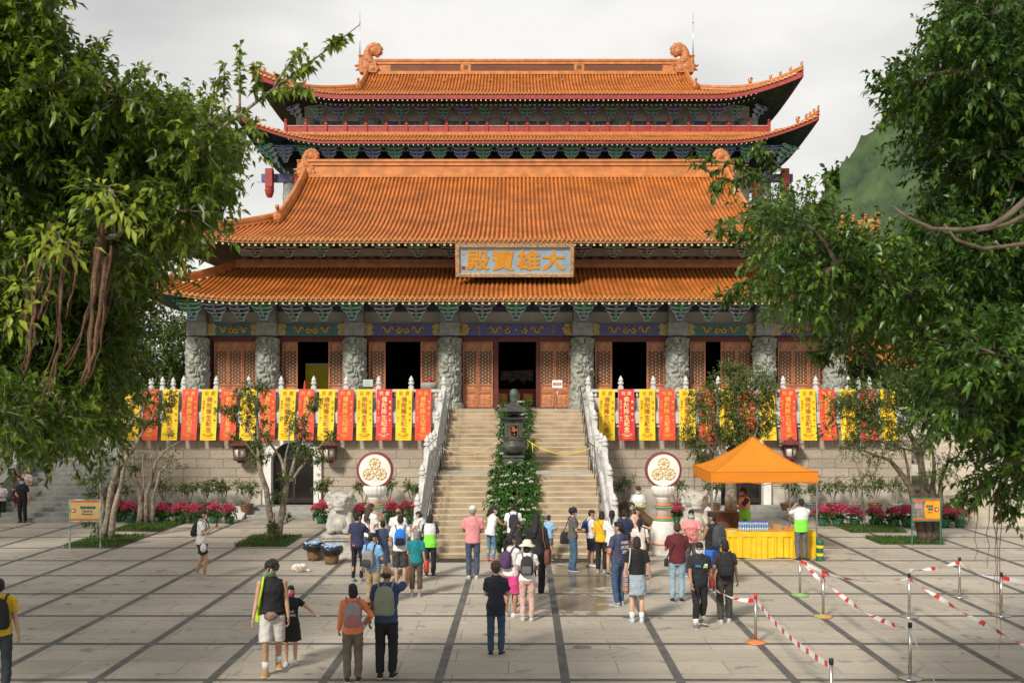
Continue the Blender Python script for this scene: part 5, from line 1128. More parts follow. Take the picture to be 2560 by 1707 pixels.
m = MB(); put_text(m, 'A1F', (p.x+.02, p.y-.185, .16), .12, off=.02); m.build('print', mat('orange_print',(0.75,0.30,0.03),.5,.05,5), t)
M_mat = mat('black_rubber_mat',(0.03,0.027,0.025),.8,.3,9)
for x0, x1, lab in ((-2.2,-1.15,'dark rubber mat at the foot of the stairs beside the man in pink'),(.98,2.3,'dark rubber mat at the foot of the stairs on the wet paving')):
    m = MB(); m.bbox(x0,x1,28.25,28.85,.009,.025,.006); tag(m.build('door_mat', M_mat), lab, 'mat')

# ------------------------------------------------------------------ sign stands
def sign(c0, w, z0, z1, legh, lab, fm, kind):
    x, y = c0; t = thing('sign_board', lab, 'sign', (x+w/2, y, 0)); f = .035
    for xx in (x, x+w):
        m = MB(); m.bbox(xx-f/2,xx+f/2,y-f/2,y+f/2,.009,z1,.004); m.build('leg', fm, t)
    m = MB(); m.box(x+f/2,x+w-f/2,y-f/2,y+f/2,z1-f,z1-.001); m.box(x+f/2,x+w-f/2,y-f/2,y+f/2,z0,z0+f); m.build('frame_rails', fm, t)
    a, b, za, zb = x+f/2+.004, x+w-f/2-.004, z0+f+.004, z1-f-.004; h = zb-za; W_ = b-a
    o = MB(); o.box(a,b,y-.008,y+.008,za,zb); pn = o.build('panel', mat('sign_yellow',(0.50,0.36,0.13),.5,.08,2) if kind == 0 else mat('sign_orange',(0.70,0.33,0.015),.5,.12,1.5), t)
    for q1, q2 in ((za,za+h*.09),(zb-h*.10,zb)): m = MB(); m.box(a,b,y-.0105,y-.009,q1,q2); m.build('border_stripe', mat('sign_red_orange',(0.52,0.11,0.02),.5,.1,3), pn)
    yy = y-.0125; m = MB(); r = h*.115; ax = a+W_*.11 if kind == 0 else b-W_*.12; az = za+h*.5
    m.lathe([(.001,0),(r,.0005),(r,.002)], 24); m.v = [(ax+p[0], yy-p[2]+.002, az+p[1]) for p in m.v]; m.build('arrow_disc', mat('sign_red',(0.36,0.015,0.02),.5,.1,3), pn)
    m = MB(); s = -1 if kind == 0 else 1; q = lambda u_, v_: (ax+s*u_*r, yy-.004, az+v_*r)
    for p1, p2 in (((-.6,0),(.6,0)),((.0,.55),(.6,0)),((.0,-.55),(.6,0))): m.bar(q(*p1), q(*p2), .003, .02, up=(0,0,1) if p1[1] == 0 else (0,0,1))
    m.build('arrow', M_white, pn)
    m = MB()
    if kind == 0:
        put_text(m, '齋堂/禮賓部', (a+W_*.60, yy, za+h*.65), .088, off=.03); put_text(m, 'Vegetarian', (a+W_*.58, yy, za+h*.46), .075); put_text(m, 'Restaurant', (a+W_*.58, yy, za+h*.33), .075)
        m.build('lettering', mat('sign_teal_ink',(0.03,0.09,0.12),.5,.1,5), pn)
    else:
        put_text(m, '妙善店', (a+W_*.62, yy, za+h*.66), .075, off=.03); put_text(m, '齋堂', (a+W_*.65, yy, za+h*.52), .075, off=.03); put_text(m, 'Gift Shop', (a+W_*.63, yy, za+h*.36), .04)
        m.build('lettering', mat('sign_teal_ink',(0.03,0.09,0.12),.5,.1,5), pn)
        m = MB(); m.prism([(a,za+h*.10)]+[(a+W_*(.47-.05*math.sin(q_*math.pi)), za+h*(.10+.8*q_)) for q_ in [i/8 for i in range(9)]]+[(a,zb-h*.1)], y-.0125, y-.0112); m.build('photo', mottle('sign_photo_colours',(0.05,0.09,0.05),(0.16,0.17,0.15),(0.34,0.20,0.20)), pn)
        m = MB(); m.prism([(a+W_*.08,za+h*.55),(a+W_*.34,za+h*.55),(a+W_*.34,za+h*.7),(a+W_*.38,za+h*.7),(a+W_*.32,za+h*.78),(a+W_*.1,za+h*.78),(a+W_*.05,za+h*.7),(a+W_*.08,za+h*.7)], y-.0142, y-.0128); m.build('photo_house', mat('faded_pink',(0.42,0.22,0.21),.6,.1,5), pn)
M_worn = mat('worn_green_white_frame',(0.50,0.52,0.50),.6,.3,5,c2=(0.04,0.22,0.15)); M_gfr = mat('green_frame_paint',(0.03,0.17,0.10),.5,.25,6)
sign((-13.42,30.8), .92, .82, 1.50, .8, 'yellow restaurant sign with a red arrow disc in a worn frame, before the left trees', M_worn, 0)
sign((12.22,31.6), .88, .74, 1.47, .7, 'orange sign with a photo and red arrow disc in a green frame', M_gfr, 1)
# notices on the terrace
x, y = P(1393,0,41.6).x, 41.6; t = thing('notice_stand', 'white notice with red letters on a steel stand before the central door leaves', 'sign', (x,y,TF))
m = MB(); m.tube([(x,y,TF+.02),(x,y,TF+.95)], .015, 8); m.lathe([(.17,.002),(.17,.02),(.02,.03)], 16, (x,y,TF)); m.build('stand', M_steel, t, True)
m = MB(); m.bbox(x-.21,x+.21,y-.03,y-.012,TF+.86,TF+1.18,.006); bo = m.build('board', M_white, t); m = MB(); m.box(x-.17,x+.17,y-.034,y-.031,TF+.97,TF+1.07); m.build('red_strip', M_redpaint, bo)
m = MB(); put_text(m, '止步請勿進入', (x, y-.037, TF+1.02), .055, off=.02); m.build('lettering', M_txc, bo)
x = P(920,0,41.6).x; t = thing('notice_board', 'small pale green notice board behind the balustrade left of the stairs', 'sign', (x,y,TF))
m = MB(); m.tube([(x,y,TF+.01),(x,y,TF+1.0)], .015, 8); m.lathe([(.15,.002),(.15,.02),(.02,.03)], 14, (x,y,TF)); m.build('stand', M_steel, t, True)
m = MB(); m.bbox(x-.2,x+.2,y-.03,y-.012,TF+.92,TF+1.2,.006); bo = m.build('board', mat('pale_green_board',(0.55,0.64,0.58),.5,.05,3), t); m = MB()
for k in range(4): m.box(x-.15,x+.15-.05*(k%2),y-.034,y-.031,TF+.98+.05*k,TF+.992+.05*k)
m.build('printed_lines', M_gfr, bo)
x = P(1073,0,42).x; t = thing('stone_urn', 'carved grey stone urn with a red flower behind the left balustrade', 'urn', (x,42,TF))
m = MB(); m.lathe([(.25,.002),(.25,.1),(.15,.3),(.14,.6),(.22,.75),(.34,.85),(.36,1.0),(.33,1.08)], 20, (x,42,TF)); m.build('urn_body', M_stone, t, True); m = MB()
for k in range(8): m.ell((x+.1*math.cos(k),42+.1*math.sin(k),TF+1.15+.03*(k%3)), .06, 7, 5)
m.build('red_flower', mat('red_flower_petals',(0.45,0.02,0.02),.6,.3,9), t, True)
x = P(762,0,43).x; t = thing('red_sack', 'small red folded parasol leaning on the balustrade before the yellow screen', 'parasol', (x,43,TF)); m = MB(); m.lathe([(.03,.002),(.09,.3),(.10,.6),(.04,1.05),(.012,1.2)], 10, (x,43,TF)); m.build('folded_cloth', M_bred2, t, True)

# ------------------------------------------------------------------ tent, table and what stands on it
x0, x1, ya, yb_ = 5.46, 8.48, 28.7, 31.6; xc, yc_ = (x0+x1)/2, (ya+yb_)/2
t = thing('pop_up_tent', 'orange pop up tent with a pointed canopy over the yellow table', 'tent', (xc, yc_, 0))
mt = bpy.data.materials.new('orange_canopy_cloth'); mt.use_nodes = True; n_ = mt.node_tree; b_ = n_.nodes['Principled BSDF']; b_.inputs['Base Color'].default_value = (0.80,0.27,0.012,1); b_.inputs['Roughness'].default_value = .6
tr = n_.nodes.new('ShaderNodeBsdfTranslucent'); tr.inputs[0].default_value = (0.9,0.28,0.02,1); mxs = n_.nodes.new('ShaderNodeMixShader'); mxs.inputs[0].default_value = .25; n_.links.new(b_.outputs[0], mxs.inputs[1]); n_.links.new(tr.outputs[0], mxs.inputs[2]); n_.links.new(mxs.outputs[0], n_.nodes['Material Output'].inputs[0])
bn = n_.nodes.new('ShaderNodeTexNoise'); bn.inputs['Scale'].default_value = 3; bb = n_.nodes.new('ShaderNodeBump'); bb.inputs['Strength'].default_value = .25; bb.inputs['Distance'].default_value = .08; n_.links.new(bn.outputs[0], bb.inputs['Height']); n_.links.new(bb.outputs[0], b_.inputs['Normal'])
hx, hy = (x1-x0)/2, (yb_-ya)/2
def can(a, b):
    u_, v_ = a*2-1, b*2-1; q = max(abs(u_), abs(v_)); rid = min(abs(u_), abs(v_))/(q+1e-6)
    return (xc+u_*hx, yc_+v_*hy, 2.47+.94*(1-q)**1.42-.06*(1-rid)*4*q*(1-q)+.012*noise.noise(Vector((a*7,b*7,2)))*(q < .97)-.012*(1-min(abs(u_),abs(v_)))*(q > .99))
m = MB(); m.grid(can, 40, 40)
for i in range(4):
    A = [(x0,ya),(x1,ya),(x1,yb_),(x0,yb_)]; p_, q_ = A[i], A[(i+1)%4]
    m.grid(lambda a, b: (p_[0]+(q_[0]-p_[0])*a, p_[1]+(q_[1]-p_[1])*a, 2.47-.012*0-.31*b+.006*math.sin(a*25)*b), 20, 2)
bm2 = m.build('canopy', mt, t, True)
m = MB()
for a0, b0 in ((0,0),(1,0),(1,1),(0,1)): m.tube([Vector(can(.5+(a0-.5)*q, .5+(b0-.5)*q))+Vector((0,0,.004)) for q in [i/12 for i in range(13)]], .008, 5)
A = [(x0,ya),(x1,ya),(x1,yb_),(x0,yb_),(x0,ya)]; m.tube([(p_[0]+(.004 if p_[0] > xc else -.004), p_[1]+(.004 if p_[1] > yc_ else -.004), 2.468) for p_ in A], .009, 5); m.tube([(p_[0]+(.004 if p_[0] > xc else -.004), p_[1]+(.004 if p_[1] > yc_ else -.004), 2.19) for p_ in A], .006, 5)
m.build('seams', mat('canopy_seam', (0.62,0.19,0.01), .6, .1, 5), t, True)
for xx, yy in ((x0+.04,ya+.04),(x1-.04,ya+.04),(x1-.04,yb_-.04),(x0+.04,yb_-.04)):
    m = MB(); m.bbox(xx-.02,xx+.02,yy-.02,yy+.02,.009,2.44,.004); m.bbox(xx-.06,xx+.06,yy-.06,yy+.06,.0085,.02,.003); m.build('leg', M_steel, t)
m = MB()
for a, b in (((x0+.05,ya+.05),(x1-.05,ya+.05)),((x1-.05,ya+.05),(x1-.05,yb_-.05)),((x0+.05,yb_-.05),(x1-.05,yb_-.05)),((x0+.05,ya+.05),(x0+.05,yb_-.05))):
    a, b = Vector((*a,0)), Vector((*b,0))
    for k in range(2): c, d = a.lerp(b,k/2), a.lerp(b,(k+1)/2); m.tube([c+Vector((0,0,2.36)), d+Vector((0,0,2.1))], .012, 5); m.tube([c+Vector((0,0,2.1)), d+Vector((0,0,2.36))], .012, 5)
m.build('truss', M_steel, t)
M_sat = mat('yellow_satin',(0.80,0.50,0.012),.32,.1,3,spec=.7)
tx0, tx1, ty0, ty1, tz = 5.95, 8.5, 28.95, 29.75, .76
t = thing('draped_table', 'long table under a pleated yellow satin cloth beneath the tent', 'table', ((tx0+tx1)/2, 29.3, 0))
m = MB(); m.grid(lambda a, b: (tx0+(tx1-tx0)*a, ty0+(ty1-ty0)*b, tz+.004*math.sin(a*40)*math.sin(b*11)), 40, 10); m.grid(lambda a, b: (tx0+(tx1-tx0)*a, ty0-.015-.01*math.sin(a*30), tz-.14*b-.015*abs(math.sin(a*14))*b), 80, 3); m.build('tablecloth', M_sat, t, True)
m = MB(); per = [(tx0,ty0),(tx1,ty0),(tx1,ty1),(tx0,ty1),(tx0,ty0)]
def skirt(a, b):
    k = min(3, int(a*4)); f = a*4-k; p_, q_ = per[k], per[k+1]; dx, dy = q_[0]-p_[0], q_[1]-p_[1]; L = math.hypot(dx, dy); s = f*L*(1 if L > 1 else 1)
    fold = .022*math.sin(s*34+math.sin(s*7)*1.5)+.014*math.sin(s*71+2); fold *= (.35+.65*b)*(.6+.7*abs(math.sin(s*2.3+1))); return (p_[0]+dx*f+dy/L*fold, p_[1]+dy*f-dx/L*fold, tz-.03-(tz-.045)*b+.02*math.sin(s*5)*(b > .99))
m.grid(skirt, 480, 5); m.build('pleated_skirt', M_sat, t, True)
M_wat = mat('water_bottle',(0.55,0.62,0.72),.12,.1,8,trans=.35); M_cap = mat('blue_cap',(0.03,0.07,0.42),.4,.1,5); M_lab = mat('bottle_label',(0.10,0.28,0.55),.4,.3,20)
m = MB(); m.lathe([(.026,0),(.031,.01),(.031,.09)], 10); m.lathe([(.0315,.091),(.0315,.15)], 10, mat=2); m.lathe([(.031,.151),(.029,.17),(.012,.205)], 10); m.lathe([(.014,.206),(.014,.23)], 8, mat=1); BOT = m.build('water_bottle', [M_wat, M_cap, M_lab], data_only=True, smooth=True)
for r_ in range(4):
    for k in range(12):
        o = bpy.data.objects.new('water_bottle', BOT); COL.objects.link(o); o.location = (6.40+.068*k, 29.12+.07*r_, tz+.006); o.scale = (1.05,1.05,1.15); tag(o, 'clear water bottle with blue cap in the block on the yellow table', 'bottle', 'water bottles on the yellow table')
def solid(name, lab, cat, boxes, mm, b=.01):
    m = MB()
    for q in boxes: m.bbox(*q, b)
    return tag(m.build(name, mm), lab, cat)
solid('paper_sheet','white paper lying on the left end of the yellow table','paper',[(6.02,6.25,29.02,29.2,tz+.006,tz+.012)], M_white, .002)
solid('cardboard_box','open brown cardboard box on the right of the yellow table','box',[(7.35,7.62,29.3,29.55,tz+.006,tz+.16)], mat('cardboard',(0.36,0.22,0.11),.8,.12,5))
for k, xx in enumerate((7.72,7.84,7.96)):
    m = MB(); m.lathe([(.035,0),(.045,.11),(.04,.11),(.032,.01)], 12, (xx,29.2,tz+.007)); tag(m.build('orange_cup', M_orange), 'orange cup on the yellow table, %s from the box' % ORD[k], 'cup', 'orange cups on the table')
m = MB(); m.bar((7.2,29.05,tz+.03),(7.75,29.0,tz+.02),.05,.04); tag(m.build('wooden_stick', M_woodlight), 'brown wooden stick lying on the yellow table by the box', 'stick')
t = thing('wooden_cabinet', 'dark brown wooden cabinet behind the yellow table near the tree trunk', 'cabinet', (6.4, 32.2, 0)); m = MB(); m.bbox(5.72,6.98,31.95,32.4,.009,.98,.02); m.build('carcass', mat('dark_cabinet_wood',(0.13,0.05,0.025),.5,.25,5), t)
for k in range(2): m = MB(); m.bbox(5.76+.62*k,6.34+.62*k,31.92,31.949,.06,.93,.008); m.build('cabinet_door', MC['dark_cabinet_wood'], t)
t = thing('plastic_chair', 'brown moulded plastic chair behind the left end of the yellow table', 'chair', (6.15, 30.3, 0)); M_pl = mat('brown_plastic',(0.11,0.045,0.035),.35,.1,5)
m = MB(); m.bbox(5.92,6.38,30.1,30.5,.42,.45,.02); m.build('seat', M_pl, t); m = MB(); m.grid(lambda a, b: (5.93+.44*a, 30.5+.08*b-.04*math.sin(a*3.14), .5+.36*b*(1-.25*(2*a-1)**2)), 12, 6); m.grid(lambda a, b: (6.37-.44*a, 30.515+.08*b-.04*math.sin(a*3.14), .5+.36*b*(1-.25*(2*a-1)**2)), 12, 6); m.build('backrest', M_pl, t, True)
for a in (5.95,6.35):
    for b in (30.12,30.48): m = MB(); m.tube([(a,b,.009),(a,b,.42)], .022, 7); m.build('leg', M_pl, t)
    m = MB(); m.tube([(a,30.14,.43),(a,30.12,.62),(a,30.5,.66)], .02, 7); m.build('armrest', M_pl, t)
# crates and side table by the right wheel stand
t = thing('serving_table', 'small folding table with dishes beside the right wheel stand', 'table', (3.3,31.0,0)); m = MB(); m.bbox(2.75,3.75,30.8,31.3,.70,.74,.01); m.build('tabletop', M_white, t)
for a in (2.8,3.7):
    for b in (30.85,31.25): m = MB(); m.tube([(a,b,.009),(a,b,.70)], .016, 6); m.build('leg', M_steel, t)
t = thing('wire_trolley', 'wire trolley stacked with dark blue crates behind the queue', 'trolley', (3.75,30.55,0)); m = MB()
for a in (3.5,3.98):
    for b in (30.4,30.72): m.tube([(a,b,.1),(a,b,.95)], .012, 6)
for z in (.15,.4,.65,.93):
    m.tube([(3.5,30.4,z),(3.98,30.4,z),(3.98,30.72,z),(3.5,30.72,z),(3.5,30.4,z)], .008, 5)
m.build('wire_frame', M_steel, t)
for a in (3.5,3.98):
    for b in (30.4,30.72): m = MB(); m.tube([(a-.015,b,.055),(a+.015,b,.055)], .045, 10); m.build('wheel', M_black, t)
for k in range(3): solid('crate','dark blue crate on the wire trolley, %s from the bottom' % ORD[k],'crate',[(3.53,3.95,30.43,30.69,.16+.25*k,.36+.25*k)], mat('blue_crate',(0.05,0.09,0.20),.5,.2,8))
for k, xx in enumerate((2.95,3.2,3.5)):
    m = MB(); m.lathe([(.04,0),(.09,.05),(.085,.05),(.04,.01)], 14, (xx,31.0,.745)); tag(m.build('bowl', M_white, smooth=True), 'white bowl on the small folding table, %s from the stairs' % ORD[k], 'bowl', 'bowls on the folding table')
# folded umbrella on the tent leg
x, y = P(2050,0,28.55).x, 28.55; t = thing('folded_umbrella', 'rolled dark green umbrella with two yellow bands strapped to the tent leg', 'umbrella', (x,y,0))
m = MB(); m.lathe([(.11,.009),(.12,.03),(.10,.09),(.095,.2),(.09,.4),(.11,.5),(.10,.58),(.03,.62)], 14, (x,y,0)); m.build('cover', mat('dark_green_nylon',(0.015,0.12,0.06),.5,.2,6,bump=.4), t, True)
for z in (.14,.36): m = MB(); m.lathe([(.103,z),(.106,z+.01),(.106,z+.07),(.103,z+.08)], 14, (x,y,0)); m.build('yellow_band', mat('yellow_band',(0.75,0.55,0.02),.5,.05,5), t, True)

# ------------------------------------------------------------------ stanchions and barrier tape
M_tw = mat('white_tape',(0.74,0.74,0.73),.4,.05,4); M_tr = mat('red_tape',(0.62,0.03,0.03),.4,.1,4)
SB = [(1889,1607,'orange'),(2000,1489,'green'),(2058,1542,'orange and green'),(2273,1542,'steel'),(2399,1492,'steel'),(2503,1539,'steel'),(2275,1696,'steel'),(2078,1808,'steel')]
STN = []
def stanchion(p, col, lab, redtop):
    x, y = p.x, p.y; t = thing('stanchion', lab, 'stanchion', (x,y,.008), 0, 'steel stanchions with barrier tape')
    m = MB(); m.lathe([(.19,.001),(.195,.015),(.17,.03),(.05,.045),(.035,.06)], 24, (x,y,.008)); m.build('base', {'orange':mat('orange_base',(0.62,0.20,0.06),.5,.1,4),'green':mat('green_base',(0.22,0.42,0.16),.5,.1,4),'orange and green':mat('mottled_base',(0.6,0.25,0.08),.5,.1,3,c2=(0.2,0.4,0.15)),'steel':M_steel}[col], t, True)
    m = MB(); m.tube([(x,y,.06),(x,y,.82)], .028, 14); m.build('pole', M_steel, t, True)
    m = MB(); m.lathe([(.034,.82),(.034,.89),(.028,.9)], 14, (x,y,.008)); m.build('cap', M_tr if redtop else M_black, t, True)
    STN.append(Vector((x,y,.80)))
for i, (u, v, c) in enumerate(SB):
    stanchion(G(u,v), c, ['steel stanchion on an orange base with a red cap, nearest the stairs','steel stanchion on a green base in front of the volunteer at the table','steel stanchion on an orange and green base with a red tape collar','steel stanchion with tape tied on both sides in the middle of the barrier','black capped stanchion at the far back of the barrier','black capped stanchion at the right edge of the picture','black capped stanchion nearest the lower right, on a steel base','stanchion cut off by the bottom edge of the picture'][i], i in (0, 2))
def tape(a, b, sag, lab, k=0.16, twist=0.0, striped=True, w=.085):
    a, b = Vector(a), Vector(b); L = (b-a).length; n = max(6, int(L/k)); m = MB(); pts = []
    for i in range(n+1):
        q = i/n; p = a.lerp(b,q)-Vector((0,0,sag*4*q*(1-q))); d = (b-a).normalized(); up = Vector((0,0,1)); sd = d.cross(up).normalized(); an = twist*q*math.pi
        v = up*math.cos(an)+sd*math.sin(an); pts.append((p+v*w/2, p-v*w/2))
    for i in range(n):
        (p1,q1),(p2,q2) = pts[i],pts[i+1]; m.add([p1,q1,q2,p2], [(0,1,2,3)], (1 if (i % 3 == 0) else 0) if striped else 0)
    tag(m.build('barrier_tape', [M_tw, M_tr]), lab, 'tape', 'red and white barrier tapes')
s_ = STN
tape(s_[0], s_[7], .12, 'red and white tape from the orange based stanchion down to the bottom edge')
tape(s_[1], s_[3], .22, 'white and red tape sagging from the green based stanchion to the middle one', .2, .6)
tape(s_[2], s_[6], .16, 'twisted red and white tape from the collared stanchion to the nearest black capped one', .16, 2.5)
tape(s_[4], s_[5], .10, 'white tape between the two farthest stanchions on the right', .2, .8, False, .09)
tape(s_[3], G(2620,1640,.5), .06, 'mostly white tape running from the middle stanchion to the right edge', .2, 3.0)
tape(s_[6], G(2380,1790,.3), .02, 'wide white tape from the nearest black capped stanchion to the bottom right', .2, .3, False, .09)
tape(s_[5], s_[5]+Vector((1.6,-1.4,-.05)), .05, 'red and white tape leaving the right edge of the picture')
tape(s_[4], s_[3]+Vector((.4,1.0,.0)), .05, 'short red and white tape hanging left of the far back stanchion', .16, 2.0)
tape(s_[1], s_[1]+Vector((.35,-.9,-.45)), -.02, 'loose tape end hanging from the green based stanchion', .12, 1.4)
tape(s_[0]+Vector((-.03,.05,-.02)), s_[0]+Vector((-.55,1.5,-.02)), .08, 'red and white tape running from the orange based stanchion behind the walking man', .16, 1.0)
# ------------------------------------------------------------------ trees
def inside(p, poly):
    x, y = p; c = False; n = len(poly)
    for i in range(n):
        (x1, y1), (x2, y2) = poly[i], poly[(i+1) % n]
        if (y1 > y) != (y2 > y) and x < (x2-x1)*(y-y1)/(y2-y1)+x1: c = not c
    return c
def limb(mb, a, b, r0, r1, rng, n=7, sag=0.12):
    a, b = Vector(a), Vector(b); L = (b-a).length; m = a.lerp(b, .5)+Vector((rng.uniform(-.1,.1)*L, rng.uniform(-.1,.1)*L, rng.uniform(0,sag)*L))
    mb.tube(bez(a, m, b, n), [r0+(r1-r0)*i/n for i in range(n+1)], 6)
def crown_tree(name, label, base, clumps, trunk_pts, trunk_r, rng, leaf, lw, lm, bark, twigs, per, droop, base_t, hubs=None, twig_r=.006, group=None, cat='tree', twig_every=2, extra=None):
    t = thing(name, label, cat, base, 0, group); tb = MB()
    for pts, rr in zip(trunk_pts, trunk_r): tb.tube(pts, rr, 9)
    hubs = hubs or [Vector(p) for pts in trunk_pts for p in pts[len(pts)//2:]]
    cc = np.array([tuple(q[0]) for q in clumps]); hb = np.array([tuple(h) for h in hubs])         # every clump grows from the nearest bough or neighbour
    dd = np.linalg.norm(cc[:, None]-hb[None], axis=2); best = dd.min(1); src = hb[dd.argmin(1)]; left = set(range(len(cc)))
    while left:
        i = min(left, key=lambda k: best[k]); left.discard(i); limb(tb, src[i], cc[i], min(.022, max(.008, trunk_r[0][-1]*.6)), .009, rng, 5)
        d2 = np.linalg.norm(cc-cc[i], axis=1); m2 = d2 < best; best = np.where(m2, d2, best); src[m2] = cc[i]
    po, di, ti, tw = clump_leaves(clumps, rng, twigs=twigs, per=per, droop=droop, base_t=base_t)
    if twig_every:
        for a, b in tw[::twig_every]: tb.tube([tuple(a), tuple(b)], [twig_r, twig_r*.5], 3, caps=False)
    if extra: po = np.concatenate([po, extra[0]]); di = np.concatenate([di, extra[1]]); ti = np.concatenate([ti, extra[2]])
    tb.build('trunk', bark, t, True); leaf_obj('crown', po, di, leaf*rng.uniform(.75,1.2,len(po)), lw*rng.uniform(.8,1.15,len(po)), ti, lm, t, rng, droop=.25)
    return t
def spray(pts, n, rng, droop=.5, t0=.55):                          # leaves strung along a branch
    pts = [np.array(p) for p in pts]; q = rng.uniform(0, len(pts)-1.001, n); i = q.astype(int); f = (q-i)[:, None]
    A = np.array(pts); p = A[i]*(1-f)+A[i+1]*f; d = (A[i+1]-A[i]); d /= np.linalg.norm(d, axis=1, keepdims=True); d = d*.6+rng.normal(0,.6,(n,3)); d[:,2] -= droop
    return p, d, np.clip(t0+rng.normal(0,.2,n), 0, 1)

# --- big near fig tree on the left: trunk out of frame, boughs reaching in
rng = np.random.default_rng(21)
POLY_L = [(-160,-60),(110,-60),(110,20),(50,90),(60,160),(190,190),(280,205),(350,245),(440,290),(520,310),(560,340),(530,390),(520,430),(520,480),(460,540),(410,590),(360,640),(310,690),(300,740),(300,800),(285,850),(270,980),(240,1050),(190,1075),(80,1080),(-160,1080)]
cl = []
for _ in range(9000):
    u, v = rng.uniform(-160, 600), rng.uniform(-120, 1090)
    if not inside((u, v), POLY_L): continue
    deep = rng.random(); Y = 7.2+4.0*deep
    if v < 300: Y = 7.0+1.0*deep
    if 640 < v < 1000 and u < 330: Y = 8.8+2.8*deep               # leave room for the hanging roots in front
    r = rng.uniform(.27,.42)*(Y/8)
    p = P(u, v, Y)
    if any((Vector(c[0])-p).length < .24 for c in cl): continue
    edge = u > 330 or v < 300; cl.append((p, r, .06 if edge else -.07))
    if len(cl) > 290: break
TB = Vector((-8.2, 9.6, 0)); hubs = [Vector((-5.6,9.4,3.9)), Vector((-5.0,9.0,5.4)), Vector((-5.0,9.6,7.0)), Vector((-4.6,9.0,4.4)), P(210,330,8.2), P(330,470,8.0), P(120,640,8.6), P(360,330,8.0), P(250,820,9.6), P(60,200,8.5)]
trk = [[TB, Vector((-8.0,9.6,1.5)), Vector((-7.4,9.6,2.8)), Vector((-6.6,9.5,4.0)), Vector((-6.0,9.4,5.6)), Vector((-5.6,9.6,7.6))], bez(Vector((-6.6,9.5,3.8)), P(60,600,8.6), P(430,330,7.8), 9), bez(Vector((-6.3,9.5,4.6)), P(20,300,8.8), P(330,230,8.0), 8), bez(Vector((-6.8,9.5,3.6)), P(-60,700,9.6), P(250,780,10.2), 8)]
tr = [[.34,.28,.24,.20,.14,.06], [.06-.005*i for i in range(10)], [.05-.0045*i for i in range(9)], [.045-.004*i for i in range(9)]]
br = bez(P(400,430,7.7), P(640,260,7.4), P(900,62,7.2), 12); trk.append(br); tr.append([.019-.0013*i for i in range(13)])
side = [(br[6], P(640,160,7.3)), (br[7], P(760,120,7.2)), (br[8], P(780,170,7.2)), (br[6], P(700,230,7.3)), (br[4], P(560,160,7.4)), (br[5], P(640,330,7.3)), (br[10], P(850,105,7.2)), (br[3], P(540,200,7.5)), (br[7], P(790,230,7.25)), (br[5], P(600,110,7.3))]
PO, DI, TI = [], [], []
for a, b in side:
    q = bez(a, a.lerp(b,.5)+Vector((0,0,.06)), b, 6); trk.append(q); tr.append([.010-.001*i for i in range(7)]); s = spray(q[1:], 44, rng, .5, .65); PO.append(s[0]); DI.append(s[1]); TI.append(s[2])
s = spray(br[6:], 60, rng, .5, .65); PO.append(s[0]); DI.append(s[1]); TI.append(s[2])
for u, v in ((120,590),(100,620),(160,610),(60,720),(30,790),(250,480),(310,520)):                    # bright young shoots in front
    c = P(u, v, 5.9); d = rng.normal(0,1,(26,3)); PO.append(np.array(c)+d*.05); DI.append(d*.8+np.array([0,0,-.2])); TI.append(rng.uniform(.75,1.0,26))
ex = (np.concatenate(PO), np.concatenate(DI), np.concatenate(TI))
off = []                                                          # leaf clumps added outside the view so the crown casts more shade
for _ in range(70):
    x, y, z = rng.uniform(-16,-9.0), rng.uniform(10,17), rng.uniform(5.5,8.5)
    if x/y*F+CX > -260: continue
    off.append((Vector((x,y,z)), rng.uniform(.8,1.3), 0))
for _ in range(60):  # further unseen clumps, meant to shade the tree's lower leaves
    x, y, z = rng.uniform(-7.2,-4.0), rng.uniform(3.4,6.2), rng.uniform(5.6,7.6)
    if x/y < -.64 and len(off) < 60: off.append((Vector((x,y,z)), rng.uniform(.6,.9), 0))
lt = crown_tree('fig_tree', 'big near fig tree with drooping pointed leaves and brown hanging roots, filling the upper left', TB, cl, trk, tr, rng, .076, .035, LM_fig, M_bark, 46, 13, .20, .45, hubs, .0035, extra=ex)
po, di, ti, _ = clump_leaves(off, rng, twigs=26, per=9, droop=.5, base_t=.4); leaf_obj('unseen_crown', po, di, .24, .12, ti, LM_fig, lt, rng)
tb = MB()
for q in off[::3]: limb(tb, Vector((-7.2,9.6,3.4)), q[0], .07, .02, rng)
tb.build('unseen_limbs', M_bark, lt, True)
for pts, r in (([(130,560),(105,640),(90,740),(78,850),(62,930)], .030), ([(145,560),(130,680),(118,740),(95,800)], .022), ([(175,600),(150,720),(150,860),(120,960),(100,1010)], .018), ([(240,600),(225,760),(200,850),(165,920)], .016), ([(255,560),(240,680),(228,800),(222,900),(205,960)], .034), ([(262,640),(250,780),(236,880),(214,950)], .030), ([(280,620),(262,740),(250,830)], .014), ([(205,560),(185,700),(168,790)], .013), ([(60,640),(72,740),(60,830)], .012)):
    for k in range(3):
        m = MB(); q = [P(u+rng.uniform(-9,9)*k, v+rng.uniform(-8,8), 7.2+.1*k) for u, v in pts]; sm = []
        for i in range(len(q)-1):
            for f in (0,.34,.67): sm.append(q[i].lerp(q[i+1], f)+Vector((rng.uniform(-.012,.012),0,0)))
        sm.append(q[-1]); n = len(sm); m.tube(sm, [r*(.40 if k else .62)*(1-.6*i/n)*rng.uniform(.8,1.2) for i in range(n)], 6); m.build('aerial_root', M_root, lt, True)

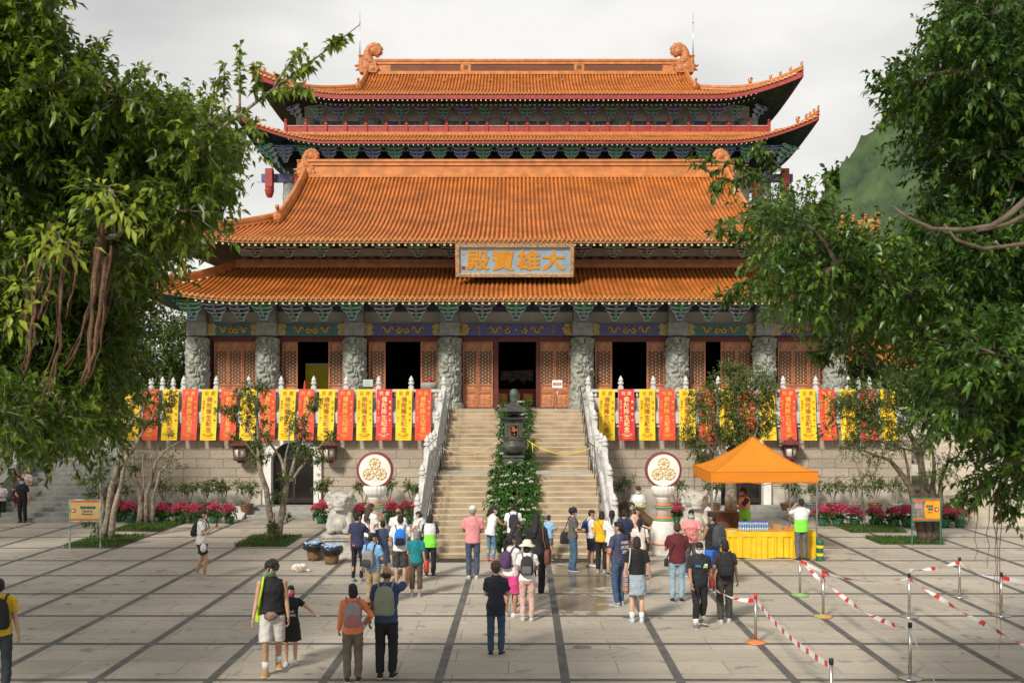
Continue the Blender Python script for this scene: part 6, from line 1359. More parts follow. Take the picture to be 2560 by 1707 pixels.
# --- big near tree on the right
rng = np.random.default_rng(22)
POLY_R = [(2470,-120),(2440,30),(2350,100),(2310,170),(2250,240),(2270,300),(2300,350),(2345,390),(2370,450),(2365,560),(2300,620),(2200,650),(2100,620),(2010,555),(1960,525),(1910,510),(1890,550),(1910,590),(1930,640),(1950,690),(2000,740),(2060,775),(2110,800),(2100,840),(2150,840),(2250,800),(2320,880),(2340,1000),(2420,1090),(2470,1140),(2500,1190),(2560,1200),(2720,1160),(2720,-120)]
cl = []
for _ in range(6000):
    u, v = rng.uniform(1830, 2720), rng.uniform(-120, 1220)
    if not inside((u, v), POLY_R): continue
    Y = 8.0+4.4*rng.random(); p = P(u, v, Y)
    if v > 820 and u > 2330: Y = 7.0+3*rng.random(); p = P(u, v, Y)
    if any((Vector(c[0])-p).length < .31 for c in cl): continue
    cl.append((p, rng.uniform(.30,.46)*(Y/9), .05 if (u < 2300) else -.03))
    if len(cl) > 250: break
TB = Vector((7.6, 10.5, 0)); hubs = [P(2680,700,10.3), P(2520,560,10.0), P(2420,400,10.2), P(2200,690,9.6), P(2060,650,9.4), P(2480,900,9.4), P(2560,250,10.4), P(2480,760,9.6)]
trk = [[TB, Vector((7.4,10.5,1.6)), Vector((6.9,10.4,3.2)), Vector((6.3,10.2,5.0)), Vector((5.8,10.2,7.2)), Vector((5.2,10.4,8.6))], bez(Vector((6.8,10.4,3.6)), P(2500,740,9.6), P(2060,660,9.4), 9), bez(Vector((6.3,10.2,5)), P(2600,380,10), P(2450,240,10.2), 8), bez(Vector((6.9,10.4,3.2)), P(2640,900,9.4), P(2460,960,9.2), 8)]
tr = [[.32,.27,.23,.18,.11,.05], [.05-.0045*i for i in range(10)], [.036-.0035*i for i in range(9)], [.04-.004*i for i in range(9)]]
for pts, r in (([(2600,470),(2520,540),(2480,565),(2410,575),(2330,572),(2270,545),(2230,515)], .022), ([(2600,520),(2520,560),(2440,577)], .016), ([(2640,575),(2560,610),(2460,622),(2390,600),(2360,560)], .014)):
    trk.append([P(u, v, 6.2) for u, v in pts]); tr.append([r*(1-.11*i) for i in range(len(pts))])
PO, DI, TI = [], [], []
for q in (bez(P(1900,430,9.2), P(1810,395,9.2), P(1725,405,9.1), 7), bez(P(1900,440,9.2), P(1830,440,9.2), P(1775,480,9.1), 6), bez(P(1960,430,9.2), P(1890,360,9.2), P(1880,378,9.1), 6), bez(P(1900,690,9.2), P(1850,715,9.1), P(1790,735,9.1), 7), bez(P(1920,700,9.2), P(1870,740,9.1), P(1820,755,9.1), 6), bez(P(2060,450,9.2), P(2090,440,9.2), P(2080,415,9.1), 5), bez(P(2100,860,9.2), P(2060,880,9.1), P(2020,880,9.1), 5), bez(P(1870,600,9.2), P(1830,560,9.1), P(1800,575,9.1), 5), bez(P(2470,1190,8.2), P(2440,1230,8.1), P(2400,1245,8.1), 5), bez(P(2500,1190,8.2), P(2510,1260,8.1), P(2520,1290,8.1), 5)):
    trk.append(q); tr.append([.012*(1-.1*i) for i in range(len(q))])
    for k in range(3):
        s = spray([p+Vector(rng.normal(0,.05,3)) for p in q], 46, rng, .55, .55); PO.append(s[0]); DI.append(s[1]); TI.append(s[2])
ex = (np.concatenate(PO), np.concatenate(DI), np.concatenate(TI))
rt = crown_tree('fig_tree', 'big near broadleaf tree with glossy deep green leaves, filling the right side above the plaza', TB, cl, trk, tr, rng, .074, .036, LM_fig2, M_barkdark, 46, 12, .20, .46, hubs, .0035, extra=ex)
off = []
for _ in range(40):
    x, y, z = rng.uniform(6,13), rng.uniform(5,14), rng.uniform(3.5,10)
    if x/y*F+CX < 2760: continue
    off.append((Vector((x,y,z)), rng.uniform(.7,1.2), 0))
po, di, ti, _ = clump_leaves(off, rng, twigs=26, per=9, droop=.5, base_t=.4); leaf_obj('unseen_crown', po, di, .22, .11, ti, LM_fig2, rt, rng)
tb = MB()
for q in off[::3]: limb(tb, Vector((6.9,10.4,3.4)), q[0], .06, .02, rng)
tb.build('unseen_limbs', M_bark, rt, True)
for u, v0, v1 in ((2470,1250,1420),(2492,1230,1560),(2500,1240,1640),(2486,1260,1500),(2440,1240,1400)):
    m = MB(); q = [P(u+rng.uniform(-5,5), v0+(v1-v0)*i/6, 8.0) for i in range(7)]; m.tube(q, [.004*(1-.08*i) for i in range(7)], 4); m.build('aerial_root', M_root, rt)

# --- plaza trees traced as stems with leaf clumps
def plaza_tree(lab, Y, stems, clumps, fn, seed, leaf=.075, r=.24, twigs=9, per=6, lm=None, bark=None, cat='tree', shift=0.0, depth=.5):
    rg = np.random.default_rng(seed); px = lambda q: P(*fn(*q), Y)
    tp, trr = [], []
    for pts, r0, r1 in stems:
        w = [px(p)+Vector((0, rg.uniform(-.15,.15)*(i > 0), 0)) for i, p in enumerate(pts)]; w[0].y = Y
        if w[0].z < .3: w[0].z = 0.0
        sm = []
        for i in range(len(w)-1):
            for f in (0, .5): sm.append(w[i].lerp(w[i+1], f)+Vector((rg.uniform(-.015,.015),0,0)))
        sm.append(w[-1]); n = len(sm); tp.append(sm); trr.append([r0+(r1-r0)*i/(n-1) for i in range(n)])
    cs = [(px((q[0], q[1]))+Vector((0, rg.uniform(-depth,depth), 0)), (q[2] if len(q) > 2 else r)*rg.uniform(.8,1.2), rg.uniform(-.1,.1)+shift) for q in clumps]
    b = tp[0][0]; return crown_tree('plaza_tree', lab, (b.x, Y, 0), cs, tp, trr, rg, leaf, leaf*.42, lm or LM_mid, bark or M_bark, twigs, per, .3, .45, [p for s in tp for p in s[2:]], .004, 'small trees in square grass beds on the plaza', cat)
f2 = lambda x, y: (500+x*.287, 950+y*.287); f1 = lambda x, y: (x*.3189, 950+y*.3189); f6 = lambda x, y: (1500+x*.3188, 900+y*.3188); f8 = lambda x, y: (2000+x*.3189, 900+y*.3189)
plaza_tree('slender twin stemmed tree with sparse glossy leaves before the left arched door', 32.6,
 [([(640,1395),(625,1250),(600,1150),(575,950),(520,770),(500,600),(490,400),(470,200),(430,60)], .13, .02), ([(680,1395),(700,1250),(720,1100),(760,920),(745,820),(720,740),(680,660),(600,530),(540,420)], .12, .02), ([(755,930),(740,800),(745,700),(770,560),(780,380)], .06, .012), ([(770,900),(830,700),(880,500),(940,300),(1000,180)], .06, .01), ([(790,880),(860,780),(940,680),(1060,560),(1150,480)], .05, .01), ([(500,560),(420,420),(300,300),(190,250)], .035, .008), ([(510,700),(400,560),(300,500),(240,460)], .03, .008), ([(650,1395),(640,1300),(650,1150)], .08, .02)],
 [(430,60),(350,120),(400,180),(540,40),(560,80),(450,300),(390,400),(560,250),(590,380),(470,470),(320,480),(240,270),(200,250),(300,330),(450,650),(500,720),(420,560),(520,560),(600,480),(350,250),(480,150),(900,350),(960,230),(990,180),(880,450),(800,320),(860,600),(930,620),(1010,560),(1150,480),(840,420),(900,520),(1000,640),(870,680),(1050,700),(650,1330),(690,1000),(640,1260),(720,1180),(560,660),(760,830)], f2, 61, twigs=30, per=8, leaf=.085)
plaza_tree('many stemmed pale barked tree with few leaves in the farther left grass bed', 36.8,
 [([(1095,1110),(1100,960),(1090,860),(1060,760),(1040,620),(1030,500)], .13, .03), ([(1150,1110),(1150,900),(1180,780),(1220,640),(1300,540),(1410,480)], .10, .015), ([(1200,1100),(1205,920),(1260,720),(1330,640),(1400,620)], .08, .015), ([(1110,940),(1130,800),(1120,560)], .06, .012), ([(1080,820),(1000,700),(940,640)], .05, .012), ([(1190,760),(1180,600),(1240,520)], .04, .01), ([(1235,770),(1290,770),(1370,680)], .04, .01), ([(1320,520),(1310,440),(1320,400)], .025, .008)],
 [(1350,600),(1330,700),(1310,420),(1380,620),(1060,480),(1090,620),(1000,700),(960,640),(1250,520),(1400,680),(1370,560),(1010,760),(1120,580)], f1, 62, r=.24, twigs=12, per=6)
plaza_tree('leaning rough barked tree behind the yellow restaurant sign', 32.7,
 [([(800,1215),(830,1050),(880,850),(930,640),(990,420),(1060,300),(1130,200)], .13, .015), ([(870,1200),(890,1050),(940,780),(1000,600),(1070,480),(1200,300),(1250,240)], .11, .012), ([(770,1200),(800,1000),(790,820),(770,650)], .10, .02), ([(960,700),(970,520),(1020,330),(1040,150)], .05, .01), ([(1030,580),(1120,420),(1200,210)], .04, .01)],
 [(1000,230),(1050,330),(1180,200),(1240,280),(1330,120),(1290,260),(960,420),(1040,150),(1090,80),(850,560),(800,620),(700,820),(640,800),(680,740),(750,900),(880,620),(1010,700),(730,1110),(740,1170),(1200,330),(1260,180),(1140,330),(900,500),(830,700),(780,760),(1300,190),(720,900),(1230,100),(980,300)], f1, 63, twigs=26, per=8, leaf=.085)
rg = np.random.default_rng(5); cR = []
for _ in range(900):
    x, y = rg.uniform(740,1390), rg.uniform(40,640)
    if ((x-1060)/330)**2+((y-330)/310)**2 < 1 and not (560 > y > 380 and 900 < x < 1010): cR.append((x, y))
    if len(cR) > 66: break
plaza_tree('bushy round crowned tree rising behind the orange tent', 33.2,
 [([(1020,1260),(1030,1000),(1010,850),(960,700),(930,560),(920,380)], .22, .03), ([(1040,900),(1080,700),(1100,520),(1090,330)], .12, .02), ([(1050,800),(1150,640),(1230,520),(1300,400)], .10, .02), ([(990,800),(900,720),(820,640),(740,580)], .05, .012), ([(1060,760),(1170,700),(1250,480),(1320,440)], .06, .015), ([(930,560),(860,400),(800,280)], .04, .012), ([(1090,500),(1180,300),(1220,150)], .04, .012)],
 cR+[(700,560),(680,620),(740,690),(790,760),(830,800),(720,500),(1330,500),(1340,420),(820,740),(760,630)], f6, 64, r=.34, twigs=29, per=9, leaf=.085, shift=.08, bark=M_bark)
cR = []
for _ in range(900):
    x, y = rg.uniform(200,1250), rg.uniform(60,800)
    if ((x-680)/480)**2+((y-430)/330)**2 < 1: cR.append((x, y))
    if len(cR) > 85: break
plaza_tree('broad low forked tree behind the green framed sign', 32.2,
 [([(980,1425),(940,1300),(900,1150),(860,1000),(780,860),(700,780),(560,740),(480,700)], .16, .02), ([(1010,1425),(1000,1250),(965,1000),(930,700),(860,560),(800,480),(740,430)], .17, .02), ([(1050,1425),(1060,1250),(1045,1000),(1040,800),(1020,640)], .14, .02), ([(1075,1420),(1085,1150),(1110,950),(1140,800),(1180,680)], .11, .02), ([(860,1000),(850,850),(820,700),(700,600)], .06, .015), ([(950,860),(900,720),(640,640),(420,600)], .05, .01)],
 cR+[(1110,820),(1160,860),(1090,900),(1150,760),(560,780),(960,900)], f8, 65, r=.36, twigs=24, per=9, leaf=.085, shift=.05, bark=M_barkdark)
plaza_tree('thin young tree with few leaves among the hydrangeas by the wall', 35.8, [([(512,1310),(505,1200),(480,1100),(490,950),(440,800),(400,720),(380,650)], .045, .008), ([(488,960),(530,850),(560,760)], .02, .006), ([(450,820),(500,740),(520,690)], .015, .005)],
 [(390,690),(420,640),(560,760),(520,690),(480,900),(520,1040),(450,760)], f8, 66, r=.22, twigs=10, per=6)

# --- grass beds
def bed(x0, x1, y0, y1, n, seed):
    rg = np.random.default_rng(seed); m = MB(); m.box(x0, x1, y0, y1, .0085, .02); 
    p = np.stack([rg.uniform(x0,x1,n), rg.uniform(y0,y1,n), np.full(n,.02)], 1); d = rg.normal(0,.35,(n,3)); d[:,2] = 1
    o = leaf_obj('grass_bed', p, d, rg.uniform(.08,.20,n), .018, np.clip(rg.normal(.5,.2,n),0,1), M_grass, None, rg, droop=.25); tag(o, kind='stuff')
    tag(m.build('bed_soil', M_earth), kind='structure')
for k, b in enumerate(((-13.7,-12.05,31.0,33.6),(-13.75,-12.05,34.8,37.4),(-8.6,-7.0,31.2,33.5),(11.3,13.3,31.7,33.2),(11.3,13.2,34.5,36.3))): bed(*b, 3400, 70+k)

# --- trees beyond the terrace
def far_tree(lab, c, R_, n, seed, lm=None, leaf=.26, base_t=.42):
    rg = np.random.default_rng(seed); c = Vector(c); cs = []
    for _ in range(n):
        d = rg.normal(0,1,3); d /= np.linalg.norm(d); r = rg.uniform(.35,1)**.5; cs.append((c+Vector(d*r)*R_*.9+Vector((0,0,-.1*R_)), R_*.30*rg.uniform(.7,1.2), rg.uniform(-.12,.12)))
    crown_tree('broadleaf_tree', lab, (c.x, c.y, 0), cs, [[Vector((c.x,c.y,0)), Vector((c.x+.2,c.y,c.z*.5)), c]], [[.4,.32,.2]], rg, leaf, leaf*.5, lm or LM_bg, M_barkdark, 18, 8, .3, base_t, None, .02, 'trees beyond the terrace', 'tree', 0)
far_tree('bright leaved tree behind the left end of the terrace, close to the corner pillar', P(425,880,53), 2.5, 46, 81, LM_mid)
far_tree('dark dense tree behind the left side stairs', P(300,860,60), 5.4, 60, 82); far_tree('tall dark tree farther left behind the side stairs', P(180,700,64), 6.5, 60, 83)
far_tree('dark tree at the far left edge behind the seated crowd', P(40,860,56), 6.0, 60, 84); far_tree('low dark bush behind the left stair parapet', P(150,1000,48), 2.4, 40, 85)
far_tree('mid green tree behind the pavilion at the right', P(2180,800,70), 4.5, 54, 86); far_tree('dark tree right of the pavilion', P(2380,860,62), 5.0, 60, 87); far_tree('tall dark tree at the right edge behind the side stairs', P(2520,760,58), 5.5, 60, 88)
far_tree('small tree in front of the pavilion roof', P(2180,960,50), 1.9, 40, 89, LM_mid); far_tree('dark dense tree beside the right side stairs', P(2480,960,46), 3.0, 50, 90)

for x, y, z, r, sd, lab in ((-25,27,9.5,6.5,91,'tall tree standing out of the picture to the left of the side stairs'),(-17.5,16.5,9.5,5.0,92,'tall tree standing out of the picture beside the near left fig tree'),(-30,36,10,7,93,'tall tree far out of the picture on the left')): far_tree(lab, (x,y,z), r, 70, sd, LM_fig, .34)  # unseen trees added to shade the left stairs and plaza
# ------------------------------------------------------------------ people
SKIN = mat('skin', (0.47,0.265,0.17), .5, .08, 6); SKIN2 = mat('skin_tanned', (0.36,0.185,0.105), .5, .08, 6); SKINP = mat('skin_pale', (0.56,0.345,0.24), .5, .08, 6)
M_lip = mat('lips', (0.30,0.09,0.08), .5, .05, 6); M_eye = mat('eye_dark', (0.015,0.012,0.01), .2, .05, 6)
def cloth(c): return mat('cloth_%.3f_%.3f_%.3f' % c, c, .85, .10, 7, bump=.35, bscale=9)
def hairm(c): return mat('hair_%.3f_%.3f_%.3f' % c, c, .5, .3, 30, bump=.8, bscale=60)
BLK, DKB, BRN, GRY = (0.010,0.009,0.009), (0.022,0.015,0.012), (0.06,0.03,0.018), (0.26,0.25,0.24)
ARMS = {'down':(4,8,14,0), 'relax':(-4,10,22,5), 'front':(12,10,80,42), 'phone':(38,14,105,18), 'hold':(18,12,95,20), 'up':(112,8,40,10), 'face':(62,20,128,25), 'swingf':(26,8,26,5), 'swingb':(-26,8,12,0), 'point':(80,20,60,8), 'reach':(62,8,18,10), 'side':(2,26,30,0), 'hip':(-18,38,75,25), 'table':(45,6,40,10), 'out':(5,48,18,0)}
FOLD = []
def person(u, v, vt, rz, label, hair=('short', BLK), top=('tee', (.7,.7,.7)), bot=('pants', (.02,.02,.025)), shoe=(.05,.05,.05), aL='down', aR='down', walk=0.0, lean=0, skin=SKIN, mask=None, turn=0, nod=0, fem=False, hem=None, hat=None, z=0.0, H=None, sit=False, sock=None):
    pr_ = random.Random(int(u*7+v)); turn = turn or pr_.uniform(-22,22); nod = nod or pr_.uniform(0,13); rz += pr_.uniform(-5,5); lean = lean or pr_.uniform(-1,4)
    p = G(u, v, z); Hh = H or (v-vt)/F*p.y*1.015
    s = Hh/1.70
    root = thing('person', label, 'person', (p.x, p.y, z+.008), R(rz)); root.scale = (s, s, s)
    def lp(o): o.parent = root; return o
    ln = R(lean); HIP = Vector((0,0,.93)); Rl = Matrix.Rotation(-ln, 4, 'X')
    T = lambda q: (HIP + Rl @ (Vector(q)-HIP)) + Vector((0, -.16*math.sin(ln), 0))
    kx = .92 if fem else 1.0
    # joints
    legs = {}
    for sd in (-1, 1):
        dy = (walk or pr_.uniform(-.07,.07))*sd*.5; an = Vector((sd*.095, dy*.62-.02, .085+(.06 if dy < -.12 else 0))); kn = Vector((sd*.098, dy*.42+.035+(.03 if abs(dy) > .1 else 0), .49)); hp = Vector((sd*.088, 0, .90))
        legs[sd] = (hp, kn, an)
    arms = {}
    for sd, k in ((-1, aL), (1, aR)):
        a, b, e, c = ARMS[k] if isinstance(k, str) else k; j = pr_.uniform; a, b, e, c = R(a+j(-7,7)), R(b+j(-2,4)), R(e+j(-8,8)), R(c)
        u0 = Vector((sd*math.sin(b), math.sin(a)*math.cos(b), -math.cos(a)*math.cos(b))).normalized()
        fw = (Vector((0,math.cos(a),math.sin(a)))); fw = (fw-u0*fw.dot(u0)).normalized()
        f = (u0*math.cos(e)+(fw*math.cos(c)+Vector((-sd,0,0))*math.sin(c))*math.sin(e)).normalized()
        sh = Vector((sd*.178*kx, -.008, 1.365)); el = sh+u0*.275; wr = el+f*.245
        if lean: sh, el, wr = T(sh), T(el), T(wr)
        arms[sd] = (sh, el, wr, (wr-el).normalized())
    ring = lambda z_, rx, ry, cy=0.0, n=14: [T((rx*math.cos(2*math.pi*i/n), cy+ry*math.sin(2*math.pi*i/n), z_)) for i in range(n)]
    if fem: prof = [(.84,.150,.105,0),(.92,.165,.118,0),(1.06,.125,.095,0),(1.18,.135,.10,.008),(1.28,.150,.115,.016),(1.37,.148,.092,0),(1.43,.085,.066,-.01),(1.47,.055,.05,-.012)]
    else: prof = [(.84,.150,.105,0),(.92,.160,.112,0),(1.06,.148,.105,.004),(1.18,.158,.112,.006),(1.28,.172,.12,.006),(1.37,.168,.098,-.002),(1.435,.098,.07,-.012),(1.475,.058,.055,-.012)]
    # ---- body, one surface
    b = MB(); b.rings([ring(q[0], q[1]-.012, q[2]-.012, q[3]) for q in prof])
    for sd in (-1, 1):
        hp, kn, an = legs[sd]; lk = {'pants':.72,'jeans':.72,'leggings':.74,'capri':.72}.get(bot[0], 1.0); b.tube([hp+Vector((0,0,.02)), hp.lerp(kn,.5), kn, kn.lerp(an,.35)-Vector((0,.02,0)), an, an-Vector((0,0,.06))], [.078*lk,.068*lk,.05*lk,.052*(lk if bot[0] != 'capri' else .85),.036,.036], 10)
        b.tube([an-Vector((0,.03,.05)), an+Vector((0,.13,-.065))], [.034,.028], 8)
        sh, el, wr, f = arms[sd]; b.ell(sh, .055, 10, 8); b.tube([sh, sh.lerp(el,.5), el, el.lerp(wr,.3), wr], [q*(.75 if top[0] in ('long','jacket') and i < 4 else 1) for i, q in enumerate((.050,.045,.036,.036,.025))], 9)
    hr = Matrix.Translation(T((0,0,1.50))) @ Rl @ Matrix.Rotation(R(turn), 4, 'Z') @ Matrix.Rotation(R(-nod), 4, 'X') @ Matrix.Translation(Vector((0,0,-1.50)))
    hd = lambda q: hr @ Vector(q)
    b.tube([T((0,-.015,1.42)), T((0,-.008,1.47)), hd((0,.0,1.54))], [.06,.052,.05], 10)
    def hell(c, r, mb=b, mat_=0): mb.ell((0,0,0), r, 12, 9, mat_, M=hr @ Matrix.Translation(Vector(c)) if 0 else None) if 0 else mb.add([hr @ (Vector(c)+q) for q in _ell(r)[0]], _ell(r)[1], mat_)
    hell((0,-.008,1.605), (.074,.094,.098)); hell((0,.022,1.555), (.056,.068,.075)); hell((0,.098,1.578), (.013,.018,.022)); hell((0,.055,1.505), (.03,.03,.02))
    for sd in (-1, 1): hell((sd*.075,-.005,1.585), (.012,.022,.032))
    ex = MB()
    for sd in (-1, 1):
        sh, el, wr, f = arms[sd]; inw = Vector((-sd,0,0)) if abs(f.x) < .8 else Vector((0,-1,0)); n_ = (inw-f*inw.dot(f)).normalized(); w_ = f.cross(n_)
        c = wr+f*.05; Mx = Matrix((w_, n_, f)).transposed().to_4x4(); b.add([c+(Mx @ q) for q in _ell((.040,.018,.055))[0]], _ell((.040,.018,.055))[1])
        for o, L_f in ((-.029,.066),(-.010,.078),(.010,.074),(.028,.058)):
            q0 = wr+f*.085+w_*o; q1 = q0+f*(L_f*.5)+n_*(L_f*.15); q2 = q1+(f*.55+n_*.6).normalized()*L_f*.35; q3 = q2+(f*.1+n_*.9).normalized()*L_f*.28
            ex.tube([q0-f*.02, q0, q1, q2, q3], [.0095,.0095,.009,.008,.006], 6)
        tsgn = 1 if (w_.dot(Vector((0,1,0))) > 0) else -1
        t0 = wr+f*.03+w_*(tsgn*.03); ex.tube([t0, t0+f*.025+w_*(tsgn*.022)+n_*.01, t0+f*.055+w_*(tsgn*.02)+n_*.025], [.012,.0105,.007], 6)
    for sd in (-1, 1): ex.add([hr @ (Vector((sd*.029,.079,1.607))+q) for q in _ell((.013,.008,.007))[0]], _ell((.013,.008,.007))[1], 1); ex.add([hr @ (Vector((sd*.03,.082,1.628))+q) for q in _ell((.018,.006,.004))[0]], _ell((.018,.006,.004))[1], 1)
    ex.add([hr @ (Vector((0,.087,1.536))+q) for q in _ell((.022,.006,.006))[0]], _ell((.022,.006,.006))[1], 2)
    bo = lp(b.build('body', skin, None, True, remesh=.0135, smooth_it=2)); EXTRA[bo.name] = (ex, [skin, M_eye, M_lip])
    # ---- top
    tk, tcol = top[0], top[1]; tm = cloth(tcol); CL = []; loose = .018 if tk in ('tank','blouse') else .026
    hz = hem or {'tee':.86,'polo':.84,'tank':.88,'long':.85,'jacket':.80,'blouse':.82,'dress':.55}.get(tk, .86)
    m = MB(); pr = [q for q in prof if q[0] > hz+.03]; q0 = prof[0]; hw = (.178, .135) if hz < .95 else (.165, .125)
    if tk == 'dress': rr = [ring(hz, .235, .20), ring(.75, .205, .165), ring(.92, .185, .145)] + [ring(q[0], q[1]+loose, q[2]+loose, q[3]) for q in pr if q[0] > .95]
    else: rr = [ring(hz, *hw)] + [ring(q[0], q[1]+loose, q[2]+loose, q[3]) for q in pr]
    m.rings(rr)
    slv = {'tee':.62,'polo':.66,'long':1,'jacket':1,'dress':.5,'tank':0,'blouse':0,'vest':0}[tk]
    for sd in (-1, 1):
        sh, el, wr, f = arms[sd]
        if slv == 0: m.tube([T((sd*.09,-.005,1.30)), T((sd*.115,-.005,1.43))], [.09,.045], 10); continue
        m.ell(sh, .066, 10, 8); m.tube([T((sd*.06,-.010,1.40)), sh], [.062,.064], 10)
        if slv < 1: m.tube([sh, sh.lerp(el, slv)], [.064,.070], 12)
        else: m.tube([sh, el, wr+f*.0], [.064,.056,.045], 12)
    CL += [0]; FOLD.append(m.build({'tee':'shirt','polo':'polo_shirt','tank':'tank_top','long':'sweater','jacket':'jacket','blouse':'blouse','dress':'dress'}[tk], tm, None, True, remesh=.0135, smooth_it=2)); lp(FOLD[-1])
    if len(top) > 2:                                              # two tone volunteer waistcoat over the shirt
        for (za, zb), cc in (((.80,1.14), top[3]), ((1.141,1.46), top[2])):
            m = MB(); zz = [za]+[q[0] for q in prof if za < q[0] < zb]+[zb]; it = lambda z_, k: np.interp(z_, [q[0] for q in prof], [q[k] for q in prof])
            m.rings([ring(z_, max(.10, it(z_,1))+.040, max(.08,it(z_,2))+.040, it(z_,3)) for z_ in zz]); lp(m.build('waistcoat', cloth(cc), None, True, remesh=.0135, smooth_it=1))
    if tk == 'polo':
        m = MB(); m.rings([ring(1.445,.085,.075,-.008), ring(1.485,.074,.066,-.008), ring(1.45,.088,.078,-.008)], True, False, False); lp(m.build('collar', tm, None, True))
    # ---- bottom
    bk, bcol = bot[0], bot[1]; bm_ = cloth(bcol)
    if bk != 'none':
        m = MB(); R3 = lambda z_, rx, ry: [(rx*math.cos(2*math.pi*i/14), ry*math.sin(2*math.pi*i/14), z_) for i in range(14)]
        if bk == 'skirt': m.rings([R3(.56,.205,.17), R3(.75,.195,.155), R3(.9,.175,.13), R3(1.02,.145,.11)])
        else:
            m.rings([R3(.80,.13,.105), R3(.86,.168,.128), R3(.93,.170,.128), R3(1.03,.15,.115)])
            end = {'pants':1.0,'jeans':1.0,'leggings':.97,'capri':.72,'shorts':.12,'longshorts':.16}[bk]; wd = {'pants':(.098,.078,.066),'jeans':(.094,.07,.06),'leggings':(.085,.058,.043),'capri':(.092,.072,.066),'shorts':(.105,.10,.1),'longshorts':(.11,.105,.10)}[bk]
            for sd in (-1, 1):
                hp, kn, an = legs[sd]; h0 = hp-Vector((0,0,.03)); bb = Vector((0,-.004,0))
                if bk == 'shorts': q = [h0, hp.lerp(kn,.70)]; w = [.104,.102]
                elif bk == 'longshorts': q = [h0, kn+Vector((0,0,.0))]; w = [.108,.100]
                else: q = [h0, hp.lerp(kn,.5), kn, kn.lerp(an,.5), kn.lerp(an,end)]; w = [wd[0], (wd[0]+wd[1])/2, wd[1], (wd[1]+wd[2])/2, wd[2]]
                m.tube([x+bb for x in q], w, 12)
        FOLD.append(m.build({'pants':'trousers','jeans':'jeans','leggings':'leggings','capri':'trousers','shorts':'shorts','longshorts':'shorts','skirt':'skirt'}[bk], bm_, None, True, remesh=.0135, smooth_it=2)); lp(FOLD[-1])
    # ---- shoes
    for sd in (-1, 1):
        an = legs[sd][2]; m = MB(); zb = an.z-.085
        secs = [(-.075,.030,.075),(-.05,.040,.092),(.0,.042,.092),(.06,.046,.068),(.12,.047,.052),(.165,.036,.042),(.182,.018,.034)]
        m.rings([[(an.x+sd*y*.12+w*x_, an.y+y, zb+.018+(h-.018)*z_) for x_, z_ in ((-1,0),(-1,.45),(-.6,.9),(0,1),(.6,.9),(1,.45),(1,0),(0,0))] for y, w, h in secs], mat=0)
        m.rings([[(an.x+sd*y*.12+(w+.004)*x_, an.y+y*1.03, zb+.0205*z_) for x_, z_ in ((-1,0),(-1,1),(1,1),(1,0))] for y, w, h in secs], mat=1)
        lp(m.build('shoe', [cloth(shoe), mat('pale_sole',(0.55,0.53,0.5),.7,.1,5)], None, True))
        if sock: m = MB(); kn = legs[sd][1]; m.tube([an-Vector((0,0,.02)), an.lerp(kn,.30)], [.047,.055], 10); lp(m.build('sock', cloth(sock), None, True))
    # ---- hair
    hk, hc = hair; m = MB(); A = lambda c, r: m.add([hr @ (Vector(c)+q) for q in _ell(r)[0]], _ell(r)[1])
    if hk != 'bald':
        A((0,-.018,1.630), (.080,.097,.090)); A((0,-.046,1.590), (.077,.068,.082)); A((0,.012,1.670), (.066,.078,.042))
    else: A((0,-.045,1.575), (.080,.066,.055)); [A((sd*.055,-.02,1.575), (.026,.05,.045)) for sd in (-1,1)]
    if hk in ('bob','long','pony','bun'): A((0,-.03,1.575), (.086,.078,.09))
    if hk == 'bob': A((0,-.035,1.53), (.088,.072,.075))
    if hk == 'long': m.tube([hd((0,-.045,1.58)), hd((0,-.075,1.45)), hd((0,-.10,1.33)), hd((0,-.105,1.22))], [.085,.088,.078,.045], 10, flat=.75)
    if hk == 'pony': m.ell(hd((0,-.115,1.62)), .032, 8, 6); m.tube([hd((0,-.12,1.62)), hd((0,-.165,1.55)), hd((0,-.16,1.44)), hd((0,-.14,1.34))], [.026,.04,.036,.012], 8)
    if hk == 'bun': m.ell(hd((0,-.11,1.645)), .045, 10, 8)
    if hk == 'curly':
        rg = random.Random(int(u))
        for k in range(46):
            d = Vector((rg.gauss(0,1), rg.gauss(-.35,1), rg.gauss(.5,.8))).normalized(); A((d.x*.088, -.018+d.y*.10, 1.632+d.z*.088), (.030,)*3)
    if hk == 'spiky':
        for k in range(9): A((-.06+.015*k, .03-.02*(k % 3), 1.70), (.02,.03,.03))
    lp(m.build('hair', hairm(hc), None, True, remesh=.0125, smooth_it=1))
    if mask:
        m = MB(); m.grid(lambda a, c_: hd(((a*2-1)*.066, .040+.052*math.cos((a*2-1)*1.35)+.012*math.sin(c_*math.pi), 1.508+.078*c_)), 10, 6)
        for sd in (-1, 1): m.tube([hd((sd*.064,.045,1.575)), hd((sd*.082,.0,1.595))], .003, 4); m.tube([hd((sd*.064,.045,1.52)), hd((sd*.082,.0,1.57))], .003, 4)
        lp(m.build('face_mask', mat('mask_%.2f%.2f%.2f' % mask, mask, .7, .05, 6), None, True))
    if hat == 'cap':
        m = MB(); m.add([hr @ (Vector((0,-.012,1.645))+q) for q in _ell((.093,.108,.085))[0]], _ell((.093,.108,.085))[1]); m.add([hr @ (Vector((0,.10,1.655))+q) for q in _ell((.075,.08,.012))[0]], _ell((.075,.08,.012))[1]); lp(m.build('cap', cloth((.62,.58,.48)), None, True))
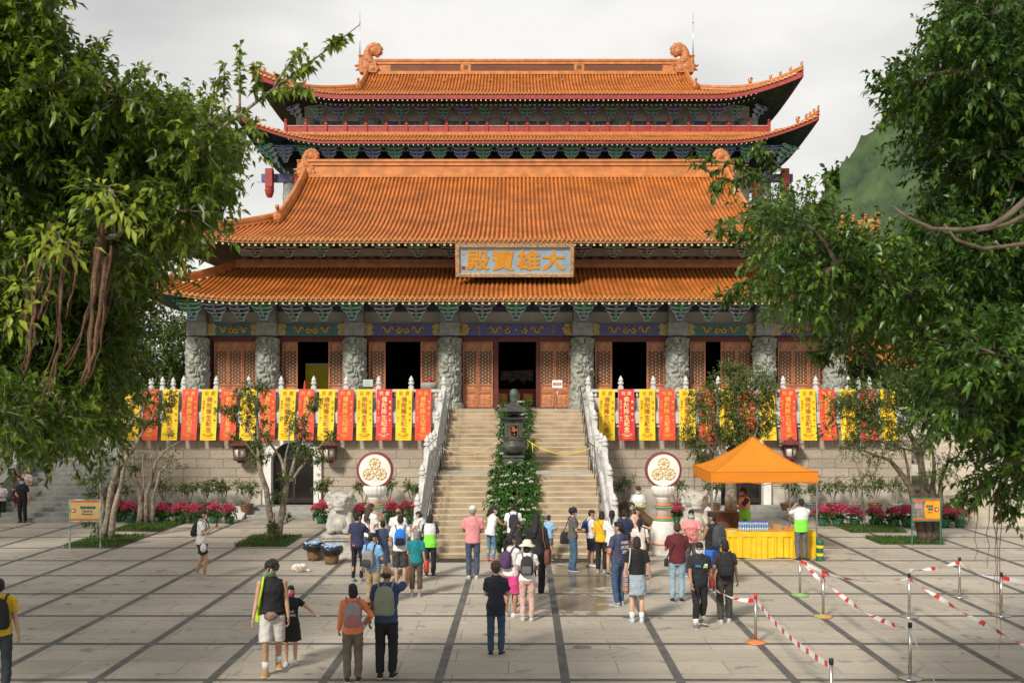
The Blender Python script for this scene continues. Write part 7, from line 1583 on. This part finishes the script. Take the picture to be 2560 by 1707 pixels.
    if hat == 'sun':
        m = MB(); n = 24; rs = [[hd((r*math.cos(2*math.pi*i/n), -.015+r*math.sin(2*math.pi*i/n), z_+.008*math.sin(i*1.1)*(r > .15))) for i in range(n)] for r, z_ in ((.01,1.755),(.06,1.75),(.095,1.715),(.105,1.66),(.165,1.625),(.185,1.60),(.18,1.597),(.10,1.645))]; m.rings(rs); lp(m.build('sun_hat', cloth((.70,.62,.46)), None, True))
    M = Matrix.Translation(Vector((p.x,p.y,z+.008))) @ Matrix.Rotation(R(rz), 4, 'Z') @ Matrix.Diagonal((s,s,s,1))
    return {'root': root, 'M': M, 'T': T, 'arms': arms, 's': s, 'rz': rz, 'hd': hd, 'legs': legs}
_EC = {}
def _ell(r):
    if r not in _EC: m = MB(); m.ell((0,0,0), r, 12, 9); _EC[r] = ([Vector(q) for q in m.v], m.f)
    return _EC[r]
def carried(w, name, label, cat, base, parts):
    """a thing carried by a person: parts in the person's own frame; base is the Empty's place there"""
    t = thing(name, label, cat, w['M'] @ Vector(base), R(w['rz'])); t.scale = (w['s'],)*3
    for nm, mb, mm, rm in parts:
        mb.v = [tuple(Vector(q)-Vector(base)) for q in mb.v]; o = mb.build(nm, mm, None, True, remesh=rm, smooth_it=1); o.parent = t
    return t
def backpack(w, label, col, col2=None, size=1.0, strap=None, drop=0.0):
    T = w['T']; c2 = col2 or col; m = MB(); k = size; f = lambda x, y, z: T((x*k, -.115+(y)*k, 1.20-drop+z*k))
    n = 16; sec = [(-.20,.125,.06,-.08),(-.17,.15,.085,-.085),(.0,.15,.085,-.085),(.12,.135,.075,-.08),(.19,.10,.055,-.07),(.215,.05,.03,-.06)]
    m.rings([[f(math.copysign(abs(math.cos(a))**.6,math.cos(a))*rx, cy+math.copysign(abs(math.sin(a))**.6,math.sin(a))*ry, z) for a in [2*math.pi*i/n for i in range(n)]] for z, rx, ry, cy in sec])
    pk = MB(); pk.rings([[f(math.copysign(abs(math.cos(a))**.6,math.cos(a))*rx, -.165+math.copysign(abs(math.sin(a))**.6,math.sin(a))*ry, z) for a in [2*math.pi*i/n for i in range(n)]] for z, rx, ry in ((-.18,.09,.03),(-.15,.115,.04),(-.03,.11,.038),(.0,.09,.02))])
    st = MB()
    for sd in (-1, 1): st.tube([f(sd*.09,-.03,.16), T((sd*.11,-.09,1.45)), T((sd*.115,.02,1.475)), T((sd*.125,.115,1.40)), T((sd*.13,.15,1.28)), T((sd*.15,.08,1.12)), f(sd*.13,-.03,-.15)], [.016]*7, 6, flat=.55)
    st.tube([f(-.03,-.05,.2), f(0,-.06,.25), f(.03,-.05,.2)], .008, 5)
    return carried(w, 'backpack', label, 'backpack', (0,-.2,1.0), [('bag_body', m, cloth(col), 0), ('pocket', pk, cloth(c2), 0), ('strap', st, cloth(strap or c2), 0)])
def sidebag(w, label, col, side=1, z=.95, wd=.17, ht=.26, th=.07, name='shoulder_bag', strapc=None, cross=False, y=-.02, extra=None):
    T = w['T']; x = side*.235; m = MB(); n = 14
    m.rings([[(x+math.copysign(abs(math.cos(a))**.5,math.cos(a))*th*q, y+math.copysign(abs(math.sin(a))**.5,math.sin(a))*wd*q, z-ht+h*ht) for a in [2*math.pi*i/n for i in range(n)]] for h, q in ((0,.85),(.08,1),(.7,.95),(.95,.8),(1.0,.55))])
    st = MB(); sx = -side*.10 if cross else side*.14
    st.tube([(x,y+wd*.6,z-.02), T((side*.19 if not cross else side*.10,.135,1.20)), T((sx,.07,1.455)), T((sx,-.02,1.485)), T((sx,-.085,1.44)), T((side*.17 if not cross else side*.10,-.15,1.2)), (x,y-wd*.6,z-.02)], [.012]*7, 6, flat=.6)
    return carried(w, name, label, 'bag', (x,y,z-ht), [('bag_body', m, cloth(col) if not extra else extra, 0), ('strap', st, cloth(strapc or col), 0)])
def phone(w, sd, label, col=(.02,.02,.022)):
    sh, el, wr, f = w['arms'][sd]; c = wr+f*.09; m = MB(); up = Vector((0,.25,1)).normalized() if abs(f.z) < .8 else Vector((0,1,0.2)).normalized(); m.bar(c-up*.05+f*.01, c+up*.10+f*.01, .075, .009, up=(0,1,0))
    return carried(w, 'mobile_phone', label, 'phone', c, [('handset', m, mat('phone_black', col, .25, .1, 5), 0)])
WT, NV, KH, JN, JL = (.72,.71,.69), (.022,.028,.075), (.36,.27,.16), (.045,.085,.16), (.25,.36,.45)
# left of the stairs
w = person(504,1446,1278.5,-90,'woman in white shirt and black shorts walking alone with a phone, face mask on',('bun',BLK),('tee',WT),('shorts',(.02,.02,.022)),(.42,.38,.33),'down','phone',.35,fem=True,mask=(.62,.62,.72),skin=SKIN,nod=10)
backpack(w,'small black backpack on the woman walking alone',(.02,.02,.022),size=.75); phone(w,1,'phone in the hand of the woman walking alone')
m = MB(); m.ell((.27,.10,.80),(.05,.08,.11),10,8); carried(w,'carrier_bag','white carrier bag held by the woman walking alone','bag',(.27,.10,.69),[('bag_body',m,cloth((.7,.7,.7)),0)])
w = person(680,1683,1408,-165,'man in a black tank top and pale shorts striding forward in a patterned mask',('curly',BLK),('tank',(.012,.012,.013)),('longshorts',(.52,.50,.47)),(.50,.25,.05),'relax','down',.32,mask=(.10,.18,.12),skin=SKIN,turn=-10,nod=8,sock=(.65,.62,.6))
lime = (.42,.70,.02); m = MB(); T = w['T']; m.rings([[(x+rx*math.cos(a), y+ry*math.sin(a), z) for a in [2*math.pi*i/12 for i in range(12)]] for z, x, y, rx, ry in ((.72,.20,-.20,.02,.05),(.78,.20,-.19,.06,.12),(.95,.17,-.19,.07,.15),(1.15,.14,-.16,.06,.13),(1.35,.12,-.10,.04,.06))]); st = MB(); st.tube([(.12,-.10,1.33),T((.115,-.05,1.47)),T((.13,.07,1.44)),T((.15,.13,1.3)),(.19,.10,1.1),(.2,-.1,.85)],.018,6)
carried(w,'drawstring_bag','lime green drawstring bag slung on the man in the black tank top','bag',(.18,-.19,.72),[('bag_body',m,cloth(lime),0),('strap',st,cloth(lime),0)])
m = MB(); m.ell((.02,.155,.90),(.10,.04,.07),12,8); st = MB(); st.tube([(.17*math.cos(a)*1.02,.142*math.sin(a),.96) for a in [2*math.pi*i/16 for i in range(17)]],.012,5); carried(w,'belt_pouch','patterned belt pouch on the man in the black tank top','pouch',(.02,.155,.83),[('pouch_body',m,mottle('patterned_pouch',(.12,.05,.04),(.3,.2,.15),(.05,.06,.09)),0),('belt',st,cloth((.03,.03,.03)),0)])
w = person(727,1660,1468,-172,'young girl in a black dress and pink mask beside the man in the tank top',('pony',BLK),('dress',(.014,.013,.015)),('none',BLK),(.55,.55,.56),'out','relax',.22,mask=(.80,.06,.22),fem=True,skin=SKINP,hem=.52)
m = MB(); put_text(m,'alob',(0,-.145,1.18),.085,off=.02); put_text(m,'SONI',(0,-.145,1.09),.085,off=.02); m.v = [(-x,-y,z) for x,y,z in m.v]; o = m.build('print', cloth((.7,.7,.7))); o.parent = w['root']
w = person(882,1703,1464.5,8,'woman in an orange sweater wearing a pink and grey backpack, hand on hip',('bob',BLK),('long',(.78,.24,.10)),('pants',(.15,.125,.09)),(.03,.03,.03),'down','hip',0,fem=True); backpack(w,'pink and grey backpack on the woman in the orange sweater',(.27,.25,.26),(.42,.14,.14),1.0)
w = person(966,1694,1421.7,-4,'man in a dark blue hooded shirt raising one arm to point toward the stairs',('bald',(.05,.025,.02)),('tee',(.035,.06,.16)),('pants',(.014,.013,.016)),(.02,.02,.02),'down',(105,18,55,10),.05,skin=SKIN2,H=1.78); backpack(w,'sage green drawstring backpack on the man raising his arm',(.22,.245,.17),size=1.05)
w = person(894,1454,1284.7,-18,'woman in a navy shirt and black leggings lifting a phone',('short',BLK),('tee',(.03,.032,.085)),('leggings',(.012,.012,.014)),(.25,.3,.35),'relax','phone',.12,fem=True); phone(w,1,'phone lifted by the woman in the navy shirt')
m = MB(); put_text(m,'OS',(-.02,-.168,.92),.06,off=.02); o = m.build('print', cloth((.75,.2,.25))); o.parent = w['root']
person(925,1425,1262,-25,'woman with long dark brown hair in a white shirt facing the wheel stand',('long',BRN),('tee',WT),('jeans',JN),(.5,.5,.5),'relax','front',0,fem=True)
person(957,1442,1303,-6,'woman with a bun in a dark slate dress seen from behind',('bun',BLK),('dress',(.045,.06,.11)),('none',BLK),(.1,.1,.1),'down','front',0,fem=True,hem=.42)
w = person(931,1515,1336,-22,'man in a light blue shirt and khaki trousers with a camouflage backpack',('short',BLK),('polo',(.20,.40,.68)),('pants',KH),(.05,.04,.03),'relax','front',0,mask=(.55,.65,.75),turn=-35); backpack(w,'black and white camouflage backpack on the man in the light blue shirt',(.22,.21,.19),(.04,.04,.04),.95,drop=.08)
w = person(1001,1466,1292,2,'man in a white shirt and dark shorts wearing a bright blue backpack',('short',BLK),('tee',WT),('longshorts',(.05,.045,.05)),(.05,.05,.05),'front','front',0); backpack(w,'bright blue and black backpack on the man in the white shirt',(.01,.17,.62),(.012,.012,.015),.92,strap=(.02,.12,.4))
w = person(1040,1491,1329,0,'grey haired old woman in a teal blouse and brown cropped trousers',('bob',GRY),('tee',(.005,.19,.22)),('capri',(.10,.065,.045)),(.33,.25,.38),'front','relax',0,fem=True)
m = MB(); m.bbox(.24,.30,.0,.22,.62,.92,.01); carried(w,'gift_bag','red paper bag carried by the grey haired woman in teal','bag',(.27,.11,.62),[('bag_body',m,cloth((.75,.03,.02)),0)])
person(1075,1440,1289,-8,'volunteer in a white and lime waistcoat near the stair foot',('bob',BLK),('tee',(.03,.03,.04),(.72,.72,.72),(.22,.78,.06)),('pants',(.02,.02,.03)),(.03,.03,.03),'front','front',0,fem=True)
person(995,1420,1273,0,'balding man in a white shirt standing behind the blue backpack',('bald',(.05,.03,.025)),('tee',WT),('pants',(.05,.05,.06)),(.03,.03,.03),'front','front',0,skin=SKIN2)
person(1060,1404,1277.5,62,'woman in a striped white shirt stooping over flowers by the balustrade',('bob',DKB),('tee',(.66,.66,.66)),('pants',(.05,.05,.06)),(.03,.03,.03),'reach','reach',0,lean=22,fem=True)
# middle
person(1182,1446,1269,2,'man in a pink shirt, blue jeans and pale cap, arms folded, facing the stairs',('short',GRY),('polo',(.72,.27,.29)),('jeans',(.05,.075,.12)),(.5,.46,.4),'front','front',0,skin=SKIN2,hat='cap')
person(1228,1405,1269,-42,'woman in a sleeveless white blouse and red shoes leaning over the flowers in a mask',('pony',BLK),('blouse',WT),('leggings',(.09,.19,.30)),(.62,.03,.03),'reach','reach',.05,lean=16,fem=True,mask=(.75,.55,.62),turn=-50,skin=SKINP)
w = person(1283,1405,1262,0,'man in a white shirt with a black backpack close to the flower steps',('short',BLK),('tee',(.72,.74,.78)),('pants',(.03,.04,.08)),(.03,.03,.03),'front','front',0); backpack(w,'dark backpack on the man close to the flower steps',(.02,.022,.03),size=.95)
w = person(1342,1493,1289,-15,'long haired woman in black carrying a brown handbag',('long',BLK),('long',(.016,.016,.018)),('pants',(.012,.012,.012)),(.5,.5,.5),'front','relax',.05,fem=True); sidebag(w,'reddish brown handbag on the shoulder of the woman in black',(.17,.06,.045),1,1.0,.17,.30,.06)
person(1290,1478,1305,-70,'long haired woman turning aside in a purple mask amid the queue',('long',DKB),('tee',(.05,.05,.06)),('pants',(.03,.03,.04)),(.1,.1,.1),'front','front',0,fem=True,mask=(.25,.2,.5))
person(1298,1516,1329,-10,'black haired woman in a floral top hidden behind the sun hat',('long',BLK),('tee',(.40,.42,.42)),('pants',(.02,.02,.025)),(.03,.03,.03),'front','front',0,fem=True)
w = person(1277,1541,1341,-38,'woman in a white shirt and bright pink shorts with her hair tied back',('pony',BLK),('tee',WT),('longshorts',(.62,.06,.24)),(.65,.66,.68),'front','phone',.08,fem=True,mask=(.7,.7,.75),turn=-20,skin=SKIN2); backpack(w,'small purple backpack on the woman in pink shorts',(.075,.035,.10),size=.85)
w = person(1318,1551,1358,0,'woman in a cream sun hat, white shirt and pale pink trousers',('bob',BLK),('tee',WT),('jeans',(.56,.36,.31)),(.5,.58,.55),'front','front',0,fem=True,hat='sun'); backpack(w,'black and white plaid backpack under the cream sun hat',(.025,.025,.025),(.12,.12,.12),.95)
person(1240,1637,1411,-4,'curly haired woman in a long navy polo shirt and jeans standing with her back turned',('curly',BRN),('polo',(.014,.016,.032)),('jeans',(.035,.075,.13)),(.03,.03,.035),'front','front',0,fem=True,hem=.74)
person(1372,1402,1290,-40,'child in a light blue shirt holding a drink beside the woman in black',('short',DKB),('tee',(.25,.45,.7)),('shorts',(.1,.1,.12)),(.5,.5,.5),'hold','hold',0)
# right of the stairs
w = person(1432,1427,1273,-82,'short haired woman in a grey shirt and wide jeans on the wet paving',('curly',BLK),('tee',(.10,.10,.105)),('pants',(.05,.11,.18)),(.03,.05,.14),'front','front',.06,fem=True,mask=(.35,.55,.65)); sidebag(w,'big black shoulder bag on the woman in the grey shirt',(.018,.018,.02),-1,1.03,.19,.32,.07,y=-.12)
w = person(1477,1416,1277.5,-78,'boy in a white shirt and navy shorts with white trainers',('short',BLK),('tee',WT),('longshorts',(.025,.03,.055)),(.7,.7,.7),'front','front',.08,mask=(.5,.45,.7)); backpack(w,'blue school backpack on the boy in navy shorts',(.02,.05,.20),size=.9)
w = person(1504,1430,1281,-20,'person in a mustard yellow hooded top and black striped trousers',('bob',BLK),('long',(.70,.42,.01)),('pants',(.014,.014,.015)),(.3,.3,.3),'front','front',0,fem=True); sidebag(w,'black crossbody strap bag over the mustard yellow top',(.02,.02,.02),1,1.02,.09,.15,.04,cross=True)
w = person(1530,1438,1279,-10,'woman in a long white shirt with a black ponytail and short dark shorts',('pony',BLK),('tee',WT),('shorts',(.02,.02,.022)),(.05,.05,.05),'front','front',.05,fem=True,hem=.78); sidebag(w,'dark crossbody bag of the woman in the long white shirt',(.03,.04,.07),1,.98,.08,.14,.04,cross=True)
person(1560,1428,1277.5,-4,'man in a navy shirt with an orange bag between the queueing women',('short',BLK),('tee',(.02,.03,.07)),('pants',(.4,.08,.03)),(.03,.03,.03),'front','front',0)
w = person(1600,1450,1300,-18,'woman with a low black ponytail in a cream top behind the couple',('pony',BLK),('tee',(.68,.60,.56)),('pants',(.05,.05,.055)),(.05,.05,.05),'front','relax',0,fem=True); sidebag(w,'small black bag on the woman in the cream top',(.02,.02,.02),1,1.05,.08,.14,.04)
w = person(1546,1513,1309,42,'young man in a grey blue printed shirt and jeans wearing a pale mask',('spiky',BLK),('tee',(.055,.06,.115)),('jeans',JN),(.25,.3,.36),'front','front',.08,mask=(.45,.62,.72),turn=25)
m = MB()
for k, tx in enumerate(('PURE','XCDE','SPN')): put_text(m,tx,(.03,-.152,1.30-.095*k),.085,off=.02)
o = m.build('print', cloth((.66,.66,.7))); o.parent = w['root']
w = person(1592,1555,1346,0,'woman in a black shirt and pale denim skirt seen from behind',('bob',DKB),('tee',(.012,.012,.013)),('skirt',(.30,.37,.43)),(.5,.6,.7),'relax','relax',0,fem=True,skin=SKINP,hem=.95,sock=(.7,.7,.7)); sidebag(w,'striped woven tote bag on the woman in the denim skirt',(.4,.15,.1),-1,.98,.13,.36,.06,strapc=(.6,.58,.55),extra=brick_mat('striped_weave',(.50,.16,.06),(.10,.10,.14),(.55,.45,.35),.5,.045,'xz',.006,.8,.2))
person(1582,1404,1268,-120,'person in a peach top bending toward the folding table',('bob',BRN),('tee',(.70,.42,.34)),('pants',(.1,.09,.09)),(.1,.1,.1),'table','table',0,lean=14,fem=True,skin=SKINP)
person(1610,1378,1240,92,'person in a brown jacket bending low over the folding table in a mask',('short',DKB),('jacket',(.13,.07,.03)),('pants',(.03,.03,.035)),(.03,.03,.03),'table','table',0,lean=48,mask=(.45,.62,.75),H=1.66)
person(1597,1358,1217,150,'volunteer with a lime collar behind the brown jacket',('short',BRN),('tee',(.4,.4,.35),(.72,.72,.70),(.24,.78,.08)),('pants',(.05,.05,.05)),(.03,.03,.03),'front','front',0,mask=(.7,.72,.7),nod=20)
w = person(1693,1504,1300,-6,'man in a maroon shirt and pale blue jeans facing the stone lion',('short',BRN),('polo',(.11,.014,.018)),('jeans',JL),(.02,.02,.02),'hold','hold',.05,skin=SKIN2,H=1.74); sidebag(w,'small black pouch at the hip of the man in maroon',(.02,.02,.02),-1,.93,.08,.16,.05,cross=True)
w = person(1728,1440,1277,170,'woman in a pink shirt and turquoise mask with sunglasses pushed up, facing us',('long',BLK),('tee',(.76,.26,.26)),('pants',(.06,.06,.07)),(.2,.2,.2),'front','hold',0,fem=True,mask=(.25,.58,.56),skin=SKIN)
m = MB(); [m.add([w['hd'](Vector((sd*.035,.075,1.685))+q) for q in _ell((.03,.012,.02))[0]], _ell((.03,.012,.02))[1]) for sd in (-1,1)]; m.tube([w['hd']((-.07,.05,1.68)),w['hd']((0,.088,1.69)),w['hd']((.07,.05,1.68))],.005,5); carried(w,'sunglasses','dark sunglasses pushed up on the woman in pink','sunglasses',w['hd']((0,.075,1.685)),[('frame',m,M_black,0)])
w = person(1780,1472,1273,38,'man in a black tank top and blue shorts with bare arms in the queue',('spiky',BLK),('tank',(.014,.014,.016)),('longshorts',(.02,.13,.55)),(.25,.25,.25),'hold','relax',.06,mask=(.2,.25,.32),turn=30,skin=SKIN2,H=1.80); backpack(w,'dark grey backpack on the man in blue shorts',(.055,.058,.07),size=1.15)
w = person(1748,1568,1359,-172,'man in a dark printed shirt and black cropped trousers walking out in a pale mask',('short',BLK),('polo',(.016,.018,.026)),('capri',(.012,.012,.012)),(.16,.15,.14),'down','swingf',.28,mask=(.55,.65,.74),turn=-25,nod=14,skin=SKIN2,sock=(.7,.7,.68)); sidebag(w,'small red crossbody bag on the man walking out',(.20,.02,.025),-1,.98,.09,.18,.05,cross=True,y=.10)
m = MB(); m.box(-.12,-.03,.148,.156,1.25,1.29,0); m.box(-.12,-.03,.148,.156,1.21,1.249,1); m.box(.02,.13,.148,.156,1.23,1.27,2); o = m.build('chest_patch',[cloth((.7,.7,.7)),cloth((.3,.6,.1)),cloth((.05,.2,.4))]); o.parent = w['root']
w = person(1812,1556,1354,-6,'woman in a black patterned shirt and dark trousers walking toward the tent',('bob',BLK),('tee',(.03,.028,.032)),('pants',(.045,.04,.037)),(.48,.46,.42),'relax','down',.22,fem=True,H=1.66); backpack(w,'plain black backpack on the woman walking toward the tent',(.014,.014,.015),size=1.05)
person(1862,1374,1222,95,'volunteer in a pink and lime waistcoat standing behind the yellow table in a mask',('short',BLK),('tee',(.05,.03,.04),(.75,.36,.33),(.24,.72,.05)),('pants',(.03,.03,.035)),(.03,.03,.03),'table','relax',0,mask=(.7,.66,.62),skin=SKIN2)
person(2003,1402,1250,2,'volunteer in a white and lime waistcoat at the yellow table, hands raised',('short',BLK),('tee',(.68,.68,.7),(.74,.74,.74),(.22,.78,.06)),('pants',(.11,.11,.12)),(.03,.02,.02),'face','face',0)
# far left
w = person(-2,1728,1470,20,'man in a yellow shirt cut off by the edge of the picture',('short',BLK),('tee',(.62,.40,.01)),('pants',(.03,.035,.05)),(.02,.02,.02),'down','relax',.05,H=1.72); backpack(w,'black backpack on the man in yellow at the picture edge',(.014,.014,.015),size=1.1)
person(56,1307,1197,178,'man in dark clothes and a pale mask standing in the shade before the side stairs',('short',BLK),('polo',(.012,.012,.014)),('pants',(.01,.01,.011)),(.01,.01,.01),'down','front',0,mask=(.4,.6,.62),skin=SKIN)
w = person(4,1302,1208,-160,'person in a white shirt and black trousers half out of the picture in the shade',('short',BLK),('tee',(.6,.6,.62)),('pants',(.012,.012,.013)),(.6,.6,.6),'front','front',0)
person(32,1290,1173,170,'woman in a rust coloured top among the shaded crowd by the side stairs',('long',BLK),('tee',(.25,.06,.03)),('pants',(.1,.02,.02)),(.1,.1,.1),'front','front',0,fem=True)
person(48,1297,1190,-150,'person in a dark checked shirt among the shaded crowd by the side stairs',('short',BLK),('tee',(.07,.08,.11)),('shorts',(.2,.03,.03)),(.1,.1,.1),'front','hold',0)
person(66,1288,1170,175,'person in a pale pink top among the shaded crowd, nearest the stair parapet',('bob',BLK),('tee',(.6,.42,.42)),('pants',(.03,.03,.04)),(.1,.1,.1),'front','down',0,fem=True)

ft = bpy.data.textures.new('folds', 'CLOUDS'); ft.noise_scale = .085; ft.noise_depth = 1
for o in FOLD:
    d = o.modifiers.new('d', 'DISPLACE'); d.texture = ft; d.strength = .026; d.mid_level = .5; d.texture_coords = 'LOCAL'
    q = o.modifiers.new('s2', 'SMOOTH'); q.factor = .4; q.iterations = 1
bake()
